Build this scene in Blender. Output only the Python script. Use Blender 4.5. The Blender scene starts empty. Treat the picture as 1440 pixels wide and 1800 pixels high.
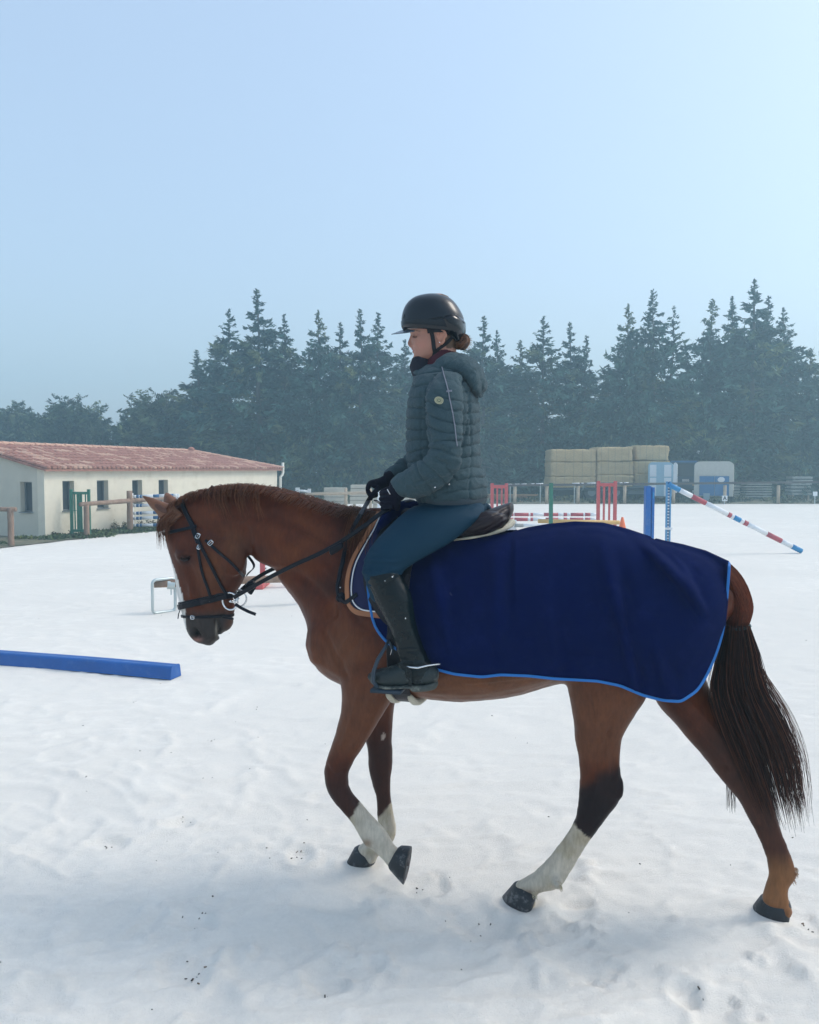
import bpy, bmesh, math, random
import numpy as np
from mathutils import Vector, Matrix, noise
from mathutils.bvhtree import BVHTree
R = math.radians
rnd = random.Random(7)
nrs = np.random.RandomState(11)
sc = bpy.context.scene
COL = sc.collection

# ------------------------------------------------------------------ camera, sky, sun, exposure
CAMZ, FPX, PITCH = 1.75, 1440.0, math.atan(75 / 1440.0)
cam_d = bpy.data.cameras.new('camera')
cam_d.sensor_fit = 'VERTICAL'; cam_d.sensor_height = 36.0; cam_d.sensor_width = 28.8
cam_d.lens = 36.0 * FPX / 1800.0
cam_d.clip_start = 0.05; cam_d.clip_end = 2000
cam = bpy.data.objects.new('camera', cam_d); COL.objects.link(cam)
cam.location = (0, 0, CAMZ); cam.rotation_euler = (R(90) - PITCH, 0, 0)
sc.camera = cam

SUN_EL, SUN_AZ = 48.0, 77.0          # azimuth measured to the right of the view direction
world = bpy.data.worlds.new("World"); sc.world = world; world.use_nodes = True
wn = world.node_tree.nodes; wl = world.node_tree.links
for n in list(wn): wn.remove(n)
sky = wn.new('ShaderNodeTexSky'); sky.sky_type = 'NISHITA'; sky.sun_disc = False
sky.sun_elevation = R(SUN_EL); sky.sun_rotation = R(SUN_AZ)
sky.altitude = 0; sky.air_density = 1.3; sky.dust_density = 4.0; sky.ozone_density = 2.8
bg = wn.new('ShaderNodeBackground'); bg.inputs['Strength'].default_value = 0.15
wo = wn.new('ShaderNodeOutputWorld')
veil = wn.new('ShaderNodeMix'); veil.data_type = 'RGBA'; veil.inputs['Factor'].default_value = .52   # even milky high cloud over the blue
wl.new(sky.outputs[0], veil.inputs['A']); veil.inputs['B'].default_value = (2.62, 3.30, 4.10, 1)
wl.new(veil.outputs['Result'], bg.inputs[0]); wl.new(bg.outputs[0], wo.inputs[0])

sun_d = bpy.data.lights.new('sun', 'SUN'); sun_d.energy = 0.85; sun_d.angle = R(20)
sun_d.color = (1.0, 0.95, 0.88)
sun = bpy.data.objects.new('sun', sun_d); COL.objects.link(sun)
sdir = Vector((math.sin(R(SUN_AZ)) * math.cos(R(SUN_EL)), math.cos(R(SUN_AZ)) * math.cos(R(SUN_EL)), math.sin(R(SUN_EL))))
sun.rotation_euler = sdir.to_track_quat('Z', 'Y').to_euler(); sun.location = sdir * 60
sc.view_settings.view_transform = 'Standard'; sc.view_settings.look = 'None'
sc.view_settings.exposure = 0.66; sc.view_settings.gamma = 1.0
sc.view_settings.use_curve_mapping = False
sc.cycles.volume_bounces = 1; sc.cycles.max_bounces = 6
HAZE_DENSITY = 0.0054

# ------------------------------------------------------------------ geometry helpers
CAM = Vector((0, 0, CAMZ))
def ray(px, py):
    dx = (px - 720) / FPX; dy = (900 - py) / FPX
    c, s = math.cos(PITCH), math.sin(PITCH)
    return Vector((dx, c + dy * s, -s + dy * c))
def G(px, py, z=0.0):
    d = ray(px, py); return CAM + d * ((z - CAMZ) / d.z)
def AT(px, py, Y):
    d = ray(px, py); return CAM + d * (Y / d.y)

# horse frame: x' = towards the tail, y' = away from the camera, z up, turned a little
HANG = R(-14)
HX = Vector((math.cos(HANG), math.sin(HANG), 0)); HY = Vector((-math.sin(HANG), math.cos(HANG), 0))
_rf = G(634, 1521)
HO = _rf - HY * 0.11; HO.z = 0
HM = Matrix.Translation(HO) @ Matrix.Rotation(HANG, 4, 'Z'); HMI = HM.inverted()
CAML = HMI @ CAM
def rayl(px, py):
    return (HMI.to_3x3() @ ray(px, py))
def H(px, py, lat=0.0):
    """pixel -> point of the horse frame, on the plane `lat` metres towards the viewer from its midline"""
    d = rayl(px, py); t = (-lat - CAML.y) / d.y
    return CAML + d * t
def HG(px, py):
    return HMI @ G(px, py)
def to_px(v):
    w = HM @ Vector(v) - CAM
    c, s = math.cos(PITCH), math.sin(PITCH)
    f = w.y * c - w.z * s; u = w.y * s + w.z * c
    return 720 + FPX * w.x / f, 900 - FPX * u / f
def np_px(P):
    P = np.asarray(P); M3 = np.array(HM.to_3x3()); W = P @ M3.T + np.array(HM.translation) - np.array(CAM)
    c, s = math.cos(PITCH), math.sin(PITCH)
    f = W[:, 1] * c - W[:, 2] * s; u = W[:, 1] * s + W[:, 2] * c
    return 720 + FPX * W[:, 0] / f, 900 - FPX * u / f

def cr(P, n):
    """resample a list of tuples with Catmull-Rom, n points per span"""
    P = [np.array(p, float) for p in P]
    out = []
    for i in range(len(P) - 1):
        p0 = P[max(i - 1, 0)]; p1 = P[i]; p2 = P[i + 1]; p3 = P[min(i + 2, len(P) - 1)]
        for k in range(n):
            t = k / n
            out.append(0.5 * ((2 * p1) + (-p0 + p2) * t + (2 * p0 - 5 * p1 + 4 * p2 - p3) * t * t + (-p0 + 3 * p1 - 3 * p2 + p3) * t ** 3))
    out.append(P[-1])
    return out

class MB:
    def __init__(s): s.v = []; s.f = []; s.m = []
    def add(s, verts, faces, mi=0):
        o = len(s.v); s.v += [tuple(v) for v in verts]; s.f += [tuple(i + o for i in f) for f in faces]; s.m += [mi] * len(faces)
        return s
    def box(s, a, b, mi=0):
        (x0, y0, z0), (x1, y1, z1) = a, b
        V = [(x, y, z) for z in (z0, z1) for y in (y0, y1) for x in (x0, x1)]
        return s.add(V, [(0, 2, 3, 1), (4, 5, 7, 6), (0, 1, 5, 4), (2, 6, 7, 3), (0, 4, 6, 2), (1, 3, 7, 5)], mi)
    def obox(s, c, ax, ay, az, mi=0):
        c, ax, ay, az = Vector(c), Vector(ax), Vector(ay), Vector(az)
        V = [c + ax * i + ay * j + az * k for k in (-1, 1) for j in (-1, 1) for i in (-1, 1)]
        return s.add(V, [(0, 2, 3, 1), (4, 5, 7, 6), (0, 1, 5, 4), (2, 6, 7, 3), (0, 4, 6, 2), (1, 3, 7, 5)], mi)
    def beam(s, p, q, w, h, up=(0, 0, 1), mi=0):
        p, q = Vector(p), Vector(q); d = (q - p); u = Vector(up)
        sd = d.cross(u).normalized(); uu = sd.cross(d).normalized()
        return s.obox((p + q) / 2, d / 2, sd * w / 2, uu * h / 2, mi)
    def tube(s, pts, rad, n=8, cap=True, mi=0, closed=False, flat=1.0, up=None):
        pts = [Vector(p) for p in pts]; N = len(pts)
        rad = [rad] * N if not hasattr(rad, '__len__') else rad
        rings = []; prev = None
        for i, p in enumerate(pts):
            if closed: t = pts[(i + 1) % N] - pts[i - 1]
            else: t = pts[min(i + 1, N - 1)] - pts[max(i - 1, 0)]
            t.normalize() if t.length > 0 else None
            if prev is None:
                a = Vector(up) if up is not None else (Vector((0, 0, 1)) if abs(t.z) < .9 else Vector((1, 0, 0)))
                x = t.cross(a).normalized()
            else:
                x = (prev - t * prev.dot(t)); x = x.normalized() if x.length > 1e-6 else prev
            prev = x; y = t.cross(x)
            rings.append([p + (x * math.cos(2 * math.pi * k / n) + y * math.sin(2 * math.pi * k / n) * flat) * rad[i] for k in range(n)])
        V = [v for r in rings for v in r]; F = []
        M = N if closed else N - 1
        for i in range(M):
            j = (i + 1) % N
            for k in range(n):
                F.append((i * n + k, i * n + (k + 1) % n, j * n + (k + 1) % n, j * n + k))
        if cap and not closed:
            F.append(tuple(range(n))[::-1]); F.append(tuple((N - 1) * n + k for k in range(n)))
        return s.add(V, F, mi)
    def ribbon(s, pts, nrm, w, th, mi=0, closed=False):
        """flat strap following pts, lying against the surface with normals nrm"""
        pts = [Vector(p) for p in pts]; N = len(pts); V = []; F = []
        w = [w] * N if not hasattr(w, '__len__') else w
        for i, p in enumerate(pts):
            t = (pts[(i + 1) % N] - pts[i - 1]) if closed else (pts[min(i + 1, N - 1)] - pts[max(i - 1, 0)])
            t.normalize(); n = Vector(nrm[i]); n = (n - t * n.dot(t)).normalized(); b = t.cross(n)
            hw = w[i] / 2; e = th * .35
            V += [p - b * hw, p - b * hw + n * (th - e), p - b * (hw - e) + n * th, p + b * (hw - e) + n * th, p + b * hw + n * (th - e), p + b * hw]
        M = N if closed else N - 1
        for i in range(M):
            j = (i + 1) % N
            for k in range(6):
                F.append((i * 6 + k, i * 6 + (k + 1) % 6, j * 6 + (k + 1) % 6, j * 6 + k))
        if not closed:
            F.append((5, 4, 3, 2, 1, 0)); F.append(tuple((N - 1) * 6 + k for k in range(6)))
        return s.add(V, F, mi)
    def ell(s, c, ax, ay, az, n=14, mi=0):
        c, ax, ay, az = map(Vector, (c, ax, ay, az)); V = [c + az]; F = []; m = n // 2
        for i in range(1, m):
            th = math.pi * i / m
            for k in range(n):
                ph = 2 * math.pi * k / n
                V.append(c + az * math.cos(th) + (ax * math.cos(ph) + ay * math.sin(ph)) * math.sin(th))
        V.append(c - az); L = len(V) - 1
        for k in range(n):
            F.append((0, 1 + k, 1 + (k + 1) % n)); F.append((L, L - n + (k + 1) % n, L - n + k))
        for i in range(m - 2):
            for k in range(n):
                a = 1 + i * n
                F.append((a + k, a + n + k, a + n + (k + 1) % n, a + (k + 1) % n))
        return s.add(V, F, mi)
    def lathe(s, c, prof, n=20, mi=0):
        V = []; F = []
        for r, z in prof:
            for k in range(n):
                V.append((c[0] + r * math.cos(2 * math.pi * k / n), c[1] + r * math.sin(2 * math.pi * k / n), c[2] + z))
        for i in range(len(prof) - 1):
            for k in range(n):
                F.append((i * n + k, i * n + (k + 1) % n, (i + 1) * n + (k + 1) % n, (i + 1) * n + k))
        F.append(tuple(range(n))[::-1]); F.append(tuple((len(prof) - 1) * n + k for k in range(n)))
        return s.add(V, F, mi)
    def loft(s, st, n=28, per=5, ex=2.0, cap0=True, cap1=True):
        """closed skin through stations (ax,ay,bx,by,w,lat,egg): a,b are the two outline pixels of the section,
        w the half width across, lat the distance of its middle from the midline, egg pulls the widest place to b"""
        st = [tuple(q) + (0.0,) * (7 - len(q)) for q in st]
        S = cr(st, per)
        secs = []
        for q in S:
            A = H(q[0], q[1], q[5]); B = H(q[2], q[3], q[5]); secs.append((A, B, max(q[4], .002), q[6]))
        return s.loft_secs(secs, n, ex, cap0, cap1)
    def loft_secs(s, secs, n=28, ex=2.0, cap0=True, cap1=True):
        rings = []
        for A, B, w, egg in secs:
            mid = (A + B) / 2; hv = (A - B) / 2; ring = []
            lat = Vector((0, -1, 0))
            for k in range(n):
                t = 2 * math.pi * k / n; c, sn = math.cos(t), math.sin(t)
                cc = math.copysign(abs(c) ** (2 / ex), c); ss = math.copysign(abs(sn) ** (2 / ex), sn)
                ring.append(mid + hv * cc + lat * w * ss * (1 - egg * c))
            rings.append(ring)
        def capring(ring, nb):
            c = sum(ring, Vector()) / len(ring); c2 = sum(nb, Vector()) / len(nb); d = (c - c2)
            r = sum((v - c).length for v in ring) / len(ring)
            d = d.normalized() * r if d.length > 0 else d
            return [[c + (v - c) * math.cos(a) + d * math.sin(a) * .5 for v in ring] for a in (R(35), R(65))] , c + d * .5
        V = []; F = []
        extra0 = []
        if cap0:
            e, tip0 = capring(rings[0], rings[1]); extra0 = e[::-1]
        else: tip0 = sum(rings[0], Vector()) / n
        extra1 = []
        if cap1:
            e, tip1 = capring(rings[-1], rings[-2]); extra1 = e
        else: tip1 = sum(rings[-1], Vector()) / n
        rings = extra0 + rings + extra1
        V = [v for r in rings for v in r]; N = len(rings)
        for i in range(N - 1):
            for k in range(n):
                F.append((i * n + k, (i + 1) * n + k, (i + 1) * n + (k + 1) % n, i * n + (k + 1) % n))
        V += [tip0, tip1]
        for k in range(n):
            F.append((k, (k + 1) % n, N * n)); F.append(((N - 1) * n + (k + 1) % n, (N - 1) * n + k, N * n + 1))
        return s.add(V, F)
    def mirror(s):
        o = len(s.v); s.v += [(x, -y, z) for x, y, z in s.v]; k = len(s.f)
        s.f += [tuple(i + o for i in f[::-1]) for f in s.f[:k]]; s.m += s.m[:k]
        return s

def mesh_from(name, V, F, mats, mi=None, smooth=False):
    me = bpy.data.meshes.new(name)
    me.from_pydata([tuple(v) for v in V], [], [tuple(f) for f in F])
    for m in (mats if isinstance(mats, (list, tuple)) else [mats]): me.materials.append(m)
    if mi is not None and len(me.polygons): me.polygons.foreach_set('material_index', np.array(mi, dtype=np.int32))
    if smooth: me.polygons.foreach_set('use_smooth', np.ones(len(me.polygons), dtype=bool))
    me.update()
    return me

def tagp(o, label=None, cat=None, group=None, kind=None):
    if label: o['label'] = label
    if cat: o['category'] = cat
    if group: o['group'] = group
    if kind: o['kind'] = kind
    return o
def empty(name, loc, label, cat, group=None, rz=0.0):
    o = bpy.data.objects.new(name, None); COL.objects.link(o); o.location = loc; o.rotation_euler = (0, 0, rz)
    o.empty_display_size = .1
    return tagp(o, label, cat, group)
def part(name, mb, mats, parent=None, smooth=False, bevel=0.0, base=None):
    """link MB (coordinates in the frame of its parent's root shifted by the root's base) as one mesh"""
    off = Vector(base) if base is not None else Vector((0, 0, 0))
    if parent is not None and base is None:
        off = Vector(parent.get('_b', (0, 0, 0)))
    V = [Vector(v) - off for v in mb.v] if off.length > 0 else mb.v
    me = mesh_from(name, V, mb.f, mats, mb.m, smooth)
    o = bpy.data.objects.new(name, me); COL.objects.link(o)
    if parent is not None:
        o.parent = parent
        o['_b'] = tuple(off)
    elif base is not None:
        o.location = off
    if bevel:
        b = o.modifiers.new('bevel', 'BEVEL'); b.width = bevel; b.segments = 2; b.limit_method = 'ANGLE'; b.angle_limit = R(40)
    return o
def wthing(name, base, label, cat, group=None):
    """thing whose parts are given in world coordinates"""
    e = empty(name, base, label, cat, group); e['_b'] = tuple(base); return e
def hthing(name, base, label, cat, group=None):
    """thing whose parts are given in the horse frame"""
    base = Vector(base)
    e = empty(name, HM @ base, label, cat, group, HANG); e['_b'] = tuple(base); return e

def copy_tree(o, loc, label=None, rz=None, scale=None):
    c = o.copy(); COL.objects.link(c); c.location = loc
    if rz is not None: c.rotation_euler = (0, 0, rz)
    if scale is not None: c.scale = scale
    if label: c['label'] = label
    for ch in list(o.children):
        d = ch.copy(); COL.objects.link(d); d.parent = c
        for g in list(ch.children):
            e = g.copy(); COL.objects.link(e); e.parent = d
    return c

def fuse(mb, voxel, smooth_it=6, fac=.5):
    """one continuous skin from overlapping closed shells; returns numpy verts and face list"""
    me = mesh_from('tmp', mb.v, mb.f, [])
    o = bpy.data.objects.new('tmp', me); COL.objects.link(o)
    m = o.modifiers.new('r', 'REMESH'); m.mode = 'VOXEL'; m.voxel_size = voxel; m.adaptivity = 0
    if smooth_it:
        s = o.modifiers.new('s', 'SMOOTH'); s.factor = fac; s.iterations = smooth_it
    dg = bpy.context.evaluated_depsgraph_get(); ev = o.evaluated_get(dg); m2 = ev.to_mesh()
    n = len(m2.vertices); V = np.empty(n * 3); m2.vertices.foreach_get('co', V); V = V.reshape(-1, 3)
    F = [tuple(p.vertices) for p in m2.polygons]
    Nn = np.empty(n * 3); m2.vertices.foreach_get('normal', Nn); Nn = Nn.reshape(-1, 3)
    ev.to_mesh_clear(); bpy.data.objects.remove(o); bpy.data.meshes.remove(me)
    return V, F, Nn

def _hash(ix, iy, iz, seed):
    h = (ix * 374761393 + iy * 668265263 + iz * 2147483647 + seed * 144269) & 0xffffffff
    h = ((h ^ (h >> 13)) * 1274126177) & 0xffffffff
    h = (h ^ (h >> 16)) & 0xffffffff
    return h / 4294967295.0
def vnoise(P, seed=0):
    P = np.asarray(P, float); I = np.floor(P).astype(np.int64); f = P - I; u = f * f * (3 - 2 * f)
    r = 0
    for dx in (0, 1):
        for dy in (0, 1):
            for dz in (0, 1):
                w = (u[:, 0] if dx else 1 - u[:, 0]) * (u[:, 1] if dy else 1 - u[:, 1]) * (u[:, 2] if dz else 1 - u[:, 2])
                r = r + w * _hash(I[:, 0] + dx, I[:, 1] + dy, I[:, 2] + dz, seed)
    return r * 2 - 1
def fbm(P, oct=4, seed=0, gain=.5):
    P = np.asarray(P, float); a = 1.0; r = 0; t = 0
    for i in range(oct):
        r = r + a * vnoise(P * 2 ** i + 17.3 * i, seed + i); t += a; a *= gain
    return r / t
def sstep(a, b, x):
    t = np.clip((x - a) / (b - a), 0, 1); return t * t * (3 - 2 * t)

# ------------------------------------------------------------------ materials
def M(name, col, rough=.6, var=.0, vscale=8.0, bump=.0, bscale=60.0, metal=0.0, sheen=0.0, coat=0.0, vcol=None, col2=None, spec=.5, stretch=None, bdist=.01, detail=5, dust=None, dscale=5, damt=.5):
    m = bpy.data.materials.new(name); m.use_nodes = True; nt = m.node_tree; N = nt.nodes; L = nt.links
    b = N['Principled BSDF']; b.inputs['Roughness'].default_value = rough; b.inputs['Metallic'].default_value = metal
    b.inputs['Specular IOR Level'].default_value = spec
    if sheen: b.inputs['Sheen Weight'].default_value = sheen; b.inputs['Sheen Roughness'].default_value = .4
    if coat: b.inputs['Coat Weight'].default_value = coat; b.inputs['Coat Roughness'].default_value = .08
    tc = N.new('ShaderNodeTexCoord'); mp = N.new('ShaderNodeMapping'); L.new(tc.outputs['Object'], mp.inputs[0])
    if stretch: mp.inputs['Scale'].default_value = stretch
    src = None
    if vcol:
        a = N.new('ShaderNodeAttribute'); a.attribute_name = vcol; src = a.outputs['Color']
    else:
        r = N.new('ShaderNodeRGB'); r.outputs[0].default_value = (*col, 1); src = r.outputs[0]
    if var or col2:
        nz = N.new('ShaderNodeTexNoise'); nz.inputs['Scale'].default_value = vscale; nz.inputs['Detail'].default_value = detail
        nz.inputs['Roughness'].default_value = .65
        L.new(mp.outputs[0], nz.inputs['Vector'])
        if col2:
            rp = N.new('ShaderNodeMapRange'); rp.inputs[1].default_value = .4; rp.inputs[2].default_value = .62
            L.new(nz.outputs[0], rp.inputs[0])
            mx = N.new('ShaderNodeMix'); mx.data_type = 'RGBA'; L.new(rp.outputs[0], mx.inputs['Factor'])
            L.new(src, mx.inputs['A']); mx.inputs['B'].default_value = (*col2, 1); src = mx.outputs['Result']
        if var:
            mr = N.new('ShaderNodeMapRange'); mr.inputs[1].default_value = .25; mr.inputs[2].default_value = .75
            mr.inputs[3].default_value = 1 - var; mr.inputs[4].default_value = 1 + var
            L.new(nz.outputs[0], mr.inputs[0])
            mu = N.new('ShaderNodeVectorMath'); mu.operation = 'SCALE'; L.new(src, mu.inputs[0]); L.new(mr.outputs[0], mu.inputs['Scale']); src = mu.outputs[0]
    if dust:
        nd = N.new('ShaderNodeTexNoise'); nd.inputs['Scale'].default_value = dscale; nd.inputs['Detail'].default_value = 8; nd.inputs['Roughness'].default_value = .75
        L.new(tc.outputs['Object'], nd.inputs['Vector'])
        rp = N.new('ShaderNodeMapRange'); rp.inputs[1].default_value = .52; rp.inputs[2].default_value = .72; rp.inputs[4].default_value = damt
        L.new(nd.outputs[0], rp.inputs[0])
        mx = N.new('ShaderNodeMix'); mx.data_type = 'RGBA'; L.new(rp.outputs[0], mx.inputs['Factor']); L.new(src, mx.inputs['A'])
        mx.inputs['B'].default_value = (*dust, 1); src = mx.outputs['Result']
    L.new(src, b.inputs['Base Color'])
    if bump:
        nb = N.new('ShaderNodeTexNoise'); nb.inputs['Scale'].default_value = bscale; nb.inputs['Detail'].default_value = 6; nb.inputs['Roughness'].default_value = .7
        L.new(mp.outputs[0], nb.inputs['Vector'])
        bp = N.new('ShaderNodeBump'); bp.inputs['Strength'].default_value = bump; bp.inputs['Distance'].default_value = bdist
        L.new(nb.outputs[0], bp.inputs['Height']); L.new(bp.outputs[0], b.inputs['Normal'])
    return m

def set_vcol(me, name, colors):
    a = me.color_attributes.new(name, 'FLOAT_COLOR', 'POINT')
    c = np.ones((len(me.vertices), 4), dtype=np.float32); c[:, :3] = colors
    a.data.foreach_set('color', c.ravel())
# ------------------------------------------------------------------ ground
m_sand = M('white_sand', (.78, .76, .73), rough=.95, var=.04, vscale=60, bump=.55, bscale=140, spec=.08, vcol='sand')
m_field = M('field_grass', (.10, .105, .06), rough=1, var=.35, vscale=1.5, bump=.5, bscale=12, col2=(.17, .15, .10))

ARENA_Y = G(1200, 886).y
def sand_edge(x):            # the sand stops at the grass in front of the stable, and at the far fence
    return 1e9
HOOVES = [(634, 1519, 27), (908, 1588, 34), (1356, 1612, 36)]
def make_ground():
    nc, nr = 560, 620
    u = np.linspace(-1.25, 1.25, nc); v = np.linspace(0, 1, nr)
    Y = 1.2 * (ARENA_Y / 1.2) ** v
    Y[-1] = ARENA_Y
    X = u[None, :] * (Y[:, None] + 0.6); YY = np.repeat(Y[:, None], nc, 1)
    x = X.ravel(); y = YY.ravel()
    P = np.stack([x, y, np.zeros_like(x)], 1)
    warp = fbm(P * .8, 3, 5); warp2 = fbm(P * .8 + 9, 3, 8)
    Q = P.copy(); Q[:, 0] += warp * .45; Q[:, 1] += warp2 * .45
    h = .015 * fbm(Q * np.array([1.3, 2.6, 1]), 4, 1)
    ridg = 1 - np.abs(fbm(Q * np.array([1.7, 3.6, 1]) + 3, 3, 2)) * 2.4
    h += .010 * np.clip(ridg, 0, 1) ** 4
    ridg2 = 1 - np.abs(fbm(Q * np.array([4.2, 7.5, 1]) + 7, 2, 3)) * 2.4
    near = np.clip(1.3 - y / 16, .25, 1)
    h += .0055 * np.clip(ridg2, 0, 1) ** 4 * near
    ridg3 = 1 - np.abs(fbm(Q * np.array([9, 17, 1]) + 17, 2, 13)) * 2.6
    h += .0030 * np.clip(ridg3, 0, 1) ** 3 * np.clip(1.2 - y / 9, 0, 1) * sstep(-.3, .3, fbm(P * .9, 2, 14))
    h += .0042 * fbm(P * np.array([13, 24, 1]), 3, 4) * np.clip(1.2 - y / 9, 0, 1)
    h += .0022 * fbm(P * 60, 2, 6) * np.clip(1.2 - y / 5.5, 0, 1)
    col = np.zeros((len(x), 3)); base = np.array([.78, .742, .680])
    damp = fbm(P * .5, 4, 21)
    col[:] = base * (1 - .035 * damp[:, None])
    # hoof prints pressed into the soft sand
    dent = np.zeros_like(x)
    pr = random.Random(3)
    prints = [(G(*p), 1.0) for p in ((640, 1450 + 250), (318, 1448), (342, 1610), (328, 1705), (193, 1483), (528, 1500), (745, 1560),
                                     (845, 1628), (1412, 1622), (1420, 1660), (985, 1530), (1010, 1600), (575, 1715), (1010, 1690), (1200, 1745), (1255, 1790))]
    for _ in range(420):
        yy = 1.6 + 26 * pr.random() ** 1.5
        prints.append((Vector((pr.uniform(-1, 1) * (yy * .75 + 1), yy, 0)), pr.uniform(.05, .5)))
    for c, k in prints:
        r0 = pr.uniform(.05, .085); a = pr.uniform(0, 6.28); ca, sa = math.cos(a), math.sin(a)
        sel = np.where((np.abs(x - c.x) < .4) & (np.abs(y - c.y) < .4))[0]
        if len(sel) == 0: continue
        dx = x[sel] - c.x; dy = y[sel] - c.y
        p = (dx * ca + dy * sa) / (r0 * 1.25); q = (-dx * sa + dy * ca) / r0; rr = np.sqrt(p * p + q * q)
        rr = rr * (1 + .75 * fbm(np.stack([dx, dy, dx * 0], 1) * 14 + c.x * 5, 3, 9))
        dent[sel] += k * (-.012 * np.exp(-rr ** 4) * (1 + .5 * p) + .0065 * np.exp(-((rr - 1.35) / .38) ** 2) * (1 - .4 * p))
    h += dent * np.clip(1.3 - y / 30, .3, 1)
    # drag marks and small pushed heaps
    for c3, r0, amp in ((G(975, 1560), .09, .012), (G(940, 1600), .05, .006), (G(1405, 1640), .06, .012), (G(650, 1530), .08, .006), (G(875, 1585), .05, .008)):
        rr = np.sqrt((x - c3.x) ** 2 + ((y - c3.y) * 1.3) ** 2) / r0
        h += amp * np.exp(-rr ** 2) * (.6 + .8 * vnoise(P * 30, 31))
    h *= 1 + .55 * np.clip(1.4 - y / 5, 0, 1)
    streak = 1 - np.abs(fbm(Q * np.array([3.2, 9.5, 1]) + np.stack([y * .9, x * .5, 0 * x], 1) + 31, 3, 41)) * 2.5
    sk = np.clip(streak, 0, 1) ** 3 * sstep(-.35, .25, fbm(P * 1.1 + 3, 2, 42)); h += .0085 * sk * np.clip(1.25 - y / 14, .1, 1)
    grain = fbm(P * np.array([45, 60, 1]), 2, 44)
    h -= .006
    for px, py, rp in HOOVES:
        c = G(px, py); rr = np.sqrt((x - c.x) ** 2 + (y - c.y) ** 2)
        k = np.exp(-(rr / .085) ** 4); h = h * (1 - k) + (.006) * k
        h += .020 * np.exp(-((rr - .112) / .028) ** 2) * (.5 + .5 * vnoise(P * 18, 33))
    edge = sstep(ARENA_Y - 1.5, ARENA_Y, y); h = h * (1 - edge)
    V = np.stack([x, y, h], 1)
    idx = np.arange(nr * nc).reshape(nr, nc)
    F = np.stack([idx[:-1, :-1], idx[:-1, 1:], idx[1:, 1:], idx[1:, :-1]], -1).reshape(-1, 4)
    me = bpy.data.meshes.new('sand_arena'); me.vertices.add(len(V)); me.vertices.foreach_set('co', V.ravel())
    me.loops.add(F.size); me.loops.foreach_set('vertex_index', F.ravel().astype(np.int32))
    me.polygons.add(len(F)); me.polygons.foreach_set('loop_start', np.arange(0, F.size, 4, dtype=np.int32)); me.polygons.foreach_set('loop_total', np.full(len(F), 4, dtype=np.int32))
    me.polygons.foreach_set('use_smooth', np.ones(len(F), dtype=bool)); me.materials.append(m_sand); me.update(calc_edges=True)
    col *= (.965 + .07 * sk + .030 * grain * np.clip(1.3 - y / 6, 0, 1))[:, None]
    set_vcol(me, 'sand', col)
    o = bpy.data.objects.new('sand_arena', me); COL.objects.link(o); tagp(o, kind='structure')
    return V, o
GV, sand_o = make_ground()

def sheet(name, pts, z, mat, kind='structure'):
    me = mesh_from(name, [(x, y, z) for x, y in pts], [tuple(range(len(pts)))], mat)
    o = bpy.data.objects.new(name, me); COL.objects.link(o); return tagp(o, kind=kind)
# sand goes on round the camera below the modelled relief; the field lies round the arena
m_sand2 = M('white_sand_flat', (.80,.76,.70), rough=.9, var=.05, vscale=2.2, bump=.4, bscale=60, spec=.15)
sheet('sand_apron', [(-60, -12), (60, -12), (60, ARENA_Y - .3), (-60, ARENA_Y - .3)], -.045, m_sand2)
sheet('field', [(-110, -14), (110, -14), (110, 130), (-110, 130)], -.09, m_field)
sheet('field_verge', [(-110, ARENA_Y), (110, ARENA_Y), (110, 128), (-110, 128)], -.004, m_field)

# ------------------------------------------------------------------ haze
hz = MB().box((-112, -16, -1.2), (112, 132, 16.5))
m_haze = bpy.data.materials.new('haze'); m_haze.use_nodes = True
for n in list(m_haze.node_tree.nodes):
    if n.type != 'OUTPUT_MATERIAL': m_haze.node_tree.nodes.remove(n)
pv = m_haze.node_tree.nodes.new('ShaderNodeVolumePrincipled')
pv.inputs['Color'].default_value = (.60, .88, 1.0, 1); pv.inputs['Density'].default_value = HAZE_DENSITY
pv.inputs['Anisotropy'].default_value = .6
m_haze.node_tree.links.new(pv.outputs[0], [n for n in m_haze.node_tree.nodes if n.type == 'OUTPUT_MATERIAL'][0].inputs['Volume'])
ho = part('haze', hz, m_haze); tagp(ho, kind='stuff')

# ------------------------------------------------------------------ trees
m_bark = M('bark', (.09, .07, .055), rough=1, var=.3, vscale=6, bump=.8, bscale=14)
m_leaf = M('cypress_foliage', (.035, .06, .035), rough=.9, vcol='leaf', spec=.2)
m_leaf2 = M('broadleaf_foliage', (.05, .075, .035), rough=.9, vcol='leaf', spec=.2)

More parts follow.
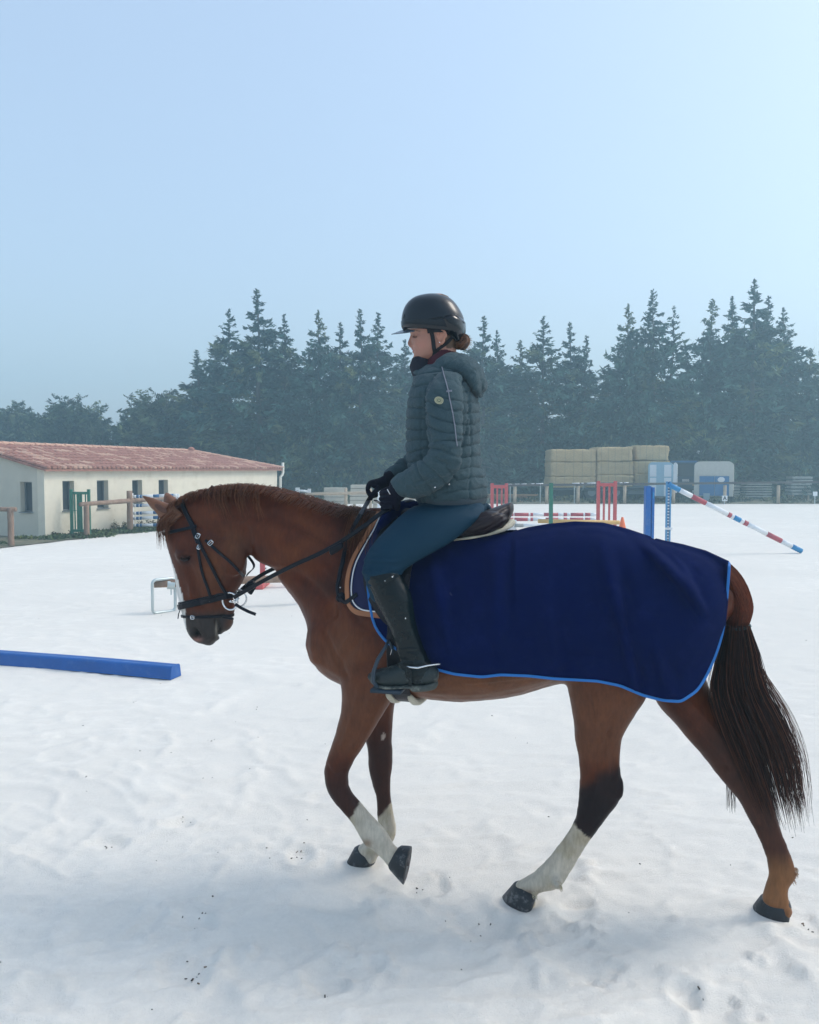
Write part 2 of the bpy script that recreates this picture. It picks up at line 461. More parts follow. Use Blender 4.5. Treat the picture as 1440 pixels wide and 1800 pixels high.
def crown_mesh(seed, Hh, Rm, kind):
    """many small sprays along real branches, gaps between; returns mesh of leaf quads and a trunk MB"""
    r = np.random.RandomState(seed); V = []; C = []
    tm = MB()
    leanx, leany = r.uniform(-.05, .05, 2)
    tops = [(0, 0, Hh)] if kind == 'spire' else [(0, 0, Hh), (r.uniform(-.25, .25) * Rm, r.uniform(-.2, .2) * Rm, Hh * r.uniform(.82, .93)), (r.uniform(-.5, .5) * Rm, 0, Hh * r.uniform(.72, .85))]
    if kind == 'twin': tops = [(-.16 * Rm, 0, Hh), (.30 * Rm, .1, Hh * .93), (-.5 * Rm, .1, Hh * .74)]
    if kind == 'round': tops = [(r.uniform(-.55, .55) * Rm, r.uniform(-.4, .4) * Rm, Hh * r.uniform(.78, 1)) for _ in range(7)]
    for ti, (tx, ty, th) in enumerate(tops):
        z0 = .6 if ti == 0 else Hh * .3
        pts = [Vector((tx * min(1, (z / Hh) * 1.5), ty * min(1, (z / Hh) * 1.5), z)) + Vector((math.sin(z * 1.3 + seed) * .05, math.cos(z * 1.1 + seed) * .05, 0)) for z in np.linspace(0 if ti == 0 else z0 * .6, th, 9)]
        bend = r.uniform(-.5, .5)
        for p in pts: p.x += bend * max(0, (p.z / th - .8)) ** 2 * 10 * .3
        tm.tube(pts, [(.20 if ti == 0 else .10) * (1 - .93 * k / 8) for k in range(9)], 7)
        nb = int((200 if ti == 0 else 110) * (th - z0) / 12)
        for k in range(nb):
            s = (k + r.rand()) / nb; z = z0 + (th - z0) * s ** .92; s2 = z / th
            i = min(7, int(s2 * 8)); base = pts[i].lerp(pts[i + 1], s2 * 8 - i) if ti == 0 else Vector((tx, ty, z))
            q = (1 - s2)
            if kind == 'round': rr = Rm * (.25 + .55 * math.sin(min(1, q * 1.5 + .08) * math.pi * .55)) * r.uniform(.6, 1.1)
            else: rr = (Rm if ti == 0 else Rm * .6) * min(1.0, .10 + .95 * q + .6 * q * (q > .15)) * r.uniform(.45, 1.3)
            if kind != 'round' and q < .2: rr = Rm * (.03 + 1.35 * q) * r.uniform(.35, 1.4)
            a = r.uniform(0, 2 * math.pi); up = .35 - .75 * q + r.uniform(-.2, .2) if kind != 'round' else r.uniform(-.1, .8)
            d = Vector((math.cos(a), math.sin(a), up)).normalized()
            if rr > .8 and r.rand() < .5: tm.tube([base, base + d * rr * .5, base + d * rr * .85 + Vector((0, 0, -.05))], [.035, .02, .006], 3, cap=False)
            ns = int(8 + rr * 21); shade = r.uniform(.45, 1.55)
            for j in range(ns):
                t = r.uniform(.08, 1) ** .75; droop = (-.26 * t + .20 * t * t * t) * rr
                c = base + d * rr * t + Vector((0, 0, droop))
                sp = .02 + .095 * rr * (1 - t * .5)
                c = c + Vector(r.normal(0, sp, 3)) * .8
                ln = r.uniform(.22, .58) * (1 if q > .2 else .42 + 1.8 * q); wd = ln * r.uniform(.22, .42)
                ax = (d + Vector(r.normal(0, .45, 3))).normalized()
                if r.rand() < .3: ax = (ax + Vector((0, 0, -.7))).normalized()
                ay = ax.cross(Vector(r.normal(0, 1, 3))).normalized()
                V += [c - ax * ln * .5, c + ay * wd * .5, c + ax * ln * .6, c - ay * wd * .5]
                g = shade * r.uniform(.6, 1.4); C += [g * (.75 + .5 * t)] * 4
    n = len(V) // 4; A = np.array([tuple(v) for v in V])
    F = np.arange(n * 4).reshape(-1, 4)
    return A, F, np.array(C), tm
def tree_proto(seed, Hh, Rm, kind, tint):
    A, F, C, tm = crown_mesh(seed, Hh, Rm, kind)
    me = mesh_from('crown', A, F, m_leaf if kind != 'round' else m_leaf2)
    yel = sstep(.0, .45, fbm(A * .55, 3, seed))[:, None]
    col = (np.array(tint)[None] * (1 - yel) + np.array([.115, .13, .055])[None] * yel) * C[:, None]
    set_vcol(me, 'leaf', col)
    tr = mesh_from('trunk', tm.v, tm.f, m_bark, smooth=True)
    return me, tr, Hh
PROTO = {}
for i, (sd, Hh, Rm, kd) in enumerate([(3, 12, 2.9, 'spire'), (8, 12, 3.2, 'multi'), (15, 12, 3.1, 'twin'), (21, 12, 2.6, 'spire'), (34, 12, 3.4, 'multi'), (41, 6.5, 2.2, 'round'), (52, 6, 2.4, 'round')]):
    PROTO[i] = tree_proto(sd, Hh, Rm, kd, (.040, .080, .062) if kd != 'round' else (.05, .07, .035))

def tree(px, topy, Y, proto, wid, label, group, rz=0.0):
    me, tr, Hh = PROTO[proto]
    top = AT(px, topy, Y); x = top.x; s = top.z / Hh
    name = 'cypress_tree' if proto < 5 else 'broadleaf_tree'
    e = empty(name, (x, Y, -.01), label, 'tree', group, rz); e.scale = (s * wid, s * wid, s)
    for nm, m in (('trunk', tr), ('crown', me)):
        o = bpy.data.objects.new(nm, m); COL.objects.link(o); o.parent = e
    return e
GL, GM, GR_ = 'low trees behind the stable', 'cypress trees left of the rider', 'cypress trees right of the rider'
TREES = [
 (8, 708, 60, 6, 1.0, 'low dark tree cut by the left edge of the photo, behind the stable roof', GL),
 (35, 700, 62, 5, .9, 'small bushy tree just left of the first dip above the stable roof', GL),
 (75, 722, 58, 6, .8, 'lowest bushy tree in the dip above the left part of the tiled roof', GL),
 (118, 688, 58, 5, 1.05, 'tallest of the rounded trees above the left half of the tiled roof', GL),
 (152, 700, 60, 6, 1.0, 'rounded tree sloping down to the sky gap above the tiled roof', GL),
 (180, 738, 57, 5, .8, 'small shrubby tree at the left rim of the low sky gap over the roof', GL),
 (222, 742, 57, 6, .7, 'small shrubby tree at the right rim of the low sky gap over the roof', GL),
 (246, 690, 56, 5, .9, 'rounded tree right of the low sky gap above the stable', GL),
 (276, 680, 55, 6, 1.0, 'broad rounded tree where the treeline starts to climb above the roof', GL),
 (312, 690, 56, 1, 1.5, 'wide low conifer filling the slope between round trees and tall cypresses', GM),
 (347, 615, 54, 3, 1.25, 'slender conifer standing as first step of the climbing treeline', GM),
 (378, 600, 55, 1, 1.0, 'bushy conifer between the first step and the twin tops at left', GM),
 (402, 543, 52, 0, .95, 'sharp topped cypress just left of the highest left-hand spire', GM),
 (453, 508, 51, 3, 1.15, 'highest cypress left of the rider with a thin spire', GM),
 (478, 590, 54, 4, .9, 'half hidden cypress filling the gap right of the highest left-hand spire', GM),
 (500, 552, 52, 0, .85, 'narrow pointed cypress two tops right of the left highest spire', GM),
 (560, 545, 51, 4, .85, 'broad shouldered cypress above the horse neck', GM),
 (598, 566, 52, 3, .95, 'thin cypress between the broad shouldered one and the ragged needle top', GM),
 (634, 543, 50, 3, .9, 'needle topped ragged cypress left of the rider helmet', GM),
 (664, 550, 51, 0, 1.0, 'open branched cypress nearest the rider face', GM),
 (712, 596, 53, 1, .9, 'dark cypress directly behind the rider chest and face', GM),
 (800, 610, 53, 4, .9, 'cypress mostly hidden behind the rider hood', GR_),
 (850, 555, 50, 3, .95, 'slim cypress just right of the hair bun', GR_),
 (874, 580, 52, 1, .8, 'shorter cypress leaning on the slim one right of the bun', GR_),
 (915, 598, 53, 4, .85, 'low topped cypress in the dip between bun and middle right group', GR_),
 (955, 556, 51, 0, 1.0, 'full cypress left above the hay stack', GR_),
 (1003, 566, 52, 3, .95, 'narrow cypress above the middle of the hay stack', GR_),
 (1030, 590, 51, 0, .9, 'shorter cypress at the right edge of the group over the hay', GR_),
 (1070, 640, 54, 1, 1.1, 'low cypress in the deep notch above the right hay bales', GR_),
 (1105, 534, 50, 4, .8, 'bulky cypress at the left of the pair over the light blue trailer', GR_),
 (1162, 510, 50, 2, .85, 'two pointed cypress above the blue truck', GR_),
 (1208, 620, 53, 1, .9, 'dark cypress in the notch left of the tall open group', GR_),
 (1252, 526, 51, 4, .8, 'flat topped open cypress above the cream topped trailer', GR_),
 (1288, 520, 53, 3, .95, 'thin cypress directly left of the highest curved spire', GR_),
 (1327, 490, 50, 3, 1.15, 'highest cypress of all with a curved spire at right', GR_),
 (1350, 520, 52, 0, .85, 'cypress close behind the highest curved spire on its right', GR_),
 (1378, 540, 51, 1, .9, 'drooping cypress at the right shoulder of the tall right group', GR_),
 (1425, 612, 50, 4, .8, 'lower cypress near the right edge of the photo', GR_),
 (1462, 585, 52, 1, 1.0, 'cypress cut by the right edge of the photo', GR_),
]
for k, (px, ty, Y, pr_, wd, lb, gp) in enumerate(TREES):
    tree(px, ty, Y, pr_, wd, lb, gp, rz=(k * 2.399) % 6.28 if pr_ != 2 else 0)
# undergrowth along the foot of the trees
def leafmass(name, spots, mat, seed, ln, label=None, kind='stuff', tint=(.05, .07, .035)):
    r = np.random.RandomState(seed); V = []; C = []
    for (c, rx, ry, rz_, n) in spots:
        u = r.normal(0, 1, (n, 3)); u /= np.linalg.norm(u, axis=1)[:, None]; u *= (r.rand(n, 1) ** .4)
        p = np.array(c)[None] + u * np.array([rx, ry, rz_])[None]; p[:, 2] = np.abs(p[:, 2])
        a = r.normal(0, 1, (n, 3)); a[:, 2] += .5; a /= np.linalg.norm(a, axis=1)[:, None]
        b = np.cross(a, r.normal(0, 1, (n, 3))); b /= np.linalg.norm(b, axis=1)[:, None]
        L_ = ln * r.uniform(.6, 1.4, (n, 1))
        q = np.stack([p - a * L_ * .5, p + b * L_ * .2, p + a * L_ * .5, p - b * L_ * .2], 1).reshape(-1, 3)
        V.append(q); C.append(np.repeat(r.uniform(.5, 1.5, n), 4))
    A = np.concatenate(V); C = np.concatenate(C)
    me = mesh_from(name, A, np.arange(len(A)).reshape(-1, 4), mat)
    yel = sstep(0, .5, fbm(A * .6, 3, seed))[:, None]
    set_vcol(me, 'leaf', (np.array(tint)[None] * (1 - yel) + np.array(tint)[None] * np.array([1.8, 1.5, 1.1]) * yel) * C[:, None])
    o = bpy.data.objects.new(name, me); COL.objects.link(o); tagp(o, kind=kind); return o
sp = []
for k in range(60):
    x = -34 + 68 * k / 59 + rnd.uniform(-.6, .6)
    sp.append(((x, 53 + rnd.uniform(-1.5, 2.5), 0), 1.6, 1.2, rnd.uniform(1.3, 2.6), 420))
leafmass('undergrowth', sp, m_leaf, 5, .34, tint=(.040, .055, .035))
sp = []
for k in range(80):
    x = -24 + 60 * k / 79
    sp.append(((x + rnd.uniform(-.3, .3), ARENA_Y + .9 + rnd.uniform(0, 3), 0), .7, .5, rnd.uniform(.12, .38), 130))
leafmass('verge_weeds', sp, m_leaf, 6, .16, tint=(.085, .095, .05))
# ------------------------------------------------------------------ stable building on the left
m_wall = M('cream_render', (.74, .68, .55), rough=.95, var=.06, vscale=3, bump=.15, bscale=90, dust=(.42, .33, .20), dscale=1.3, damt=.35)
m_reveal = M('window_reveal', (.60, .54, .41), rough=.95, var=.05)
m_glass = M('dark_window_glass', (.035, .05, .065), rough=.12, spec=.6)
m_tile_a = M('clay_tile', (.37, .175, .13), rough=.9, var=.35, vscale=9, dust=(.62, .45, .36), dscale=26, damt=.4)
m_tile_b = M('pale_clay_tile', (.55, .34, .25), rough=.9, var=.2, vscale=9)
m_white = M('white_paint', (.78, .79, .80), rough=.5, var=.06, vscale=12, dust=(.45, .42, .38), dscale=6, damt=.35)
m_gutter = M('cream_pipe', (.70, .68, .60), rough=.5, var=.05)
m_sill = M('grey_zinc', (.20, .22, .23), rough=.5, var=.15)

C0 = G(80, 945); dl = Vector((.328, .9447, 0)); de = Vector((-.9447, .328, 0))
LEN, WID, EAVE = 12.4, 4.98, 1.75
RZ = 2.36
def onwall(px, py, o=C0, d=dl):
    r = ray(px, py); n = Vector((d.y, -d.x, 0)); t = (o - CAM).dot(n) / r.dot(n); p = CAM + r * t
    return (p - o).dot(d), p.z
st_b = wthing('stable_building', (C0.x, C0.y, 0), 'long low cream rendered stable with a red tiled roof and narrow windows at left', 'building')
def wallpanel(o, d, L, wins, gable=False, name='wall'):
    """wall with real openings; wins are (t0,t1,z0,z1)"""
    n = Vector((d.y, -d.x, 0))                      # outward
    mb = MB(); th = .22
    ts = sorted({0, L} | {t for w in wins for t in w[:2]}); 
    for a, b in zip(ts[:-1], ts[1:]):
        hit = [w for w in wins if w[0] <= a + 1e-6 and w[1] >= b - 1e-6]
        spans = [(-.05, EAVE)] if not hit else [(-.05, hit[0][2]), (hit[0][3], EAVE)]
        for z0, z1 in spans:
            c = o + d * (a + b) / 2 - n * th / 2; c.z = (z0 + z1) / 2
            mb.obox(c, d * (b - a) / 2, n * th / 2, Vector((0, 0, (z1 - z0) / 2)))
    if gable:
        A = o + Vector((0, 0, EAVE)); B = o + d * L + Vector((0, 0, EAVE)); T = o + d * L / 2 + Vector((0, 0, RZ))
        V = [A, B, T, A - n * th, B - n * th, T - n * th]
        mb.add(V, [(0, 1, 2), (5, 4, 3), (0, 2, 5, 3), (1, 4, 5, 2), (0, 3, 4, 1)])
    part(name, mb, m_wall, st_b)
    for w in wins:
        t0, t1, z0, z1 = w; c = o + d * (t0 + t1) / 2 - n * .17; c.z = (z0 + z1) / 2
        fr = MB(); fw = .028
        for s in (-1, 1):
            fr.obox(c + d * s * ((t1 - t0) / 2 - fw / 2), d * fw / 2, n * .02, Vector((0, 0, (z1 - z0) / 2)))
            fr.obox(c + Vector((0, 0, s * ((z1 - z0) / 2 - fw / 2))), d * ((t1 - t0) / 2 - fw), n * .018, Vector((0, 0, fw / 2)))
        f = part('window', fr, m_sill, st_b)
        g = MB().obox(c - n * .012, d * ((t1 - t0) / 2 - fw), n * .004, Vector((0, 0, (z1 - z0) / 2 - fw)))
        part('pane', g, m_glass, f)
        s_ = MB().obox(o + d * (t0 + t1) / 2 + Vector((0, 0, z0 - .012)) - n * .06, d * ((t1 - t0) / 2 + .03), n * .10, Vector((0, 0, .012)))
        part('sill', s_, m_sill, f)
wl_ = []
for a, b, y0, y1 in ((110.5, 131, 845.5, 898), (171, 191, 844.5, 894), (233, 250.5, 844, 886), (279.5, 296, 843.5, 880)):
    t0 = onwall(a, 880)[0]; t1 = onwall(b, 880)[0]; zt = onwall(a, y0)[1]; zb = onwall(a, y1)[1]; wl_.append((t0, t1, zb, zt))
we = [(onwall(57, 880, C0, de)[0], onwall(36, 880, C0, de)[0], onwall(50, 900, C0, de)[1], onwall(50, 847, C0, de)[1])]
wallpanel(C0, dl, LEN, wl_)
_n = Vector((de.y, -de.x, 0))
# end wall faces the camera side: its outward normal is -dl
def endwall(o, wins, gable, zt):
    d = de; n = -dl; mb = MB(); th = .22; L = WID
    ts = sorted({0.222, L - .222} | {t for w in wins for t in w[:2]})
    for a, b in zip(ts[:-1], ts[1:]):
        hit = [w for w in wins if w[0] <= a + 1e-6 and w[1] >= b - 1e-6]
        for z0, z1 in ([(-.05, EAVE)] if not hit else [(-.05, hit[0][2]), (hit[0][3], EAVE)]):
            c = o + d * (a + b) / 2 - n * th / 2; c.z = (z0 + z1) / 2
            mb.obox(c, d * (b - a) / 2, n * th / 2, Vector((0, 0, (z1 - z0) / 2)))
    if gable:
        A = o + Vector((0, 0, EAVE)); B = o + d * L + Vector((0, 0, EAVE)); T = o + d * L / 2 + Vector((0, 0, RZ - .02))
        mb.add([A, B, T, A - n * th, B - n * th, T - n * th], [(0, 1, 2), (5, 4, 3), (0, 2, 5, 3), (1, 4, 5, 2), (0, 3, 4, 1)])
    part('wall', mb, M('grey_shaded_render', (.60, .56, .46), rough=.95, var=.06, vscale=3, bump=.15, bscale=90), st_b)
    for t0, t1, z0, z1 in wins:
        c = o + d * (t0 + t1) / 2 - n * .17; c.z = (z0 + z1) / 2; fr = MB(); fw = .028
        for s in (-1, 1):
            fr.obox(c + d * s * ((t1 - t0) / 2 - fw / 2), d * fw / 2, n * .02, Vector((0, 0, (z1 - z0) / 2)))
            fr.obox(c + Vector((0, 0, s * ((z1 - z0) / 2 - fw / 2))), d * ((t1 - t0) / 2 - fw), n * .018, Vector((0, 0, fw / 2)))
        f = part('window', fr, m_sill, st_b)
        part('pane', MB().obox(c - n * .012, d * ((t1 - t0) / 2 - fw), n * .004, Vector((0, 0, (z1 - z0) / 2 - fw))), m_glass, f)
        part('sill', MB().obox(o + d * (t0 + t1) / 2 + Vector((0, 0, z0 - .012)) - n * .06, d * ((t1 - t0) / 2 + .03), n * .10, Vector((0, 0, .012))), m_sill, f)
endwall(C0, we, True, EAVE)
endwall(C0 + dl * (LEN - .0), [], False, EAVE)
part('wall', MB().obox(C0 + de * (WID - .11) + dl * LEN / 2 + Vector((0, 0, EAVE / 2)), dl * (LEN / 2 - .23), de * .11, Vector((0, 0, EAVE / 2))), m_wall, st_b)
# roof: slab, then canal tiles in courses as real half pipes
RIDGE_T = 10.2
rb = MB(); up = Vector((0, 0, 1)); ov = .16
def RP(t, w):                                       # point of the roof surface, w across from the eave (0) to the ridge (WID/2)
    k = w / (WID / 2); return C0 + dl * t + de * w + up * (EAVE + .05 + (RZ - EAVE) * k)
P_ = [RP(-.12, -ov), RP(LEN + ov, -ov), RP(RIDGE_T, WID / 2), RP(-.12, WID / 2)]
P_ = [p for p in P_]
back = [C0 + dl * (-.12) + de * (WID + ov) + up * (EAVE + .0), C0 + dl * (LEN + ov) + de * (WID + ov) + up * EAVE]
V = P_ + back; V2 = [v - up * .06 for v in V]
rb.add(V + V2, [(0, 1, 2, 3), (3, 2, 5, 4), (1, 5, 2), (6, 9, 8, 7), (9, 10, 11, 8), (7, 8, 11), (0, 6, 7, 1), (1, 7, 11, 5), (5, 11, 10, 4), (4, 10, 9, 3), (3, 9, 6, 0)])
roof = part('roof', rb, m_tile_a, st_b)
tiles = MB(); rr_ = random.Random(4)
slope = (RP(0, WID / 2) - RP(0, 0)).normalized(); nrm = dl.cross(slope).normalized(); nrm = nrm if nrm.z > 0 else -nrm
tw = .19; ntile = int((LEN + .2) / tw)
for i in range(ntile):
    t = -.12 + tw * (i + .5)
    wmax = WID / 2 if t < RIDGE_T else WID / 2 * max(0, (LEN + ov - t) / (LEN + ov - RIDGE_T))
    k = 0; w = -ov - .03
    while w < wmax - .1:
        l = min(.40, wmax - w + .05); r0 = .072; r1 = .060
        a = RP(t + rr_.uniform(-.008, .008), w) + nrm * .022; b = RP(t + rr_.uniform(-.008, .008), w + l) + nrm * .012
        V = []
        for p, r_ in ((a, r0), (b, r1)):
            for j in range(5):
                an = math.pi * j / 4; V.append(p + dl * math.cos(an) * r_ + nrm * math.sin(an) * r_)
        mi = 1 if rr_.random() < .22 else 0
        tiles.add(V, [(j, j + 1, j + 6, j + 5) for j in range(4)] + [(0, 4, 3, 2, 1)], mi)
        w += .36
for s in range(int((RIDGE_T + .1) / .4)):
    a = RP(-.12 + s * .4, WID / 2) + up * .05; b = RP(-.12 + s * .4 + .44, WID / 2) + up * .04; V = []
    for p, r_ in ((a, .10), (b, .085)):
        for j in range(7):
            an = math.pi * j / 6; V.append(p + de * math.cos(an) * r_ + up * math.sin(an) * r_ * .8)
    tiles.add(V, [(j, j + 1, j + 8, j + 7) for j in range(6)] + [tuple(range(6, -1, -1))], 1)
for s in range(10):
    A = RP(RIDGE_T, WID / 2) + up * .05; B = RP(LEN + ov, -ov) + up * .05; a = A.lerp(B, s / 10); b = A.lerp(B, (s + 1.1) / 10); V = []
    sd = (B - A).cross(up).normalized()
    for p, r_ in ((b, .09), (a, .075)):
        for j in range(5):
            an = math.pi * j / 4; V.append(p + sd * math.cos(an) * r_ + up * math.sin(an) * r_ * .8)
    tiles.add(V, [(j, j + 1, j + 6, j + 5) for j in range(4)] + [(4, 3, 2, 1, 0)], 1)
to = part('roof_tiles', tiles, [m_tile_a, m_tile_b], roof, smooth=False); to['kind'] = 'stuff'
pc = RP(RIDGE_T, WID / 2)
part('ridge_cap', MB().ell(pc + up * .10, dl * .16, de * .13, up * .1, 10), m_tile_a, roof, smooth=True)
gp = C0 + dl * (LEN + .09) - de * .10; gp.z = 0
part('downpipe', MB().tube([gp + up * 0, gp + up * 1.45, gp + up * 1.52 + dl * .10 - de * .03, gp + up * 1.62 + dl * .16 - de * .03, gp + up * 2.02 + dl * .16 - de * .03], .055, 10), m_gutter, st_b, smooth=True)

# grass strip in front of the stable
sp = []
gr_ = random.Random(9)
for k in range(150):
    t = gr_.uniform(-6, LEN + 3); off = gr_.uniform(.05, 1.15) * (1 if t > -.5 else 1.6)
    p = C0 + dl * t - de * off
    if t < -.2: p = C0 + dl * t + de * gr_.uniform(-1, 5)
    sp.append(((p.x, p.y, 0), .42, .30, gr_.uniform(.05, .13), 170))
leafmass('grass_strip', sp, m_leaf, 12, .10, tint=(.075, .105, .045))
strip = [C0 + dl * -6 - de * 1.2, C0 + dl * 16 - de * 1.0, C0 + dl * 16 + de * 7, C0 + dl * -6 + de * 7]
sheet('grass_verge', [(p.x, p.y) for p in strip], .012, m_field)
w_ = []
for k in range(14):
    p = C0 + dl * gr_.uniform(0, 6) - de * gr_.uniform(.08, .3); w_.append(((p.x, p.y, 0), .12, .1, gr_.uniform(.15, .35), 60))
leafmass('tall_weeds', w_, m_leaf, 13, .09, tint=(.10, .09, .05))

# ------------------------------------------------------------------ timber fences
m_wood = M('weathered_round_timber', (.26, .17, .12), rough=.9, var=.3, vscale=6, bump=.5, bscale=30, stretch=(1, 1, .25), dust=(.42, .38, .33), dscale=4, damt=.5)
m_woodp = M('pale_timber', (.46, .36, .26), rough=.9, var=.2, vscale=6, bump=.3, bscale=30)
m_dwood = M('dark_fence_timber', (.085, .07, .065), rough=.9, var=.2)
def logpart(name, a, b, r0, r1, par, mat=m_wood, seed=0, n=10):
    a, b = Vector(a), Vector(b); pts = [a.lerp(b, k / 8) + Vector((noise.noise(Vector((k * .7, seed, 1))), noise.noise(Vector((k * .7, seed, 5))), noise.noise(Vector((k * .7, seed, 9))))) * .012 for k in range(9)]
    return part(name, MB().tube(pts, [r0 + (r1 - r0) * k / 8 for k in range(9)], n), mat, par, smooth=True, bevel=0)
f1 = wthing('timber_fence', tuple(G(152, 945)), 'brown round-rail timber fence running from the green jump wing behind the horse head', 'fence')
b0 = G(153, 945); b1 = G(229, 934)
for k, (b, pt, r) in enumerate(((b0, 887, .075), (b1, 863, .085))):
    top = 1.75 - (pt - 825) / 1440 * b.y
    logpart('post', (b.x, b.y, -.05), (b.x, b.y, top), r, r * .92, f1, seed=k)
d01 = (b1 - b0); zr = 1.75 - (886 - 825) / 1440 * b0.y; zr1 = 1.75 - (883 - 825) / 1440 * b1.y
ra = Vector((b0.x, b0.y, zr)) - d01 * .12; rb_ = Vector((b1.x, b1.y, zr1)) + d01 * 1.3; rb_.z = 1.75 - (874 - 825) / 1440 * rb_.y
logpart('rail', ra - Vector((0, .0, 0)), rb_, .055, .085, f1, seed=4)
for q in (2, 3):
    b = b0 + d01 * (q + .15); logpart('post', (b.x, b.y, -.05), (b.x, b.y, .95), .08, .075, f1, seed=q)
b2 = G(20, 960)
f2 = wthing('timber_fence', (b2.x, b2.y, 0), 'short end of brown timber fence with one post cut by the left edge', 'fence')
logpart('post', (b2.x, b2.y, -.05), (b2.x, b2.y, 1.75 - (893 - 825) / 1440 * b2.y), .07, .068, f2, seed=8)
zz = 1.75 - (895.5 - 825) / 1440 * b2.y
logpart('rail', (b2.x + .13, b2.y, zz), (b2.x - 2.6, b2.y + .3, zz), .052, .06, f2, seed=9)
# the far fence: two rails of dark timber and pale posts
FY = ARENA_Y + .35
f3 = wthing('arena_fence', (6, FY, 0), 'long grey post and rail fence along the far side of the arena', 'fence')
for px in (905, 961, 1016, 1098, 1184, 1274, 1368, 1462, 1560):
    p = AT(px, 880, FY); part('post', MB().tube([(p.x, FY, -.05), (p.x, FY, 1.75 - (853 - 825) / 1440 * FY)], .085, 8), m_woodp, f3, smooth=True)
pL = AT(860, 853, FY); 
for k in range(8):
    xa = AT(860 + k * 90, 853, FY).x; xb = AT(860 + k * 90 + 90, 853, FY).x
    ya = 853.5 - k * .95; za = AT(0, ya, FY).z; zb = AT(0, ya - .95, FY).z
    part('rail', MB().beam((xa, FY - .11, za), (xb - .02, FY - .11, zb), .07, .11), m_dwood, f3)
# fence behind the neck, seen between the crest and the rider's hands
f4 = wthing('timber_fence', (AT(608, 880, 33).x, 33, 0), 'pale timber fence seen between the horse withers and the rider hands', 'fence')
logpart('rail', AT(535, 869, 33), AT(742, 864, 33), .06, .065, f4, m_woodp, 3)
for px in (608, 722, 651): 
    p = AT(px, 870, 33.1); part('post', MB().tube([(p.x, 33.1, -.05), (p.x, 33.1, .98)], .065, 8), m_woodp, f4, smooth=True)

# ------------------------------------------------------------------ show jumps
m_green = M('green_paint', (.02, .16, .10), rough=.45, var=.12, vscale=5, dust=(.25, .28, .24), dscale=8, damt=.3)
m_red = M('faded_red_paint', (.55, .09, .09), rough=.5, var=.12, vscale=5, dust=(.5, .3, .28), dscale=8, damt=.4)
m_blue = M('bright_blue_paint', (.0, .11, .40), rough=.4, var=.12, vscale=4, dust=(.25, .33, .45), dscale=7, damt=.3)
m_dblue = M('blue_band', (.03, .13, .30), rough=.5, var=.1)
m_cblue = M('cyan_blue_band', (.015, .22, .48), rough=.45, var=.1)
m_redband = M('red_band', (.42, .07, .09), rough=.5, var=.12, vscale=9)
m_yel = M('ochre_pole', (.62, .38, .12), rough=.6, var=.12)
m_metal = M('galvanised_steel', (.50, .56, .56), rough=.38, metal=.55, var=.1)
m_orange = M('orange_plastic', (.85, .16, .03), rough=.45, var=.05)
def wing(name, Y, px0, px1, ytop, slats, mat, label, w=.06, zb=None, rot=0, yb=None, mat2=None):
    a = AT(px0, 900, Y); b = AT(px1, 900, Y); ztop = 1.75 - (ytop - 825) / 1440 * Y
    cx = (a.x + b.x) / 2
    t = wthing(name, (cx, Y, 0), label, 'jump wing', 'jump wings standing in the arena' if mat is m_red else None)
    def X(px): return AT(px, 900, Y).x
    for i, x in enumerate((a.x, b.x)):
        part('upright', MB().box((x - w / 2, Y - w / 2, .02), (x + w / 2, Y + w / 2, ztop)), mat, t, bevel=.006)
        part('foot', MB().box((x - w * .6, Y - .32, -.01), (x + w * .6, Y + .32, .055)), mat, t, bevel=.006)
    for z in (ztop - .10, .14 if zb is None else zb):
        part('rail', MB().box((a.x + w / 2, Y - w * .4, z - w * .5), (b.x - w / 2, Y + w * .4, z + w * .5)), mat, t, bevel=.005)
    for px, sw in slats:
        part('slat', MB().box((X(px) - sw / 2, Y - .014, .14 if zb is None else zb), (X(px) + sw / 2, Y + .014, ztop - .1)), mat, t, bevel=.004)
    return t
YG = G(140, 942).y
gw = wing('jump_wing', YG, 126, 156.8, 860, [(132, .03), (138, .075), (143, .06), (151, .03)], m_green, 'dark green slatted jump wing standing against the stable wall', w=.07)
wing('jump_wing', 24.0, 865, 890, 849.5, [(874, .05), (882, .05)], m_red, 'faded red jump wing half hidden by the saddle cantle', w=.09)
wing('jump_wing', 22.0, 1051.5, 1081, 845.5, [(1061.5, .055), (1071, .055)], m_red, 'faded red slatted jump wing in front of the hay trailer, beside the cone', w=.085)

def banded_pole(name, a, b, r, bands, base_mat, mats, label, cat='jump pole', group=None, parent=None):
    """bands: (t0,t1,matindex) along the pole; the rest is base colour"""
    a, b = Vector(a), Vector(b); mb = MB()
    cuts = sorted({0, 1} | {x for q in bands for x in q[:2]})
    for t0, t1 in zip(cuts[:-1], cuts[1:]):
        mi = 0
        for q in bands:
            if q[0] <= t0 + 1e-6 and q[1] >= t1 - 1e-6: mi = q[2]
        mb.tube([a.lerp(b, t0), a.lerp(b, t1)], r * (1.0 if mi == 0 else 1.02), 14, mi=mi)
    if parent is None:
        o = part(name, mb, [base_mat] + mats, None, smooth=False, base=(a + b) / 2); tagp(o, label, cat, group)
    else: o = part(name, mb, [base_mat] + mats, parent)
    o.data.polygons.foreach_set('use_smooth', [len(p.vertices) == 4 for p in o.data.polygons])
    return o
# tall narrow green upright
Y = 20.0; x = AT(968.5, 900, Y).x; zt = 1.75 - (849 - 825) / 1440 * Y
t = wthing('jump_upright', (x, Y, 0), 'single narrow green jump upright behind the horse croup', 'jump stand')
part('upright', MB().box((x - .045, Y - .045, .03), (x + .045, Y + .045, zt)), m_green, t, bevel=.008)
for s in (0, 1): part('foot', MB().box((x - (.35 if s else .04), Y - (.04 if s else .35), -.01), (x + (.35 if s else .04), Y + (.04 if s else .35), .05 - .006 * s)), m_green, t, bevel=.006)
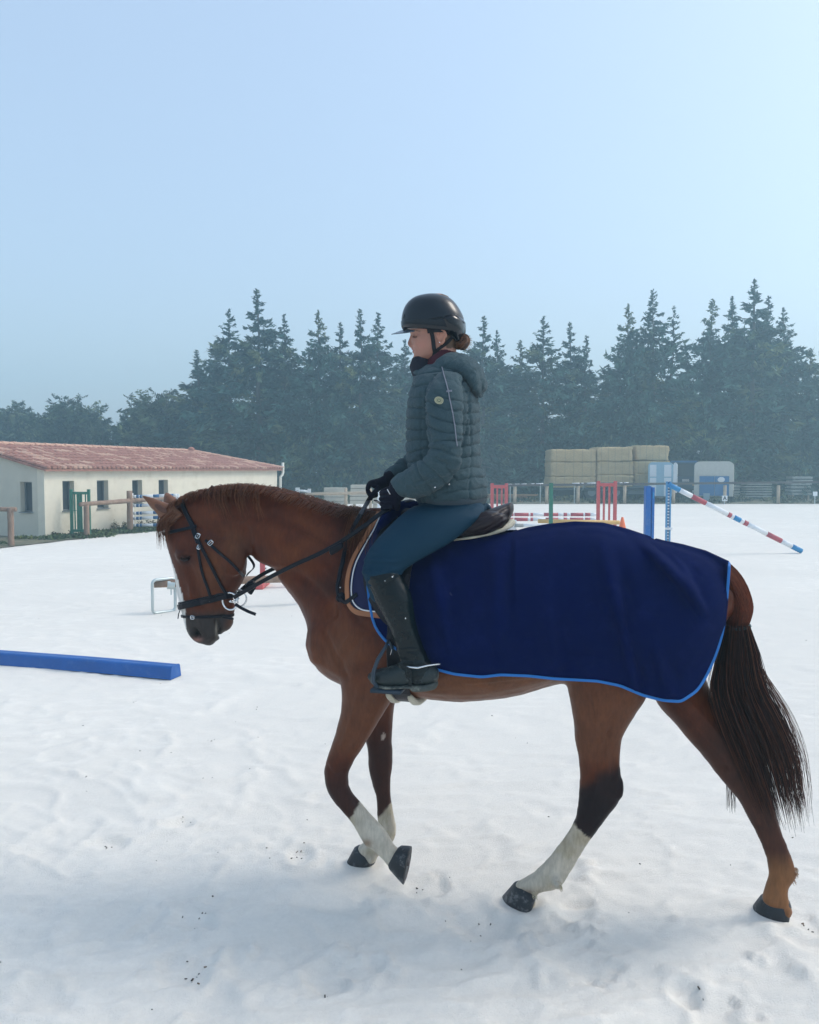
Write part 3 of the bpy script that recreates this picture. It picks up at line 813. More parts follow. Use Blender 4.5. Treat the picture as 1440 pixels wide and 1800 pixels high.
# thick blue pillar
Y = 16.2; x = AT(1140.5, 900, Y).x; zt = 1.75 - (856 - 825) / 1440 * Y
t = wthing('jump_pillar', (x, Y, 0), 'thick bright blue jump pillar behind the horse rump', 'jump stand')
pm = MB().box((x - .080, Y - .08, .0), (x + .03, Y + .08, zt)); part('panel', pm, m_blue, t, bevel=.01)
part('flange', MB().box((x + .036, Y - .10, .0), (x + .085, Y + .06, zt - .004)), m_blue, t, bevel=.006)
part('cap', MB().box((x - .075, Y - .075, zt + .002), (x + .025, Y + .075, zt + .018)), m_blue, t, bevel=.004)
part('plate', MB().box((x + .04, Y - .112, zt - .22), (x + .075, Y - .103, zt - .10)), m_cblue, t)
# perforated standard with cups and the fallen pole leaning on it
Y = 17.0; A_ = AT(1175.5, 848, Y); x = A_.x; zt = A_.z + .02
t = wthing('jump_standard', (x, Y, 0), 'slim pale blue perforated jump standard carrying the fallen striped pole', 'jump stand')
m_pblue = M('pale_blue_paint', (.10, .30, .52), rough=.5, var=.1)
for s in (-1, 1): part('side_rail', MB().box((x + s * .036 - .014, Y - .03, .02), (x + s * .036 + .014, Y + .03, zt)), m_pblue, t, bevel=.003)
hb = MB()
zz = .05
while zz < zt - .03:
    hb.box((x - .0215, Y - .012, zz), (x + .0215, Y + .012, zz + .032), 0); zz += .062
part('hole_strip', hb, m_white, t)['kind'] = 'stuff'
part('backing_strip', MB().box((x - .021, Y + .014, .02), (x + .021, Y + .022, zt - .01)), m_dblue, t)
part('cup', MB().box((x - .07, Y - .075, .50), (x + .07, Y - .034, .545)), m_white, t, bevel=.004)
for s in (0, 1): part('foot', MB().box((x - (.3 if s else .03), Y - (.03 if s else .3), -.01), (x + (.3 if s else .03), Y + (.03 if s else .3), .045 - .005 * s)), m_pblue, t)
B_ = G(1409, 973); A2 = AT(1176, 852, Y - .10)
banded_pole('jump_pole', A2, (B_.x, B_.y, .05), .052, [(0, .115, 1), (.29, .40, 2), (.615, .645, 2), (.665, .72, 1), (.742, .77, 2), (.0, .0, 0)] [:0] + [(0, .08, 1), (.17, .275, 2), (.44, .465, 2), (.485, .535, 1), (.56, .59, 2), (.735, .845, 2), (.925, 1.0, 1)], m_white, [m_cblue, m_redband],
            'white jump pole with red and blue bands fallen with one end on the sand')
# low red-white planks between the red wings and the ochre ground pole
for k, (py, Y) in enumerate(((904.5, 23.6), (913, 22.9))):
    a = AT(893, py, Y); b = AT(1050, py, Y)
    mbp = MB(); L_ = b.x - a.x
    bands = [(.02, .06), (.07, .23), (.25, .28), (.40, .56), (.62, .66), (.70, .84), (.86, .92)] if k == 0 else [(.02, .06), (.07, .22), (.25, .28), (.42, .56), (.62, .66), (.69, .84), (.86, .92)]
    banded_pole('jump_pole', a, b, .05, [(p, q, 1) for p, q in bands], m_white, [m_redband], 'red and white jump pole lying %s between the two red wings' % ('higher and farther' if k == 0 else 'lower and nearer'), group='red and white poles between the red wings')
Y = 21.2; a = AT(946, 916, Y); b = AT(1089, 918.5, Y)
banded_pole('jump_pole', a, b, .055, [], m_yel, [m_yel], 'ochre yellow jump pole in front of the red wings')
a = AT(880, 924, 22.6); b = AT(960, 924, 22.6)
banded_pole('jump_pole', (a.x, a.y, .2), (b.x, b.y, .2), .05, [(.3, .5, 1)], m_white, [M('grey_band', (.3, .31, .3))], 'white and grey pole low behind the saddle cantle')
# supports under the hanging poles
for px, Y, py in ((899, 23.25, 915), (1044, 23.25, 915), (952, 21.2, 921), (1030, 21.2, 921)):
    p = AT(px, py, Y); o = part('pole_block', MB().box((p.x - .09, p.y - .45 if Y > 22 else p.y - .12, .0), (p.x + .09, p.y + .45 if Y > 22 else p.y + .12, max(.1, AT(px, 911 if Y > 22 else 920.5, Y).z - .02))), m_white, None, bevel=.01, base=(p.x, p.y, 0))
    tagp(o, {899: 'white block under the left end of the red and white poles', 1044: 'white block under the right end of the red and white poles', 952: 'white block under the left end of the ochre pole', 1030: 'white block under the right end of the ochre pole'}[px], 'jump block', 'white pole blocks')
# cone
c = G(1094, 931); k_ = c.y / 1440
t = wthing('traffic_cone', (c.x, c.y, 0), 'small orange cone on the sand beside the red jump wing', 'cone')
part('body', MB().lathe((c.x, c.y, .02), [(.12, 0), (.105, .03), (.035, .33), (.028, .345)], 18), m_orange, t, smooth=True)
part('base', MB().box((c.x - .16, c.y - .16, -.005), (c.x + .16, c.y + .16, .022)), m_orange, t, bevel=.008)
# blue and white poles jump behind the timber fence, before the stable wall
YJ = 23.4
t = None
for k, (px, yt) in enumerate(((232, 867), (313, 868))):
    p = AT(px, 900, YJ); zt = 1.75 - (yt - 825) / 1440 * YJ
    t = wthing('jump_stand', (p.x, YJ, 0), 'white jump stand at the %s end of the blue and white poles' % ('left' if k == 0 else 'right'), 'jump stand', 'white stands of the blue and white jump')
    part('upright', MB().box((p.x - .04, YJ - .04, 0), (p.x + .04, YJ + .04, zt)), m_white, t, bevel=.005)
    part('foot', MB().box((p.x - .05, YJ - .35, -.005), (p.x + .05, YJ + .35, .05)), m_white, t, bevel=.005)
for k, (ya, yb_) in enumerate(((873, 870.5), (889, 886), (902.5, 899), (911.5, 908), (923.5, 922))):
    a = AT(235, ya, YJ - .09); b = AT(311, yb_, YJ - .09)
    banded_pole('jump_pole', a, b, .045, [(.07, .13, 1), (.15, .20, 1), (.46, .60, 1), (.80, .93, 1)], m_white, [m_dblue], '%s of the blue banded white poles in front of the stable wall' % ['topmost', 'second from top', 'middle one', 'fourth from top', 'lowest'][k], group='blue banded poles by the stable')

# cavaletti close by, behind the horse head
Yc = G(283, 1079).y
t = wthing('cavaletti', (AT(283, 1079, Yc).x, Yc, 0), 'low cavaletti with grey steel end frames and a brown pole behind the horse head', 'cavaletti')
def cframe(x0, Yf, tx):
    pts = []; Wd = .30; Hh = .405; r = .05
    for cx, cz, a0 in ((Wd - r, r, -90), (Wd - r, Hh - r, 0), (r, Hh - r, 90), (r, r, 180)):
        for k in range(5):
            a = R(a0 + 90 * k / 4); pts.append((x0 + (cx + r * math.cos(a)) * tx[0], Yf + (cx + r * math.cos(a)) * tx[1], cz + r * math.sin(a) + .005))
    return MB().tube(pts, .019, 8, closed=True)
xL = AT(268, 1040, Yc).x
part('end_frame', cframe(xL, Yc, (.72, .69)), m_metal, t, smooth=True)
pa = AT(271, 1026.5, Yc + .1); pb = AT(545, 1035.5, Yc + .75); dpb = (pb - pa).normalized()
pe = pa + dpb * 3.1; pe.z = pa.z - .01
part('end_frame', cframe(pe.x - .20, pe.y - .12, (.72, .69)), m_metal, t, smooth=True)
logpart('pole', pa, pe, .047, .050, t, seed=21, n=14)
hp = pa + dpb * .20
part('bracket', MB().tube([hp - dpb * .045, hp + dpb * .045], .058, 14).tube([hp - Vector((0, 0, .05)), hp - Vector((0, 0, .13))], .008, 6), m_metal, t, smooth=False)
# red stand whose top is hidden by the neck
c = G(462, 1031); 
t = wthing('jump_wing', (c.x, c.y, 0), 'red and white jump stand seen through the gap under the horse neck', 'jump wing')
part('upright', MB().box((c.x - .035, c.y - .035, .04), (c.x + .035, c.y + .035, 1.2)), m_red, t, bevel=.006)
part('upright', MB().box((c.x + .45, c.y - .035, .04), (c.x + .52, c.y + .035, 1.2)), m_red, t, bevel=.006)
part('foot', MB().box((c.x - .10, c.y - .30, -.005), (c.x + .055, c.y + .30, .075)), m_red, t, bevel=.01)
part('rail', MB().box((c.x + .04, c.y - .03, .09), (c.x + .445, c.y + .03, .15)), m_red, t, bevel=.005)
hs = MB()
for k in range(16): hs.box((c.x + .04, c.y - .012, .2 + k * .06), (c.x + .055, c.y + .012, .225 + k * .06))
part('hole_strip', hs, m_sill, t)['kind'] = 'stuff'
a = G(478, 1023); b = G(500, 1021)
banded_pole('jump_pole', (a.x, a.y, .06), (b.x + 2.2, b.y + .4, .06), .055, [(.1, .2, 1), (.4, .55, 1), (.8, .92, 1)], m_white, [m_redband], 'red and white pole on the sand under the horse neck')

# blue square beam at left
R1 = G(298, 1195); L1 = G(-11, 1168); d = (L1 - R1).normalized(); n_ = Vector((-d.y, d.x, 0)); n_ = n_ if n_.y > 0 else -n_
hgt = .108; Lb = 3.0
m_beam = M('blue_plastic', (.0, .085, .34), rough=.35, var=.16, vscale=3.5, dust=(.12, .22, .45), dscale=9, damt=.35, bump=.06, bscale=30)
mb = MB(); prof = [(-.004, 0), (0, .012), (.012, hgt - .02), (.02, hgt - .006), (.035, hgt), (.075, hgt - .006), (.115, hgt), (.13, hgt - .006), (.138, hgt - .02), (.15, .012), (.154, 0)]
V = []; NS = 24
for k in range(NS + 1):
    s = Lb * k / NS
    for (q, z) in prof:
        V.append(R1 + d * (s + .0) + n_ * q + up * (z + .004 * math.sin(s * 2.1)))
n = len(prof); F = [(i * n + j, i * n + j + 1, (i + 1) * n + j + 1, (i + 1) * n + j) for i in range(NS) for j in range(n - 1)]
F += [tuple(range(n))[::-1], tuple(NS * n + j for j in range(n))] + [(i * n, (i + 1) * n, (i + 1) * n + n - 1, i * n + n - 1) for i in range(NS)]
t = wthing('ground_beam', tuple(R1), 'bright blue square plastic ground beam lying on the sand at left', 'ground pole')
mb.add(V, F); part('beam', mb, m_beam, t, smooth=False, bevel=.004)
mb = MB(); V = []
for s in (-.014, .0):
    for (q, z) in prof: V.append(R1 + d * s + n_ * (.075 + (q - .075) * 1.02) + up * (z * 1.02))
mb.add(V, [(j, j + 1, n + j + 1, n + j) for j in range(n - 1)] + [tuple(range(n))[::-1], tuple(n + j for j in range(n))]); part('end_cap', mb, m_beam, t)

# ------------------------------------------------------------------ beyond the fence
m_hay = M('straw_bale', (.56, .41, .22), rough=1, var=.22, vscale=9, bump=1.0, bscale=40, stretch=(1, 1, 2.5), detail=8)
m_hayl = M('loose_straw', (.6, .45, .25), rough=1, var=.2)
m_string = M('bale_twine', (.40, .31, .19), rough=1)
YH = 46.0
def bale(px0, px1, y0, y1, Y, label, dep=1.2):
    a = AT(px0, y1, Y); b = AT(px1, y0, Y); w = b.x - a.x; h = b.z - a.z
    e = wthing('hay_bale', ((a.x + b.x) / 2, Y + dep / 2, a.z), label, 'hay bale', 'big square bales stacked on the trailer')
    nx, ny, nz = 22, 10, 10; bm = bmesh.new(); bmesh.ops.create_cube(bm, size=1); bmesh.ops.subdivide_edges(bm, edges=bm.edges[:], cuts=11, use_grid_fill=True)
    c = Vector(((a.x + b.x) / 2, Y + dep / 2, (a.z + b.z) / 2)); sd = rnd.uniform(0, 99)
    for v in bm.verts:
        p = Vector((v.co.x * w, v.co.y * dep, v.co.z * h)); m_ = max(abs(v.co.x), abs(v.co.y), abs(v.co.z))
        rr = sorted((abs(v.co.x), abs(v.co.y), abs(v.co.z))); corner = max(0, rr[1] - .38) * .6
        q = p * (1 - corner * .35)
        q += Vector((noise.noise(p * 3 + Vector((sd, 0, 0))), noise.noise(p * 3 + Vector((0, sd, 0))), noise.noise(p * 3 + Vector((0, 0, sd))))) * .05
        q += Vector((noise.noise(p * 11 + Vector((sd, 0, 0))), noise.noise(p * 11 + Vector((0, sd, 0))), noise.noise(p * 11 + Vector((0, 0, sd))))) * .03
        v.co = c + q
    mb = MB(); bm.verts.ensure_lookup_table(); mb.add([v.co.copy() for v in bm.verts], [[v.index for v in f.verts] for f in bm.faces]); bm.free()
    part('straw', mb, m_hay, e, smooth=True)
    for k in range(5):
        xx = a.x + w * (.12 + .19 * k); V = [(xx, Y - .02, a.z + .03), (xx, Y - .02, b.z - .02), (xx, Y + dep, b.z - .0)]
        part('twine', MB().tube(V, .012, 4), m_string, e)
    return e
cols = [(968, 1049, [(790, 812), (812, 838), (838, 857)], YH, 'left'), (1049, 1114, [(786, 811), (811, 835), (835, 856)], YH - .1, 'middle'), (1115.5, 1178, [(783, 809), (810, 834), (834, 856)], YH + .1, 'right')]
for px0, px1, rows, Y, nm in cols:
    for k, (a, b) in enumerate(rows):
        bale(px0 + rnd.uniform(-1, 1) + (1.5 if k == 0 else 0), px1 + rnd.uniform(-1, 1), a, b, Y + rnd.uniform(-.08, .08), '%s square hay bale in the %s column of the trailer stack' % (['top', 'middle', 'bottom'][k], nm), dep=2.2)
m_dark = M('dark_chassis', (.04, .045, .05), rough=.7); m_tyre = M('black_rubber', (.02, .02, .022), rough=.85)
a = AT(966, 862, YH); b = AT(1180, 857, YH)
t = wthing('flatbed_trailer', ((a.x + b.x) / 2, YH + 1.1, 0), 'dark two axle flatbed trailer under the hay stack', 'trailer')
part('bed', MB().box((a.x, YH - .1, a.z), (b.x, YH + 2.3, b.z - .02)), m_dark, t, bevel=.02)
part('chassis', MB().box((a.x + .5, YH + .5, a.z - .3), (b.x - .3, YH + 1.7, a.z - .003)), m_dark, t)
for px in (1040, 1083):
    for side in (-.02, 1.9):
        p = AT(px, 874, YH); w = MB(); c = Vector((p.x, YH + side, .46)); N_ = 24
        w.tube([c, c + Vector((0, .28, 0))], .45, N_); tp = part('wheel', w, m_tyre, t, bevel=.04)
        part('rim', MB().tube([c - Vector((0, .02, 0)), c + Vector((0, .01, 0))], .22, 16), m_sill, tp)
        if side < 0:
            V = [(c.x + math.cos(R(an)) * .56, c.y - .06, c.z + math.sin(R(an)) * .56) for an in range(10, 171, 16)]
            part('mudguard', MB().ribbon(V, [Vector((v[0] - c.x, 0, v[2] - c.z)) for v in V], .5, .02), m_sill, t)
for px in (975, 1120, 1160):
    p = AT(px, 870, YH + .6); part('leg', MB().box((p.x - .06, YH + .5, -.02), (p.x + .06, YH + .62, a.z - .28)), m_dark, t)
part('side_box', MB().box((AT(1104, 870, YH).x, YH, .35), (AT(1140, 870, YH).x, YH + .5, .85)), m_sill, t, bevel=.02)

def rounded_front(x0, x1, z0, z1, r, Y0, Y1, n=6):
    """box with rounded upper edges running along Y"""
    pts = [(x0, z0), (x1, z0)]
    for k in range(n + 1):
        a = R(90 * k / n); pts.append((x1 - r + r * math.cos(a), z1 - r + r * math.sin(a)))
    for k in range(n + 1):
        a = R(90 + 90 * k / n); pts.append((x0 + r + r * math.cos(a), z1 - r + r * math.sin(a)))
    N_ = len(pts); V = [(x, Y0, z) for x, z in pts] + [(x, Y1, z) for x, z in pts]
    return MB().add(V, [tuple(range(N_)), tuple(range(2 * N_ - 1, N_ - 1, -1))] + [(k, N_ + k, N_ + (k + 1) % N_, (k + 1) % N_) for k in range(N_)])
def px_x(px, Y): return AT(px, 850, Y).x
def py_z(py, Y): return 1.75 - (py - 825) / 1440 * Y
m_lblue = M('light_blue_trailer', (.28, .44, .55), rough=.4, var=.08); m_wpanel = M('white_trailer_panel', (.66, .70, .74), rough=.4, var=.05)
m_tblue = M('deep_blue_paint', (.02, .14, .34), rough=.35, var=.1); m_cream = M('cream_canvas', (.55, .53, .47), rough=.8, var=.1)
# light blue horse trailer
Y = 43.6
x0, x1 = px_x(1140, Y), px_x(1182, Y)
t = wthing('horse_trailer', ((x0 + x1) / 2, Y, 0), 'light blue horse trailer with white panes in front of the hay bales', 'horse trailer')
part('body', rounded_front(x0, x1, .3, py_z(812.5, Y), .22, Y, Y + 3.0), m_lblue, t)
for a, b in ((1143, 1154), (1167, 1179)):
    part('upper_panel', MB().box((px_x(a, Y), Y - .03, py_z(838, Y)), (px_x(b, Y), Y - .005, py_z(817, Y))), m_wpanel, t, bevel=.01)
    part('lower_panel', MB().box((px_x(a, Y), Y - .03, py_z(874, Y)), (px_x(b, Y), Y - .005, py_z(840, Y))), m_wpanel, t, bevel=.01)
part('nose', rounded_front(x1 + .01, px_x(1189, Y), .5, py_z(813, Y), .12, Y + .1, Y + 2.8), m_white, t)
for s in (0, 1):
    c = Vector((x0 + .1 if s == 0 else x1 - .1, Y + 1.2 + .0, .3)); wv = part('wheel', MB().tube([c - Vector((.1, 0, 0)), c + Vector((.1, 0, 0))], .31, 18), m_tyre, t, bevel=.03)
    part('rim', MB().tube([c - Vector((.105, 0, 0)), c + Vector((.105, 0, 0))], .16, 12), m_sill, wv)
part('bumper', MB().box((x0 + .05, Y - .06, .22), (x1 - .05, Y + .2, .32)), m_dark, t)
# dark blue lorry
Y = 47.2
x0, x1 = px_x(1178, Y), px_x(1226, Y)
t = wthing('lorry', ((x0 + x1) / 2, Y, 0), 'dark blue lorry cab parked between the two horse trailers', 'truck')
m_nblue = M('navy_lorry_paint', (.03, .08, .15), rough=.35, var=.08)
part('cab', rounded_front(x0, x1, .55, py_z(809, Y), .15, Y, Y + 2.2), m_nblue, t)
part('windscreen', MB().box((x0 + .18, Y - .02, py_z(837, Y)), (x1 - .25, Y - .004, py_z(815, Y))), m_glass, t, bevel=.01)
part('sun_visor', MB().box((x0 + .05, Y - .18, py_z(813, Y)), (x1 - .1, Y - .025, py_z(810.5, Y))), m_tblue, t)
part('bumper', MB().box((x0 + .05, Y - .12, .35), (x1 - .05, Y + .2, .62)), m_dark, t, bevel=.02)
part('number_plate', MB().box((px_x(1199, Y), Y - .03, py_z(846.5, Y)), (px_x(1211, Y), Y - .022, py_z(842, Y))), m_white, t)
part('headlight', MB().box((px_x(1183, Y), Y - .135, .42), (px_x(1189, Y), Y - .122, .56)), m_wpanel, t)
part('headlight', MB().box((px_x(1216, Y), Y - .135, .42), (px_x(1222, Y), Y - .122, .56)), m_wpanel, t)
part('reflector', MB().box((px_x(1216.5, Y), Y - .03, py_z(853.5, Y)), (px_x(1220, Y), Y - .02, py_z(849.5, Y))), m_yel, t)
part('mirror', MB().box((px_x(1223, Y), Y - .15, py_z(831, Y)), (px_x(1226, Y), Y - .05, py_z(819, Y))), m_dark, t)
for s in (x0 + .2, x1 - .2):
    wv = part('wheel', MB().tube([(s - .14, Y + .9, .46), (s + .14, Y + .9, .46)], .46, 20), m_tyre, t, bevel=.03)
    part('rim', MB().tube([(s - .145, Y + .9, .46), (s + .145, Y + .9, .46)], .24, 14), m_sill, wv)
# horse trailer with cream canvas top
Y = 43.4
x0, x1 = px_x(1222, Y), px_x(1287, Y); zt = py_z(811, Y)
t = wthing('horse_trailer', ((x0 + x1) / 2, Y, 0), 'horse trailer with cream canvas top and deep blue rear ramp, under the tall spire tree', 'horse trailer')
part('frame', rounded_front(x0, x1, .32, zt, .28, Y + .01, Y + 3.1), m_cream, t)
xm = px_x(1256, Y)
part('canvas_flap', rounded_front(x0 + .06, xm - .012, py_z(835.5, Y), zt - .05, .2, Y - .02, Y + .004), m_cream, t)
part('canvas_flap', rounded_front(xm + .012, x1 - .06, py_z(835.5, Y), zt - .05, .2, Y - .02, Y + .004), m_cream, t)
xa, xb = px_x(1231, Y), px_x(1280, Y)
part('ramp', MB().box((xa, Y - .035, .35), (xm - .01, Y - .0, py_z(837, Y))), m_tblue, t, bevel=.008)
part('ramp', MB().box((xm + .01, Y - .035, .35), (xb, Y - .0, py_z(837, Y))), m_tblue, t, bevel=.008)
part('sign', MB().ell((px_x(1267, Y), Y - .045, py_z(843, Y)), (.18, 0, 0), (0, .01, 0), (0, 0, .14), 18), m_white, t)
part('sticker', MB().box((px_x(1238, Y), Y - .042, py_z(880, Y)), (px_x(1248.5, Y), Y - .037, py_z(867, Y))), M('pale_sticker', (.35, .45, .5)), t)
part('ramp_bar', MB().box((xa, Y - .05, py_z(850.5, Y)), (xb, Y - .04, py_z(849, Y))), m_metal, t)
for s in (0, 1):
    c = Vector((x0 + .06 if s == 0 else x1 - .06, Y + 1.5, .32)); wv = part('wheel', MB().tube([c - Vector((.1, 0, 0)), c + Vector((.1, 0, 0))], .32, 18), m_tyre, t, bevel=.03)
    part('rim', MB().tube([c - Vector((.105, 0, 0)), c + Vector((.105, 0, 0))], .17, 12), m_sill, wv)
for _o in list(bpy.data.objects):
    if _o.parent is None and _o.name.split('.')[0] in ('horse_trailer', 'lorry'):
        _o.rotation_euler = (0, 0, -math.atan2(_o.location.x, _o.location.y) * 1.08)
# arena letter markers
def letter_board(px, py, Y, letter, lbl, s):
    p = AT(px, py, Y); t = wthing('arena_marker', (p.x, Y, 0), lbl, 'arena marker')
    part('board', MB().box((p.x - s, Y - .02, p.z - s), (p.x + s, Y, p.z + s)), m_white, t, bevel=.008)
    part('stake', MB().box((p.x - .02, Y + .002, -.02), (p.x + .02, Y + .03, p.z - .02)), m_metal, t)
    if letter:
        cu = bpy.data.curves.new('letter', 'FONT'); cu.body = letter; cu.size = s * 2.0; cu.align_x = 'CENTER'; cu.align_y = 'CENTER'; cu.extrude = .003
        cu.offset = .01
        tmp = bpy.data.objects.new('tmp', cu); COL.objects.link(tmp); dg = bpy.context.evaluated_depsgraph_get(); me = bpy.data.meshes.new_from_object(tmp.evaluated_get(dg)); bpy.data.objects.remove(tmp)
        o = bpy.data.objects.new('letter', me); COL.objects.link(o); me.materials.clear(); me.materials.append(m_dark); o.rotation_euler = (R(90), 0, 0); o.parent = t; o.location = (0, -.026, p.z)
letter_board(1274, 876, FY - .5, 'A', 'small white arena marker with a black letter A by the blue ramp', .135)
letter_board(1433, 868, FY - .5, '', 'small white arena marker near the right edge of the photo', .11)
# piles of timber and planks
def pile(Y, px0, px1, y0, y1, n, mat, label, cat, gap=.02, dep=.8, name='plank_stack', jitter=1.5):
    x0, x1 = px_x(px0, Y), px_x(px1, Y); zt = py_z(y0, Y); zb = max(0.0, py_z(y1, Y))
    t = wthing(name, ((x0 + x1) / 2, Y + dep / 2, 0), label, cat)
    h = (zt - zb) / n
    for k in range(n):
        j = rnd.uniform(-jitter, jitter) * Y / 1440; z = zb + h * k
        part('plank', MB().box((x0 + j, Y + rnd.uniform(-.03, .03), z), (x1 + j * .5, Y + dep, z + h - gap)), mat, t, bevel=.01)
    if zb > .1:
        for xx in (x0 + .15, x1 - .15):
            part('bearer', MB().box((xx - .05, Y + .1, -.02), (xx + .05, Y + dep - .1, zb - .003)), m_woodp, t)
    return t
m_pale = M('weathered_pale_boards', (.50, .46, .38), rough=.9, var=.15, vscale=3, bump=.3, bscale=30)
pile(35, 569, 608, 856.5, 890, 4, m_pale, 'pale board stack left of the fence post, over the horse withers', 'board stack', dep=.5)
pile(35, 616, 648, 851.5, 886, 5, m_pale, 'taller pale board stack right of the fence post behind the raised hands', 'board stack', dep=.5)
pile(36, 655, 667, 868, 893, 4, m_pale, 'low pale board stack between the rider hands', 'board stack', dep=.5)
pile(36, 700, 750, 862, 893, 5, m_pale, 'grey board stack seen in the gap under the rider forearm', 'board stack', dep=.5)
t = wthing('white_stand', (px_x(666, 30), 30, 0), 'white jump upright seen just left of the near gloved hand', 'jump stand')
part('upright', MB().box((px_x(663.5, 30), 29.95, 0), (px_x(668.5, 30), 30.05, py_z(857, 30))), m_white, t, bevel=.006)
part('foot', MB().box((px_x(660, 30), 29.7, -.005), (px_x(672, 30), 30.3, .06)), m_white, t, bevel=.006)
for k, (a, b, y) in enumerate(((519.5, 526.5, 857), (541, 546.5, 859))):
    t = wthing('white_stand', (px_x((a + b) / 2, 34), 34, 0), 'white post top showing over the horse crest, %s of two' % ('left' if k == 0 else 'right'), 'jump stand')
    part('upright', MB().box((px_x(a, 34), 33.95, 0), (px_x(b, 34), 34.05, py_z(y, 34))), m_white, t, bevel=.006)
    part('foot', MB().box((px_x(a, 34) - .05, 33.7, -.005), (px_x(b, 34) + .05, 34.3, .06)), m_white, t, bevel=.006)
a = AT(527, 862.5, 34.2); b = AT(541, 864, 34.2); banded_pole('jump_pole', a, b, .05, [], m_white, [m_white], 'white pole between the two white posts over the crest')
m_lumber = M('orange_lumber', (.42, .25, .13), rough=.9, var=.2)
t = wthing('lumber_pile', (px_x(905, 44.5), 44.8, 0), 'low pile of orange brown lumber beyond the fence by the left red wing', 'lumber pile')
for k in range(9):
    y = 868 + k * 1.6; xa = px_x(850 + rnd.uniform(-3, 12), 44.5); xb = px_x(935 + rnd.uniform(-12, 20), 44.5)
    part('plank', MB().beam((xa, 44.2 + .09 * k, py_z(y, 44.5) - .02), (xb, 44.25 + .09 * k, py_z(y + 1.5, 44.5)), .14, .045), m_lumber, t)
for px in (862, 915): part('bearer', MB().box((px_x(px, 44.5) - .08, 44.1, -.02), (px_x(px, 44.5) + .08, 45.1, .1)), m_lumber, t)
m_pgrey = M('grey_pallet_boards', (.36, .36, .33), rough=.9, var=.2)
pile(46, 1312, 1357, 848, 874, 6, m_pgrey, 'grey board pile under the trees right of the cream topped trailer', 'board pile', gap=.07)
pile(47, 1392, 1428, 836, 870, 6, m_pgrey, 'taller grey board pile near the right edge under the trees', 'board pile', gap=.06)
pile(46.5, 1291, 1302, 852, 876, 5, m_pgrey, 'narrow grey board pile just right of the cream topped trailer', 'board pile', gap=.06)
# bits of pale poles resting on the far rail
for k, (a, b) in enumerate(((893, 900), (905, 914), (917, 926), (934, 939), (943, 954), (1008, 1018), (1021, 1025), (1030, 1036), (1038, 1046), (1090, 1094), (1097, 1105))):
    pass
a = AT(893, 852.5, FY + .5); b = AT(955, 851, FY + .5)
banded_pole('jump_pole', a, b, .05, [(.12, .2, 1), (.33, .38, 1), (.53, .66, 1), (.75, .8, 1)], m_white, [m_dwood], 'white pole with dark bands stored level with the far rail, left one')
a = AT(1006, 850.5, FY + .5); b = AT(1105, 849.3, FY + .5)
banded_pole('jump_pole', a, b, .05, [(.13, .16, 1), (.2, .26, 1), (.42, .84, 1), (.89, .92, 1)], m_white, [m_dwood], 'white pole with dark bands stored level with the far rail, before the hay')
t = wthing('pole_rack', (px_x(1000, FY + .6), FY + .62, 0), 'thin grey steel posts holding the stored white poles by the far fence', 'pole rack')
for px in (897, 950, 1010, 1100): 
    x = px_x(px, FY + .6); part('post', MB().box((x - .025, FY + .56, -.02), (x + .025, FY + .62, py_z(851, FY))), m_metal, t)

# dark crumbs, twigs and leaf bits scattered on the sand
dr = random.Random(17); mb = MB()
def ground_z(x, y): return 0.0
seeds = [(374, 1302, 7), (190, 1484, 8), (345, 1705, 16), (343, 1610, 10), (325, 1448, 6), (528, 1500, 8), (530, 1490, 5), (233, 1234, 4), (454, 1247, 4), (143, 1368, 3), (302, 1326, 3), (845, 1628, 6), (742, 1560, 6), (366, 1568, 2), (575, 1741, 4), (1410, 1622, 8), (1224, 1743, 4), (815, 1700, 2), (905, 1298, 3), (635, 1260, 1)]
pts = []
for px, py, n in seeds:
    c = G(px, py)
    for _ in range(max(1, n // 2)): pts.append((c.x + dr.gauss(0, .016), c.y + dr.gauss(0, .028), 1.0))
for _ in range(150):
    yy = 1.5 + 20 * dr.random() ** 1.4; pts.append((dr.uniform(-1, 1) * (yy * .65), yy, .7))
bx = np.array([p[0] for p in pts]); by = np.array([p[1] for p in pts])
from mathutils.kdtree import KDTree
sub = GV[(GV[:, 1] < 23) & (np.abs(GV[:, 0]) < GV[:, 1] * .75)]
kd = KDTree(len(sub))
for i, v in enumerate(sub): kd.insert((v[0], v[1], 0), i)
kd.balance()
for x, y, s in pts:
    _, i, _ = kd.find((x, y, 0)); z = sub[i][2]
    l = dr.uniform(.0015, .0055) * s * (1 + y * .05); a = dr.uniform(0, 6.28); d = Vector((math.cos(a), math.sin(a), dr.uniform(-.2, .4))); w = l * dr.uniform(.15, .6)
    mb.obox((x, y, z + .002), d * l, Vector((-d.y, d.x, 0)) * w, Vector((0, 0, .0015)), 0 if dr.random() < .7 else 1)
o = part('debris', mb, [M('dark_crumbs', (.06, .05, .04), rough=1, var=.4), M('brown_bits', (.16, .12, .08), rough=1, var=.4)]); tagp(o, kind='stuff')
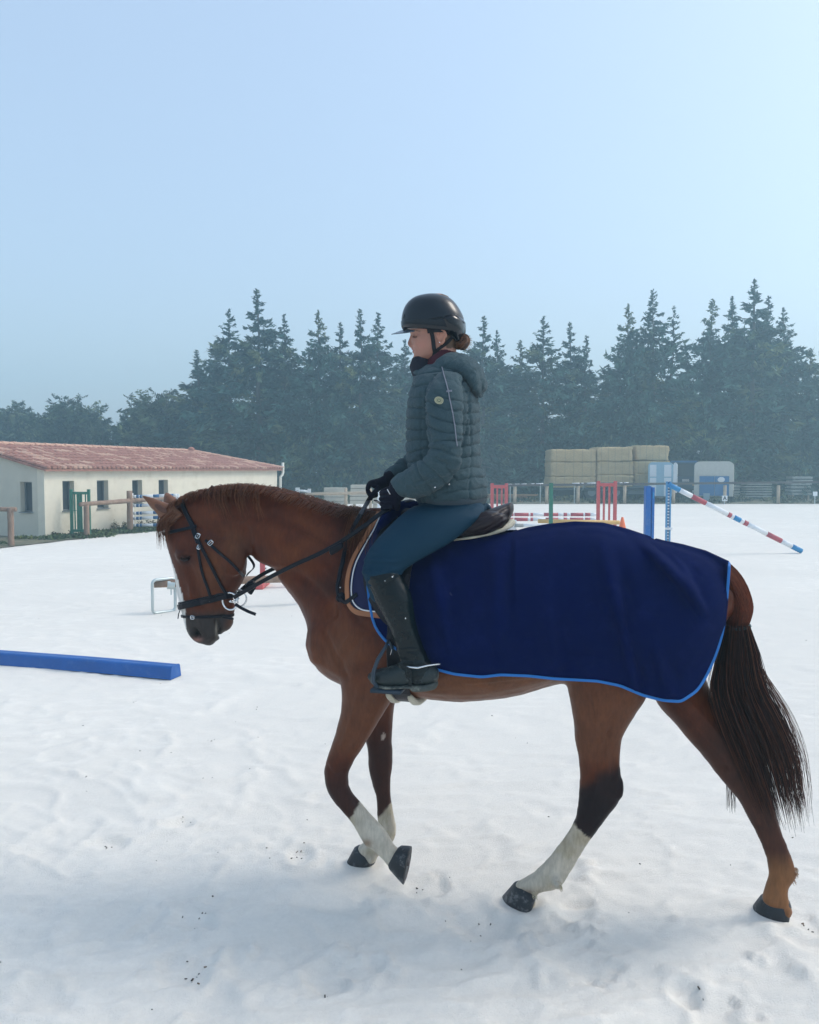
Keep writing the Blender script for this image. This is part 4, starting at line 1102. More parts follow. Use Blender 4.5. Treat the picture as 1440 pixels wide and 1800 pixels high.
# ------------------------------------------------------------------ the horse
hb = MB()
_T = 0
TORSO = [(662, 893, 556, 1140, .155, 0, .30), (692, 893, 572, 1180, .200, 0, .34), (725, 902, 640, 1208, .245, 0, .34), (775, 925, 742, 1221, .275, 0, .26), (850, 938, 832, 1226, .305, 0, .18),
         (925, 934, 915, 1216, .310, 0, .14), (995, 928, 990, 1196, .295, 0, .10), (1060, 927, 1068, 1200, .285, 0, .05), (1130, 947, 1135, 1210, .275, 0, .04), (1200, 966, 1205, 1190, .235, 0, .06), (1248, 988, 1250, 1140, .165, 0, .0), (1274, 1020, 1276, 1090, .08)]
hb.loft(TORSO, 36, 5, 2.15)
NECK = [(316, 888, 392, 948, .052), (345, 867, 425, 962, .068), (390, 857, 447, 982, .074, 0, .10), (440, 855, 476, 1000, .080, 0, .16), (500, 863, 506, 1034, .092, 0, .22), (560, 881, 532, 1068, .112, 0, .26), (612, 894, 546, 1098, .138, 0, .28), (655, 899, 552, 1132, .165, 0, .30), (690, 905, 565, 1165, .190, 0, .30)]
hb.loft(NECK, 32, 6, 2.1)
# chest and shoulders
hb.ell(H(592, 1118, .09), (.13, 0, 0), (0, .12, 0), (.02, 0, .16)); hb.ell(H(592, 1118, -.09), (.13, 0, 0), (0, .12, 0), (.02, 0, .16))
for s in (1, -1):
    hb.ell(H(662, 1140, .165 * s), (.12, 0, .0), (0, .085, 0), (-.02, 0, .15))
    hb.ell(H(1160, 1090, .15 * s), (.18, 0, 0), (0, .10, 0), (0, 0, .20))
# head
HEADST = [(298, 898, 384, 930, .050), (293, 930, 418, 950, .078), (297, 957, 434, 973, .092), (304, 988, 434, 998, .086, 0, .1), (310, 1018, 425, 1024, .068, 0, .05), (314, 1048, 408, 1050, .054, 0, 0), (320, 1076, 399, 1076, .049), (327, 1098, 394, 1094, .052), (337, 1118, 391, 1112, .050), (349, 1128, 386, 1123, .038), (363, 1133, 376, 1130, .018)]
hb.loft(HEADST, 28, 6, 2.35)
hb.ell(H(398, 1098), (.030, 0, .0), (0, .036, 0), (.014, 0, .034))               # chin and lower lip
hb.ell(H(404, 1066), (.022, 0, 0), (0, .03, 0), (0, 0, .05))
for s in (1, -1):
    hb.ell(H(408, 978, .060 * s), (.075, 0, .02), (0, .030, 0), (-.02, 0, .085))     # jowl
    hb.ell(H(322, 975, .072 * s), (.035, 0, .0), (0, .028, 0), (0, 0, .032))        # brow over the eye
    hb.ell(H(338, 1020, .058 * s), (.014, 0, -.02), (0, .014, 0), (.012, 0, .075))    # cheek crest
    hb.ell(H(341, 1112, .040 * s), (.022, 0, .0), (0, .016, 0), (.006, 0, .026))     # nostril wing
LF = [(604, 1120, 725, 1130, .115, .12), (600, 1185, 705, 1180, .100, .13), (602, 1215, 697, 1213, .086, .14), (600, 1250, 681, 1243, .070, .14), (589, 1292, 659, 1280, .056, .14), (577, 1328, 634, 1320, .046, .14), (570, 1355, 615, 1354, .042, .14), (574, 1383, 614, 1380, .041, .14), (586, 1407, 622, 1396, .033, .14),
      (603, 1428, 638, 1414, .026, .14), (619, 1447, 652, 1431, .024, .14), (633, 1471, 671, 1450, .026, .14), (643, 1486, 684, 1468, .032, .14), (657, 1494, 691, 1482, .029, .14), (671, 1508, 699, 1490, .027, .14), (684, 1522, 708, 1496, .032, .14)]
RF = [(604, 1120, 725, 1130, .115, -.12), (612, 1185, 712, 1180, .095, -.12), (625, 1238, 693, 1236, .075, -.12), (641, 1290, 689, 1296, .050, -.11), (647, 1322, 690, 1322, .044, -.11), (648, 1347, 690, 1347, .042, -.11), (654, 1375, 687, 1372, .035, -.11), (661, 1402, 688, 1402, .026, -.11), (663, 1433, 693, 1435, .024, -.11), (665, 1455, 697, 1453, .027, -.11), (656, 1470, 694, 1477, .032, -.11), (641, 1478, 676, 1496, .029, -.11), (629, 1487, 662, 1508, .034, -.11)]
LH = [(985, 1060, 1190, 1040, .16, .10), (990, 1120, 1180, 1110, .145, .11), (993, 1165, 1160, 1165, .130, .12), (997, 1203, 1138, 1222, .108, .12), (1007, 1252, 1117, 1256, .082, .12), (1011, 1300, 1095, 1296, .060, .12), (1018, 1338, 1091, 1328, .047, .12), (1018, 1376, 1092, 1357, .043, .12), (1015, 1410, 1095, 1396, .041, .105), (1010, 1440, 1069, 1434, .035, .095),
      (995, 1466, 1041, 1472, .028, .085), (974, 1496, 1022, 1502, .025, .075), (955, 1517, 1004, 1532, .027, .065), (936, 1534, 984, 1560, .033, .055), (919, 1545, 950, 1568, .029, .05), (904, 1554, 942, 1580, .034, .045)]
RH = [(1110, 1060, 1262, 1050, .16, -.10), (1125, 1130, 1262, 1105, .135, -.10), (1148, 1222, 1242, 1190, .105, -.10), (1193, 1279, 1272, 1246, .080, -.10), (1239, 1333, 1308, 1300, .058, -.10), (1270, 1374, 1338, 1346, .047, -.10), (1293, 1401, 1354, 1386, .043, -.10), (1310, 1430, 1362, 1422, .036, -.10), (1330, 1467, 1373, 1458, .027, -.10), (1344, 1502, 1388, 1495, .026, -.10), (1351, 1533, 1400, 1536, .033, -.10), (1345, 1558, 1386, 1564, .029, -.10), (1339, 1580, 1389, 1592, .035, -.10)]
def solve_lat(px, py):
    """lateral place at which the pixel meets the sand"""
    return -(HG(px, py).y)
for nm, L_, (px, py) in (('RF', RF, (634, 1519)), ('LH', LH, (908, 1588)), ('RH', RH, (1356, 1612))):
    print('LATS', nm, L_[-1][5], round(solve_lat(px, py), 3))
for L_ in (LF, RF, LH, RH): hb.loft(L_, 22, 5, 2.1)
# joint bumps: point of hock, back of the knee, fetlock tufts
hb.ell(H(1088, 1385, .12), (.022, 0, .0), (0, .024, 0), (.0, 0, .05)); hb.ell(H(1347, 1372, -.10), (.022, 0, 0), (0, .024, 0), (0, 0, .05))
hb.ell(H(980, 1553, .10), (.020, 0, 0), (0, .022, 0), (0, 0, .024)); hb.ell(H(1391, 1538, -.10), (.018, 0, 0), (0, .022, 0), (0, 0, .026))
hb.ell(H(1372, 1545, -.10), (.030, 0, 0), (0, .028, 0), (0, 0, .04))
hb.ell(H(932, 1586, .045), (.024, 0, 0), (0, .040, 0), (.004, 0, .026)); hb.ell(H(654, 1508, -.112), (.022, 0, 0), (0, .040, 0), (0, 0, .020)); hb.ell(H(1381, 1600, -.098), (.026, 0, 0), (0, .042, 0), (0, 0, .028))
HV, HF, HN = fuse(hb, .0085, 7, .5)
# muscle and vein relief, pushed along the normal
px, py = np_px(HV); lat = -HV[:, 1]
def groove(path, w, d, side=None):
    global HV
    P = np.array(cr(path, 8)); best = np.full(len(HV), 1e9)
    for a, b in zip(P[:-1], P[1:]):
        ab = b - a; L2 = (ab ** 2).sum() + 1e-9; t = np.clip(((px - a[0]) * ab[0] + (py - a[1]) * ab[1]) / L2, 0, 1)
        dd = np.hypot(px - a[0] - t * ab[0], py - a[1] - t * ab[1]); best = np.minimum(best, dd)
    m = np.exp(-(best / w) ** 2)
    if side is not None: m = m * (lat * side > 0.02)
    return m
disp = np.zeros(len(HV))
disp -= .010 * groove([(470, 1005), (520, 1010), (560, 1040), (585, 1080)], 9, 0)          # jugular groove
disp -= .007 * groove([(640, 925), (610, 980), (590, 1040), (580, 1090)], 10, 0)          # front of the shoulder
disp += .006 * groove([(655, 930), (632, 985), (612, 1040)], 13, 0)
disp -= .006 * groove([(600, 1165), (630, 1130), (665, 1105)], 8, 0)
disp += .004 * groove([(440, 930), (500, 960), (560, 1010)], 18, 0)
disp -= .004 * groove([(400, 905), (450, 905), (520, 925), (590, 950)], 9, 0)
disp -= .006 * groove([(436, 930), (440, 965), (437, 1000)], 7, 0)                        # behind the jowl
disp -= .007 * groove([(330, 990), (345, 1030), (352, 1060)], 7, 0)
disp -= .005 * groove([(375, 1000), (385, 1030), (382, 1060)], 6, 0)
disp -= .016 * groove([(381, 1090), (383, 1102), (388, 1118)], 3.0, 0)                     # mouth
disp -= .022 * groove([(343, 1109), (346, 1114), (349, 1119)], 3.6, 0)                    # nostril
disp -= .007 * groove([(318, 981), (326, 986), (333, 979)], 3.0, 0)                       # eye slit
disp += .005 * groove([(318, 974), (327, 971), (335, 974)], 3.5, 0)
disp += .003 * groove([(320, 990), (328, 992), (335, 987)], 3.0, 0)
disp -= .004 * groove([(618, 1290), (602, 1330), (595, 1350)], 5, 0) 
disp -= .004 * groove([(1050, 1300), (1045, 1360), (1040, 1400)], 6, 0)
disp -= .006 * groove([(1070, 1290), (1075, 1330), (1078, 1370)], 4, 0) + .004 * groove([(1315, 1320), (1332, 1350), (1340, 1380)], 4, 0)
disp -= .0035 * groove([(1020, 1450), (980, 1505), (960, 1535)], 3.0, 0)
disp -= .0035 * groove([(625, 1410), (655, 1448), (668, 1468)], 3.0, 0)
disp += .0030 * fbm(HV * 9, 3, 50) + .0010 * fbm(HV * 30, 2, 51)
for _p, _w, _a in (([(352, 1000), (362, 1030), (368, 1055)], 2.2, .0028), ([(345, 1075), (352, 1095), (360, 1112)], 2.0, .0025), ([(388, 965), (400, 985), (398, 1010)], 2.4, .0022), ([(630, 1210), (618, 1260), (600, 1310)], 2.2, .0035),
        ([(672, 1215), (650, 1270), (625, 1315)], 2.5, -.004), ([(645, 1200), (632, 1260), (612, 1320)], 3, -.003), ([(1040, 1215), (1048, 1270), (1046, 1330)], 3, .004), ([(1080, 1230), (1072, 1280), (1060, 1320)], 3, -.005), ([(1055, 1345), (1045, 1390), (1030, 1430)], 2.4, .0035),
        ([(575, 1345), (588, 1362), (606, 1352)], 3, -.004), ([(580, 1378), (596, 1386), (612, 1380)], 3, -.003), ([(480, 900), (540, 930), (600, 975)], 6, -.004), ([(520, 960), (560, 985), (590, 1015)], 5, .003), ([(610, 1060), (640, 1100), (690, 1130)], 7, -.005),
        ([(570, 1110), (590, 1150), (610, 1190)], 5, -.005), ([(650, 1085), (620, 1110), (600, 1140)], 2.5, .003), ([(820, 1200), (870, 1196), (930, 1188)], 3, .003), ([(1180, 1230), (1230, 1290), (1280, 1350)], 4, -.005), ([(1205, 1225), (1255, 1280), (1300, 1335)], 3, .004)):
    disp += _a * groove(_p, _w, 0)
HV = HV + HN * (disp * 1.35)[:, None]
horse_base = Vector((0, 0, 0))
horse = hthing('horse', (.5, 0, 0), 'chestnut horse with white socks walking left under a blue rug and rider', 'horse')
hob = Vector((.5, 0, 0))
me = mesh_from('body', HV - np.array(hob), HF, [], smooth=True)
# coat colour by place on the animal, plus painted shade on the near hock
px, py = np_px(HV); lat = -HV[:, 1]
n1 = fbm(HV * 7, 4, 60); n2 = fbm(HV * 25, 3, 61); n3 = fbm(HV * np.array([60, 60, 25]), 2, 62)
chest = np.array([.082, .0185, .0055]); light = np.array([.150, .042, .012]); darkc = np.array([.030, .008, .004]); white = np.array([.52, .46, .37]); black = np.array([.006, .002, .004])
col = np.repeat(chest[None], len(HV), 0)
def blend(c, m):
    global col
    m = np.clip(m, 0, 1)[:, None]; col = col * (1 - m) + np.array(c)[None] * m
blend(light, .6 * sstep(-.2, .6, n1))
blend(darkc, .7 * sstep(.05, .6, -n1))
belly = sstep(680, 740, px) * sstep(1040, 980, px) * sstep(1140, 1205, py); blend(np.array([.17, .075, .034]), .55 * belly)
blend(np.array([.15, .062, .028]), .5 * np.exp(-(((px - 600) / 45) ** 2 + ((py - 1150) / 50) ** 2)))
blend(darkc, .55 * np.exp(-(((px - 440) / 30) ** 2 + ((py - 975) / 35) ** 2)))
# near fore
def seg(path_pts): return groove(path_pts, 26, 0)
isLF = (lat > .04) & (px < 740) & (py > 1180); isRF = (lat < .0) & (px < 740) & (py > 1180)
isLH = (lat > 0) & (px > 880) & (px < 1160) & (py > 1180); isRH = (lat < 0) & (px > 1130) & (py > 1180)
blend(np.array([.14, .056, .027]), .6 * sstep(1160, 1240, py) * sstep(1350, 1300, py) * (px < 740) * (lat > 0))
blend(np.array([.035, .012, .009]), isLF * sstep(1325, 1395, py + 8 * n2) * .9)
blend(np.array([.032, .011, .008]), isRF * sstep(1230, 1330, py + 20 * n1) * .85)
edgeL = (px - 622) * .95 - (py - 1432) * -1.0
s_lf = isLF * sstep(-3, 3, (py - (1447 - (px - 610) * 1.6)) + 6 * n2 + 3 * n3) * (py > 1392)
s_rf = isRF * sstep(-3, 3, (py - (1442 - (px - 662) * 1.15)) + 5 * n2 + 3 * n3) * (py > 1395)
blend(white, s_lf); blend(white, s_rf)
blend(np.array([.13, .052, .025]), .7 * sstep(1150, 1240, py) * sstep(1370, 1310, py) * (px > 880) * (px < 1160) * (lat > 0))
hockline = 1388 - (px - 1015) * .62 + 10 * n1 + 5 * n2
blend(black, .93 * isLH * sstep(-16, 16, py - hockline - 0) * 1.0)  # shade across the near hind hock, painted into the coat colour
s_lh = isLH * sstep(-2.5, 2.5, (py - (1449 + (px - 1008) * .95)) + 6 * n2 + 4 * n3)
blend(white, s_lh * (py > 1430) )
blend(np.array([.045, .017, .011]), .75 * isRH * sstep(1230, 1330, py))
blend(np.array([.26, .115, .045]), .8 * isRH * sstep(1490, 1540, py))
# dirt on the socks
sock = np.clip(s_lf + s_rf + s_lh, 0, 1)
blend(np.array([.36, .30, .20]), sock * .75 * sstep(-.05, .5, n1 + .4 * n2 + .15))
blend(np.array([.20, .11, .06]), (isLF & (py > 1440)) * .8 * np.exp(-(((px - 645) / 10) ** 2 + ((py - 1482) / 7) ** 2)))
blend(np.array([.22, .12, .07]), (isLH) * .9 * np.exp(-(((px - 925) / 14) ** 2 + ((py - 1572) / 8) ** 2)))
blend(np.array([.30, .26, .18]), (isRF) * .7 * np.exp(-(((px - 650) / 8) ** 2 + ((py - 1500) / 8) ** 2)))
blend(np.array([.55, .45, .38]), isRF * .7 * (np.exp(-(((px - 674) / 3.5) ** 2 + ((py - 1295) / 8) ** 2)) > .45))
# head: white blaze down the front, dark muzzle, sooty eye
front = np.interp(py, [900, 930, 957, 988, 1018, 1048, 1076, 1098, 1118, 1133], [298, 293, 297, 304, 310, 314, 320, 327, 337, 352])
ishead = (px < 440) & (py > 915) & (py < 1140)
blend(darkc, ishead * .35 * sstep(-.3, .5, n1))
blend(np.array([.15, .056, .022]), ishead * .5 * np.exp(-(((px - 372) / 22) ** 2 + ((py - 1010) / 45) ** 2)))
blend(np.array([.15, .06, .024]), ishead * .45 * np.exp(-(((px - 410) / 18) ** 2 + ((py - 960) / 25) ** 2)))
blend(np.array([.035, .014, .012]), ishead * .8 * np.exp(-(((px - 326) / 15) ** 2 + ((py - 984) / 12) ** 2)))
blend(np.array([.032, .031, .029]), ishead * .88 * sstep(1068, 1090, py + 10 * n1))
blend(np.array([.12, .055, .035]), ishead * .7 * np.exp(-(((px - 404) / 9) ** 2 + ((py - 1096) / 14) ** 2)))
blend(np.array([.68, .66, .62]), ishead * (np.abs(lat) < np.interp(py, [930, 960, 1000, 1060, 1100, 1125], [.008, .042, .048, .044, .036, .018])) * sstep(9.5, 6.0, px - front + 2 * n2) * (py > 940) * (py < 1126))
blend(np.array([.32, .15, .12]), ishead * .75 * np.exp(-(((px - 347) / 8) ** 2 + ((py - 1124) / 4) ** 2)))
blend(np.array([.006, .005, .005]), ishead * 1.2 * (np.exp(-(((px - 346) / 4.6) ** 2 + ((py - 1114) / 7.5) ** 2))) ** 1.5)
blend(np.array([.45, .40, .33]), ishead * .8 * np.exp(-(((px - 380.5) / 1.9) ** 2 + ((py - 1106) / 12) ** 2)))
blend(np.array([.008, .006, .006]), ishead * .9 * np.exp(-(((px - 385.5) / 1.8) ** 2 + ((py - 1106) / 12) ** 2)))
blend(np.array([.010, .006, .006]), ishead * .9 * groove([(319, 981), (326, 985), (332, 979)], 2.0, 0))
blend(np.array([.36, .20, .08]), ishead * .6 * (np.exp(-(((px - 382) / 5) ** 2 + ((py - 1080) / 6) ** 2)) > .5) * (n2 > -.1))
col *= (1 + .16 * n2 + .10 * n3)[:, None]
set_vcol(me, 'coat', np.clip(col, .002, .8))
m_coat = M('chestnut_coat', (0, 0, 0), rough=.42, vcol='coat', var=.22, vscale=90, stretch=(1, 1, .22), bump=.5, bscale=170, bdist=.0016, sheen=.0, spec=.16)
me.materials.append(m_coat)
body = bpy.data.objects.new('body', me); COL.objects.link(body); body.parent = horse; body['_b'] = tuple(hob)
BV = BVHTree.FromPolygons([tuple(v) for v in HV], HF)
def on(px, py, off=.004, bvh=None):
    """point of the horse's skin seen at this pixel (horse frame) and its normal"""
    d = rayl(px, py).normalized(); r = (bvh or BV).ray_cast(CAML, d)
    if r[0] is None: return None
    n = r[1] if r[1].dot(d) < 0 else -r[1]
    return r[0] + n * off, n
_tb = MB().loft(TORSO, 36, 5, 2.15); BVT = BVHTree.FromPolygons([tuple(v) for v in _tb.v], _tb.f)
def path_on(P, off=.004, n=6, bvh=None):
    pts, nr = [], []
    for q in cr(P, n):
        r = on(q[0], q[1], off, bvh)
        if r: pts.append(r[0]); nr.append(r[1])
    # smooth
    for _ in range(2):
        pts = [pts[0]] + [(pts[i - 1] + pts[i] * 2 + pts[i + 1]) / 4 for i in range(1, len(pts) - 1)] + [pts[-1]]
        nr = [nr[0]] + [(nr[i - 1] + nr[i] * 2 + nr[i + 1]).normalized() for i in range(1, len(nr) - 1)] + [nr[-1]]
    return pts, nr
def strap(mb, P, w, th=.004, off=.002, mirror=True, n=6, bvh=None):
    pts, nr = path_on(P, off, n, bvh); mb.ribbon(pts, nr, w, th)
    if mirror: mb.ribbon([Vector((p.x, -p.y, p.z)) for p in pts], [Vector((q.x, -q.y, q.z)) for q in nr], w, th)
    return pts, nr
def ring(cpx, cpy, dpx, dpy, a0=0, a1=360, n=48, off=.004, bvh=None, rad=1.0):
    """loop round the body in the plane through the pixel direction (dpx,dpy) and the lateral axis"""
    c = H(cpx, cpy); d = (H(cpx + dpx, cpy + dpy) - c).normalized(); L = Vector((0, -1, 0)); pts, nr = [], []
    for k in range(n + (0 if a1 - a0 >= 360 else 1)):
        a = R(a0 + (a1 - a0) * k / n); v = d * math.cos(a) + L * math.sin(a)
        r = (bvh or BV).ray_cast(c + v * rad, -v)
        if r[0] is None: continue
        q = r[1] if r[1].dot(v) > 0 else -r[1]; pts.append(r[0] + q * off); nr.append((q + v).normalized())
    return pts, nr

# hooves
m_hoof = M('dark_hoof_horn', (.012, .014, .018), rough=.5, var=.4, vscale=14, bump=.3, bscale=60, stretch=(1, 1, .2), dust=(.36, .36, .36), dscale=16, damt=.75)
m_sole = M('hoof_sole', (.16, .12, .11), rough=.9, var=.5, vscale=30, bump=.8, bscale=60, dust=(.6, .58, .55), dscale=20, damt=.8)
def hoof(toeC, heelC, toeS, heelS, lat, wC, wS, flat=True, sole=False):
    A, B, C, D = H(*toeC, lat), H(*heelC, lat), H(*toeS, lat), H(*heelS, lat)
    if flat:
        C = HG(*toeS); D = HG(*heelS); C.z = D.z = -.010
        A = H(toeC[0], toeC[1], -(C.y * .6 + D.y * .4)); B = H(heelC[0], heelC[1], -(C.y * .2 + D.y * .8))
    secs = []
    for t in (0, .12, .4, .7, .93, 1.0):
        k = t if t < 1 else 1
        bul = .004 * math.sin(t * 3.14)
        secs.append((A.lerp(C, k), B.lerp(D, k), wC + (wS - wC) * k + bul, .14))
    mb = MB().loft_secs(secs, 28, 2.3, cap0=True, cap1=False)
    o = part('hoof', mb, m_hoof, horse, smooth=True)
    if sole:
        c = (C + D) / 2; ax = (C - D) / 2 * .86; nn = ax.cross(Vector((0, 1, 0))).normalized()
        if nn.dot(C - A) < 0: nn = -nn
        V = []; F = []
        for j, rr in enumerate((1, .7, .4, 0)):
            for k in range(24):
                a = 2 * math.pi * k / 24; dz = (.0 if j == 0 else -.006 - .008 * (j == 1) + .01 * (abs(math.sin(a)) < .35 and math.cos(a) < 0)) + .002
                V.append(c + ax * math.cos(a) * rr + Vector((0, -1, 0)) * wS * .9 * math.sin(a) * rr + nn * dz)
        for j in range(3):
            for k in range(24): F.append((j * 24 + k, j * 24 + (k + 1) % 24, (j + 1) * 24 + (k + 1) % 24, (j + 1) * 24 + k))
        part('sole', MB().add(V, F), m_sole, o, smooth=False)
hoof((623, 1490), (661, 1508), (608, 1514), (658, 1518), -.11, .044, .058)
hoof((904, 1552), (942, 1580), (879, 1577), (934, 1598), .045, .045, .060)
hoof((1337, 1576), (1391, 1592), (1319, 1597), (1386, 1615), -.10, .045, .060)
hoof((685, 1526), (712, 1489), (711, 1553), (721, 1491), .14, .042, .056, flat=False, sole=True)
for o_ in horse.children:
    pass

# ears
m_ear = M('ear_coat', (.15, .055, .022), rough=.6, var=.25, vscale=40, bump=.15, bscale=300, sheen=.1)
m_earin = M('ear_inside', (.10, .045, .030), rough=.9, var=.2)
def ear(P, w, lat0, lat1, lift):
    V = []; F = []; n = 12; S = cr(P, 5); N_ = len(S)
    for i, q in enumerate(S):
        t = i / (N_ - 1); A = H(q[0], q[1], lat0 + (lat1 - lat0) * t); B = H(q[2], q[3], lat0 + (lat1 - lat0) * t); mid = (A + B) / 2; hv = (A - B) / 2
        for k in range(n):
            a = 2 * math.pi * k / n; V.append(mid + hv * math.cos(a) + Vector((0, -1, 0)) * (w * (math.sin(math.pi * min(1, .25 + t * .78)) + .05)) * math.sin(a))
    for i in range(N_ - 1):
        for k in range(n): F.append((i * n + k, (i + 1) * n + k, (i + 1) * n + (k + 1) % n, i * n + (k + 1) % n))
    F += [tuple(range(n)), tuple((N_ - 1) * n + k for k in range(n))[::-1]]
    return MB().add(V, F)
o = part('ear', ear([(292, 930, 322, 905), (276, 903, 306, 889), (266, 892, 287, 882), (258, 881, 268, 875), (250.5, 873, 253, 871.5)], .026, .055, .075, 0), m_ear, horse, smooth=True)
part('inner_ear', MB().ell(H(283, 894, .092), (.030, 0, -.018), (0, .005, 0), (.007, 0, .011)), m_earin, o, smooth=True)
part('ear', ear([(292, 912, 322, 906), (289, 888, 314, 888), (289, 875, 309, 877), (290, 868.5, 301, 870), (292, 865.5, 295, 866)], .024, -.055, -.075, 0), m_ear, horse, smooth=True)
# closed eye lids and lashes
for s in (1, -1):
    c = on(325, 981)[0] if s == 1 else None
    c0 = on(325, 981)[0]; c = Vector((c0.x, c0.y * s if s == 1 else -c0.y, c0.z))
    part('eyelid', MB().ell(c - Vector((0, -.012 * s, 0)), (.017, 0, -.003), (0, .012, 0), (.003, 0, .010)), M('eyelid_skin', (.014, .005, .004), rough=.6, var=.2, spec=.1), horse, smooth=True)
    pts = [c + Vector((-.019 + .0095 * k, -.004 * s, -.002 - .007 * math.sin(math.pi * k / 4))) for k in range(5)]
    part('eyelashes', MB().tube(pts, .0022, 5), M('lash', (.006, .005, .005), rough=.6), horse, smooth=True)

# hair
m_mane = M('chestnut_mane', (.15, .055, .026), rough=.45, vcol='hair', spec=.12)
m_tail = M('dark_tail_hair', (.03, .015, .012), rough=.5, vcol='hair', spec=.08)
def strands(name, paths, mat, parent, base=None, kind='stuff'):
    """paths: (points, root radius, tip radius, colour)"""
    V = []; F = []; C = []; o = 0
    for pts, r0, r1, c in paths:
        n = len(pts); pr_ = None
        for i, p in enumerate(pts):
            t = (pts[min(i + 1, n - 1)] - pts[max(i - 1, 0)]).normalized()
            x = t.cross(Vector((.3, 1, .2))); x = x.normalized() if x.length > 1e-5 else Vector((1, 0, 0)); y = t.cross(x); r_ = r0 + (r1 - r0) * (i / (n - 1)) ** 1.3
            for k in range(3):
                a = 2.094 * k; V.append(p + (x * math.cos(a) + y * math.sin(a)) * r_); C.append(c)
        for i in range(n - 1):
            for k in range(3): F.append((o + i * 3 + k, o + i * 3 + (k + 1) % 3, o + i * 3 + 3 + (k + 1) % 3, o + i * 3 + 3 + k))
        o += n * 3
    b = Vector(parent['_b'])
    me = mesh_from(name, [v - b for v in V], F, mat, smooth=True); set_vcol(me, 'hair', np.array(C))
    ob = bpy.data.objects.new(name, me); COL.objects.link(ob); ob.parent = parent
    if kind: ob['kind'] = kind
    return ob
hr = random.Random(5)
def hc(base, v=.35):
    k = hr.uniform(1 - v, 1 + v); return (base[0] * k, base[1] * k * hr.uniform(.9, 1.1), base[2] * k)
crest = cr([(306, 886), (330, 871), (360, 860), (400, 852), (440, 851), (490, 859), (540, 873), (590, 887), (630, 893), (668, 898)], 12)
paths = []
for i in range(1900):
    t = hr.random(); q = crest[int(t * (len(crest) - 1))]; px_, py_ = q[0] + hr.uniform(-3, 3), q[1] + 3.0
    near = -1
    u = t
    root = H(px_, py_ + hr.uniform(0, 5), hr.uniform(-.022, .022))
    wave = hr.uniform(-.02, .02)
    if .88 < u and hr.random() < .6:        # the tuft before the withers falls on the near side
        L_ = hr.uniform(.10, .20); side = 1
    elif .26 < u < .50 and hr.random() < .35:  # locks flopping over on the near side
        L_ = hr.uniform(.05, .15) * (.4 + .6 * abs(math.sin(u * 34))); side = 1
    elif hr.random() < .25: L_ = hr.uniform(.012, .03); side = 1
    else: L_ = hr.uniform(.08, .16); side = -1
    pts = []
    hw = .075 + .09 * u
    for k in range(9):
        s = k / 8; up = .018 * math.sin(min(1, s * 2.2) * math.pi) * (1 if L_ > .05 else .5)
        dz = -L_ * s ** 1.6; out = side * min(hw * .95, .012 + .08 * s ** .6 + hw * .45 * s)
        pts.append(root + Vector((-.01 * s + (.55 if side == 1 and u < .6 else .05) * L_ * s + wave * s * s, -out, dz + up)))
    paths.append((pts, .0016, .0005, hc((.11, .040, .017), .5)))
# forelock
for i in range(190):
    root = H(300 + hr.uniform(-10, 12), 905 + hr.uniform(-8, 14), hr.uniform(.03, .085)); L_ = hr.uniform(.03, .125); a = hr.uniform(-.3, .1)
    pts = [root + Vector((-.030 * math.sin(min(1, k / 4) * 1.57) + a * L_ * .3 * k / 7 + .004 * math.sin(k * 1.1), -.012 * (k / 7), .006 * math.sin(k / 7 * 3) - L_ * (k / 7) ** 1.2)) for k in range(8)]
    paths.append((pts, .0013, .0004, hc((.13, .05, .025), .5)))
# fine wisps lifted above the crest, and hair round the ears
for i in range(260):
    t = hr.random(); q = crest[int(t * (len(crest) - 1))]
    root = H(q[0], q[1] + 4, hr.uniform(-.02, .02)); L_ = hr.uniform(.012, .038)
    pts = [root + Vector((L_ * .7 * k / 4, 0, L_ * (k / 4) - L_ * .5 * (k / 4) ** 2)) for k in range(5)]
    paths.append((pts, .0009, .0003, hc((.20, .08, .035), .4)))
strands('mane', paths, m_mane, horse)
# feathers at the fetlocks
paths = []
for (cx, cy, lt, n_, c_) in ((984, 1556, .10, 60, (.40, .34, .22)), (1399, 1532, -.10, 70, (.26, .13, .06)), (1395, 1545, -.10, 40, (.26, .13, .06)), (940, 1572, .10, 30, (.5, .44, .32))):
    for i in range(n_):
        root = H(cx + hr.uniform(-5, 2), cy + hr.uniform(-8, 6), lt + hr.uniform(-.02, .02)); L_ = hr.uniform(.006, .016)
        pts = [root + Vector((.008 * k / 4, 0, -L_ * k / 4)) for k in range(5)]
        paths.append((pts, .0009, .0003, hc(c_, .3)))
strands('fetlock_hair', paths, m_mane, horse)
# tail: a dock wrapped in short hair down to the band, then long strands
dockst = [(1268, 985, 1285, 1075, .05), (1288, 990, 1284, 1085, .052), (1308, 1012, 1276, 1090, .055), (1322, 1050, 1275, 1092, .055), (1321, 1085, 1276, 1097, .045), (1314, 1103, 1277, 1102, .036)]
db = MB().loft([(1262, 990, 1262, 1060, .035), (1285, 997, 1277, 1065, .045), (1305, 1020, 1276, 1076, .048), (1318, 1055, 1276, 1088, .05), (1318, 1085, 1275, 1096, .045), (1313, 1104, 1276, 1102, .036), (1318, 1125, 1274, 1128, .036), (1322, 1180, 1272, 1180, .034), (1330, 1260, 1282, 1260, .030), (1340, 1330, 1300, 1330, .02)], 18, 5, 2)
tailcore = part('tail_core', db, M('tail_root', (.055, .016, .008), rough=.6, var=.4, vscale=90, stretch=(3, 3, .2), bump=.5, bscale=120), horse, smooth=True)
paths = []
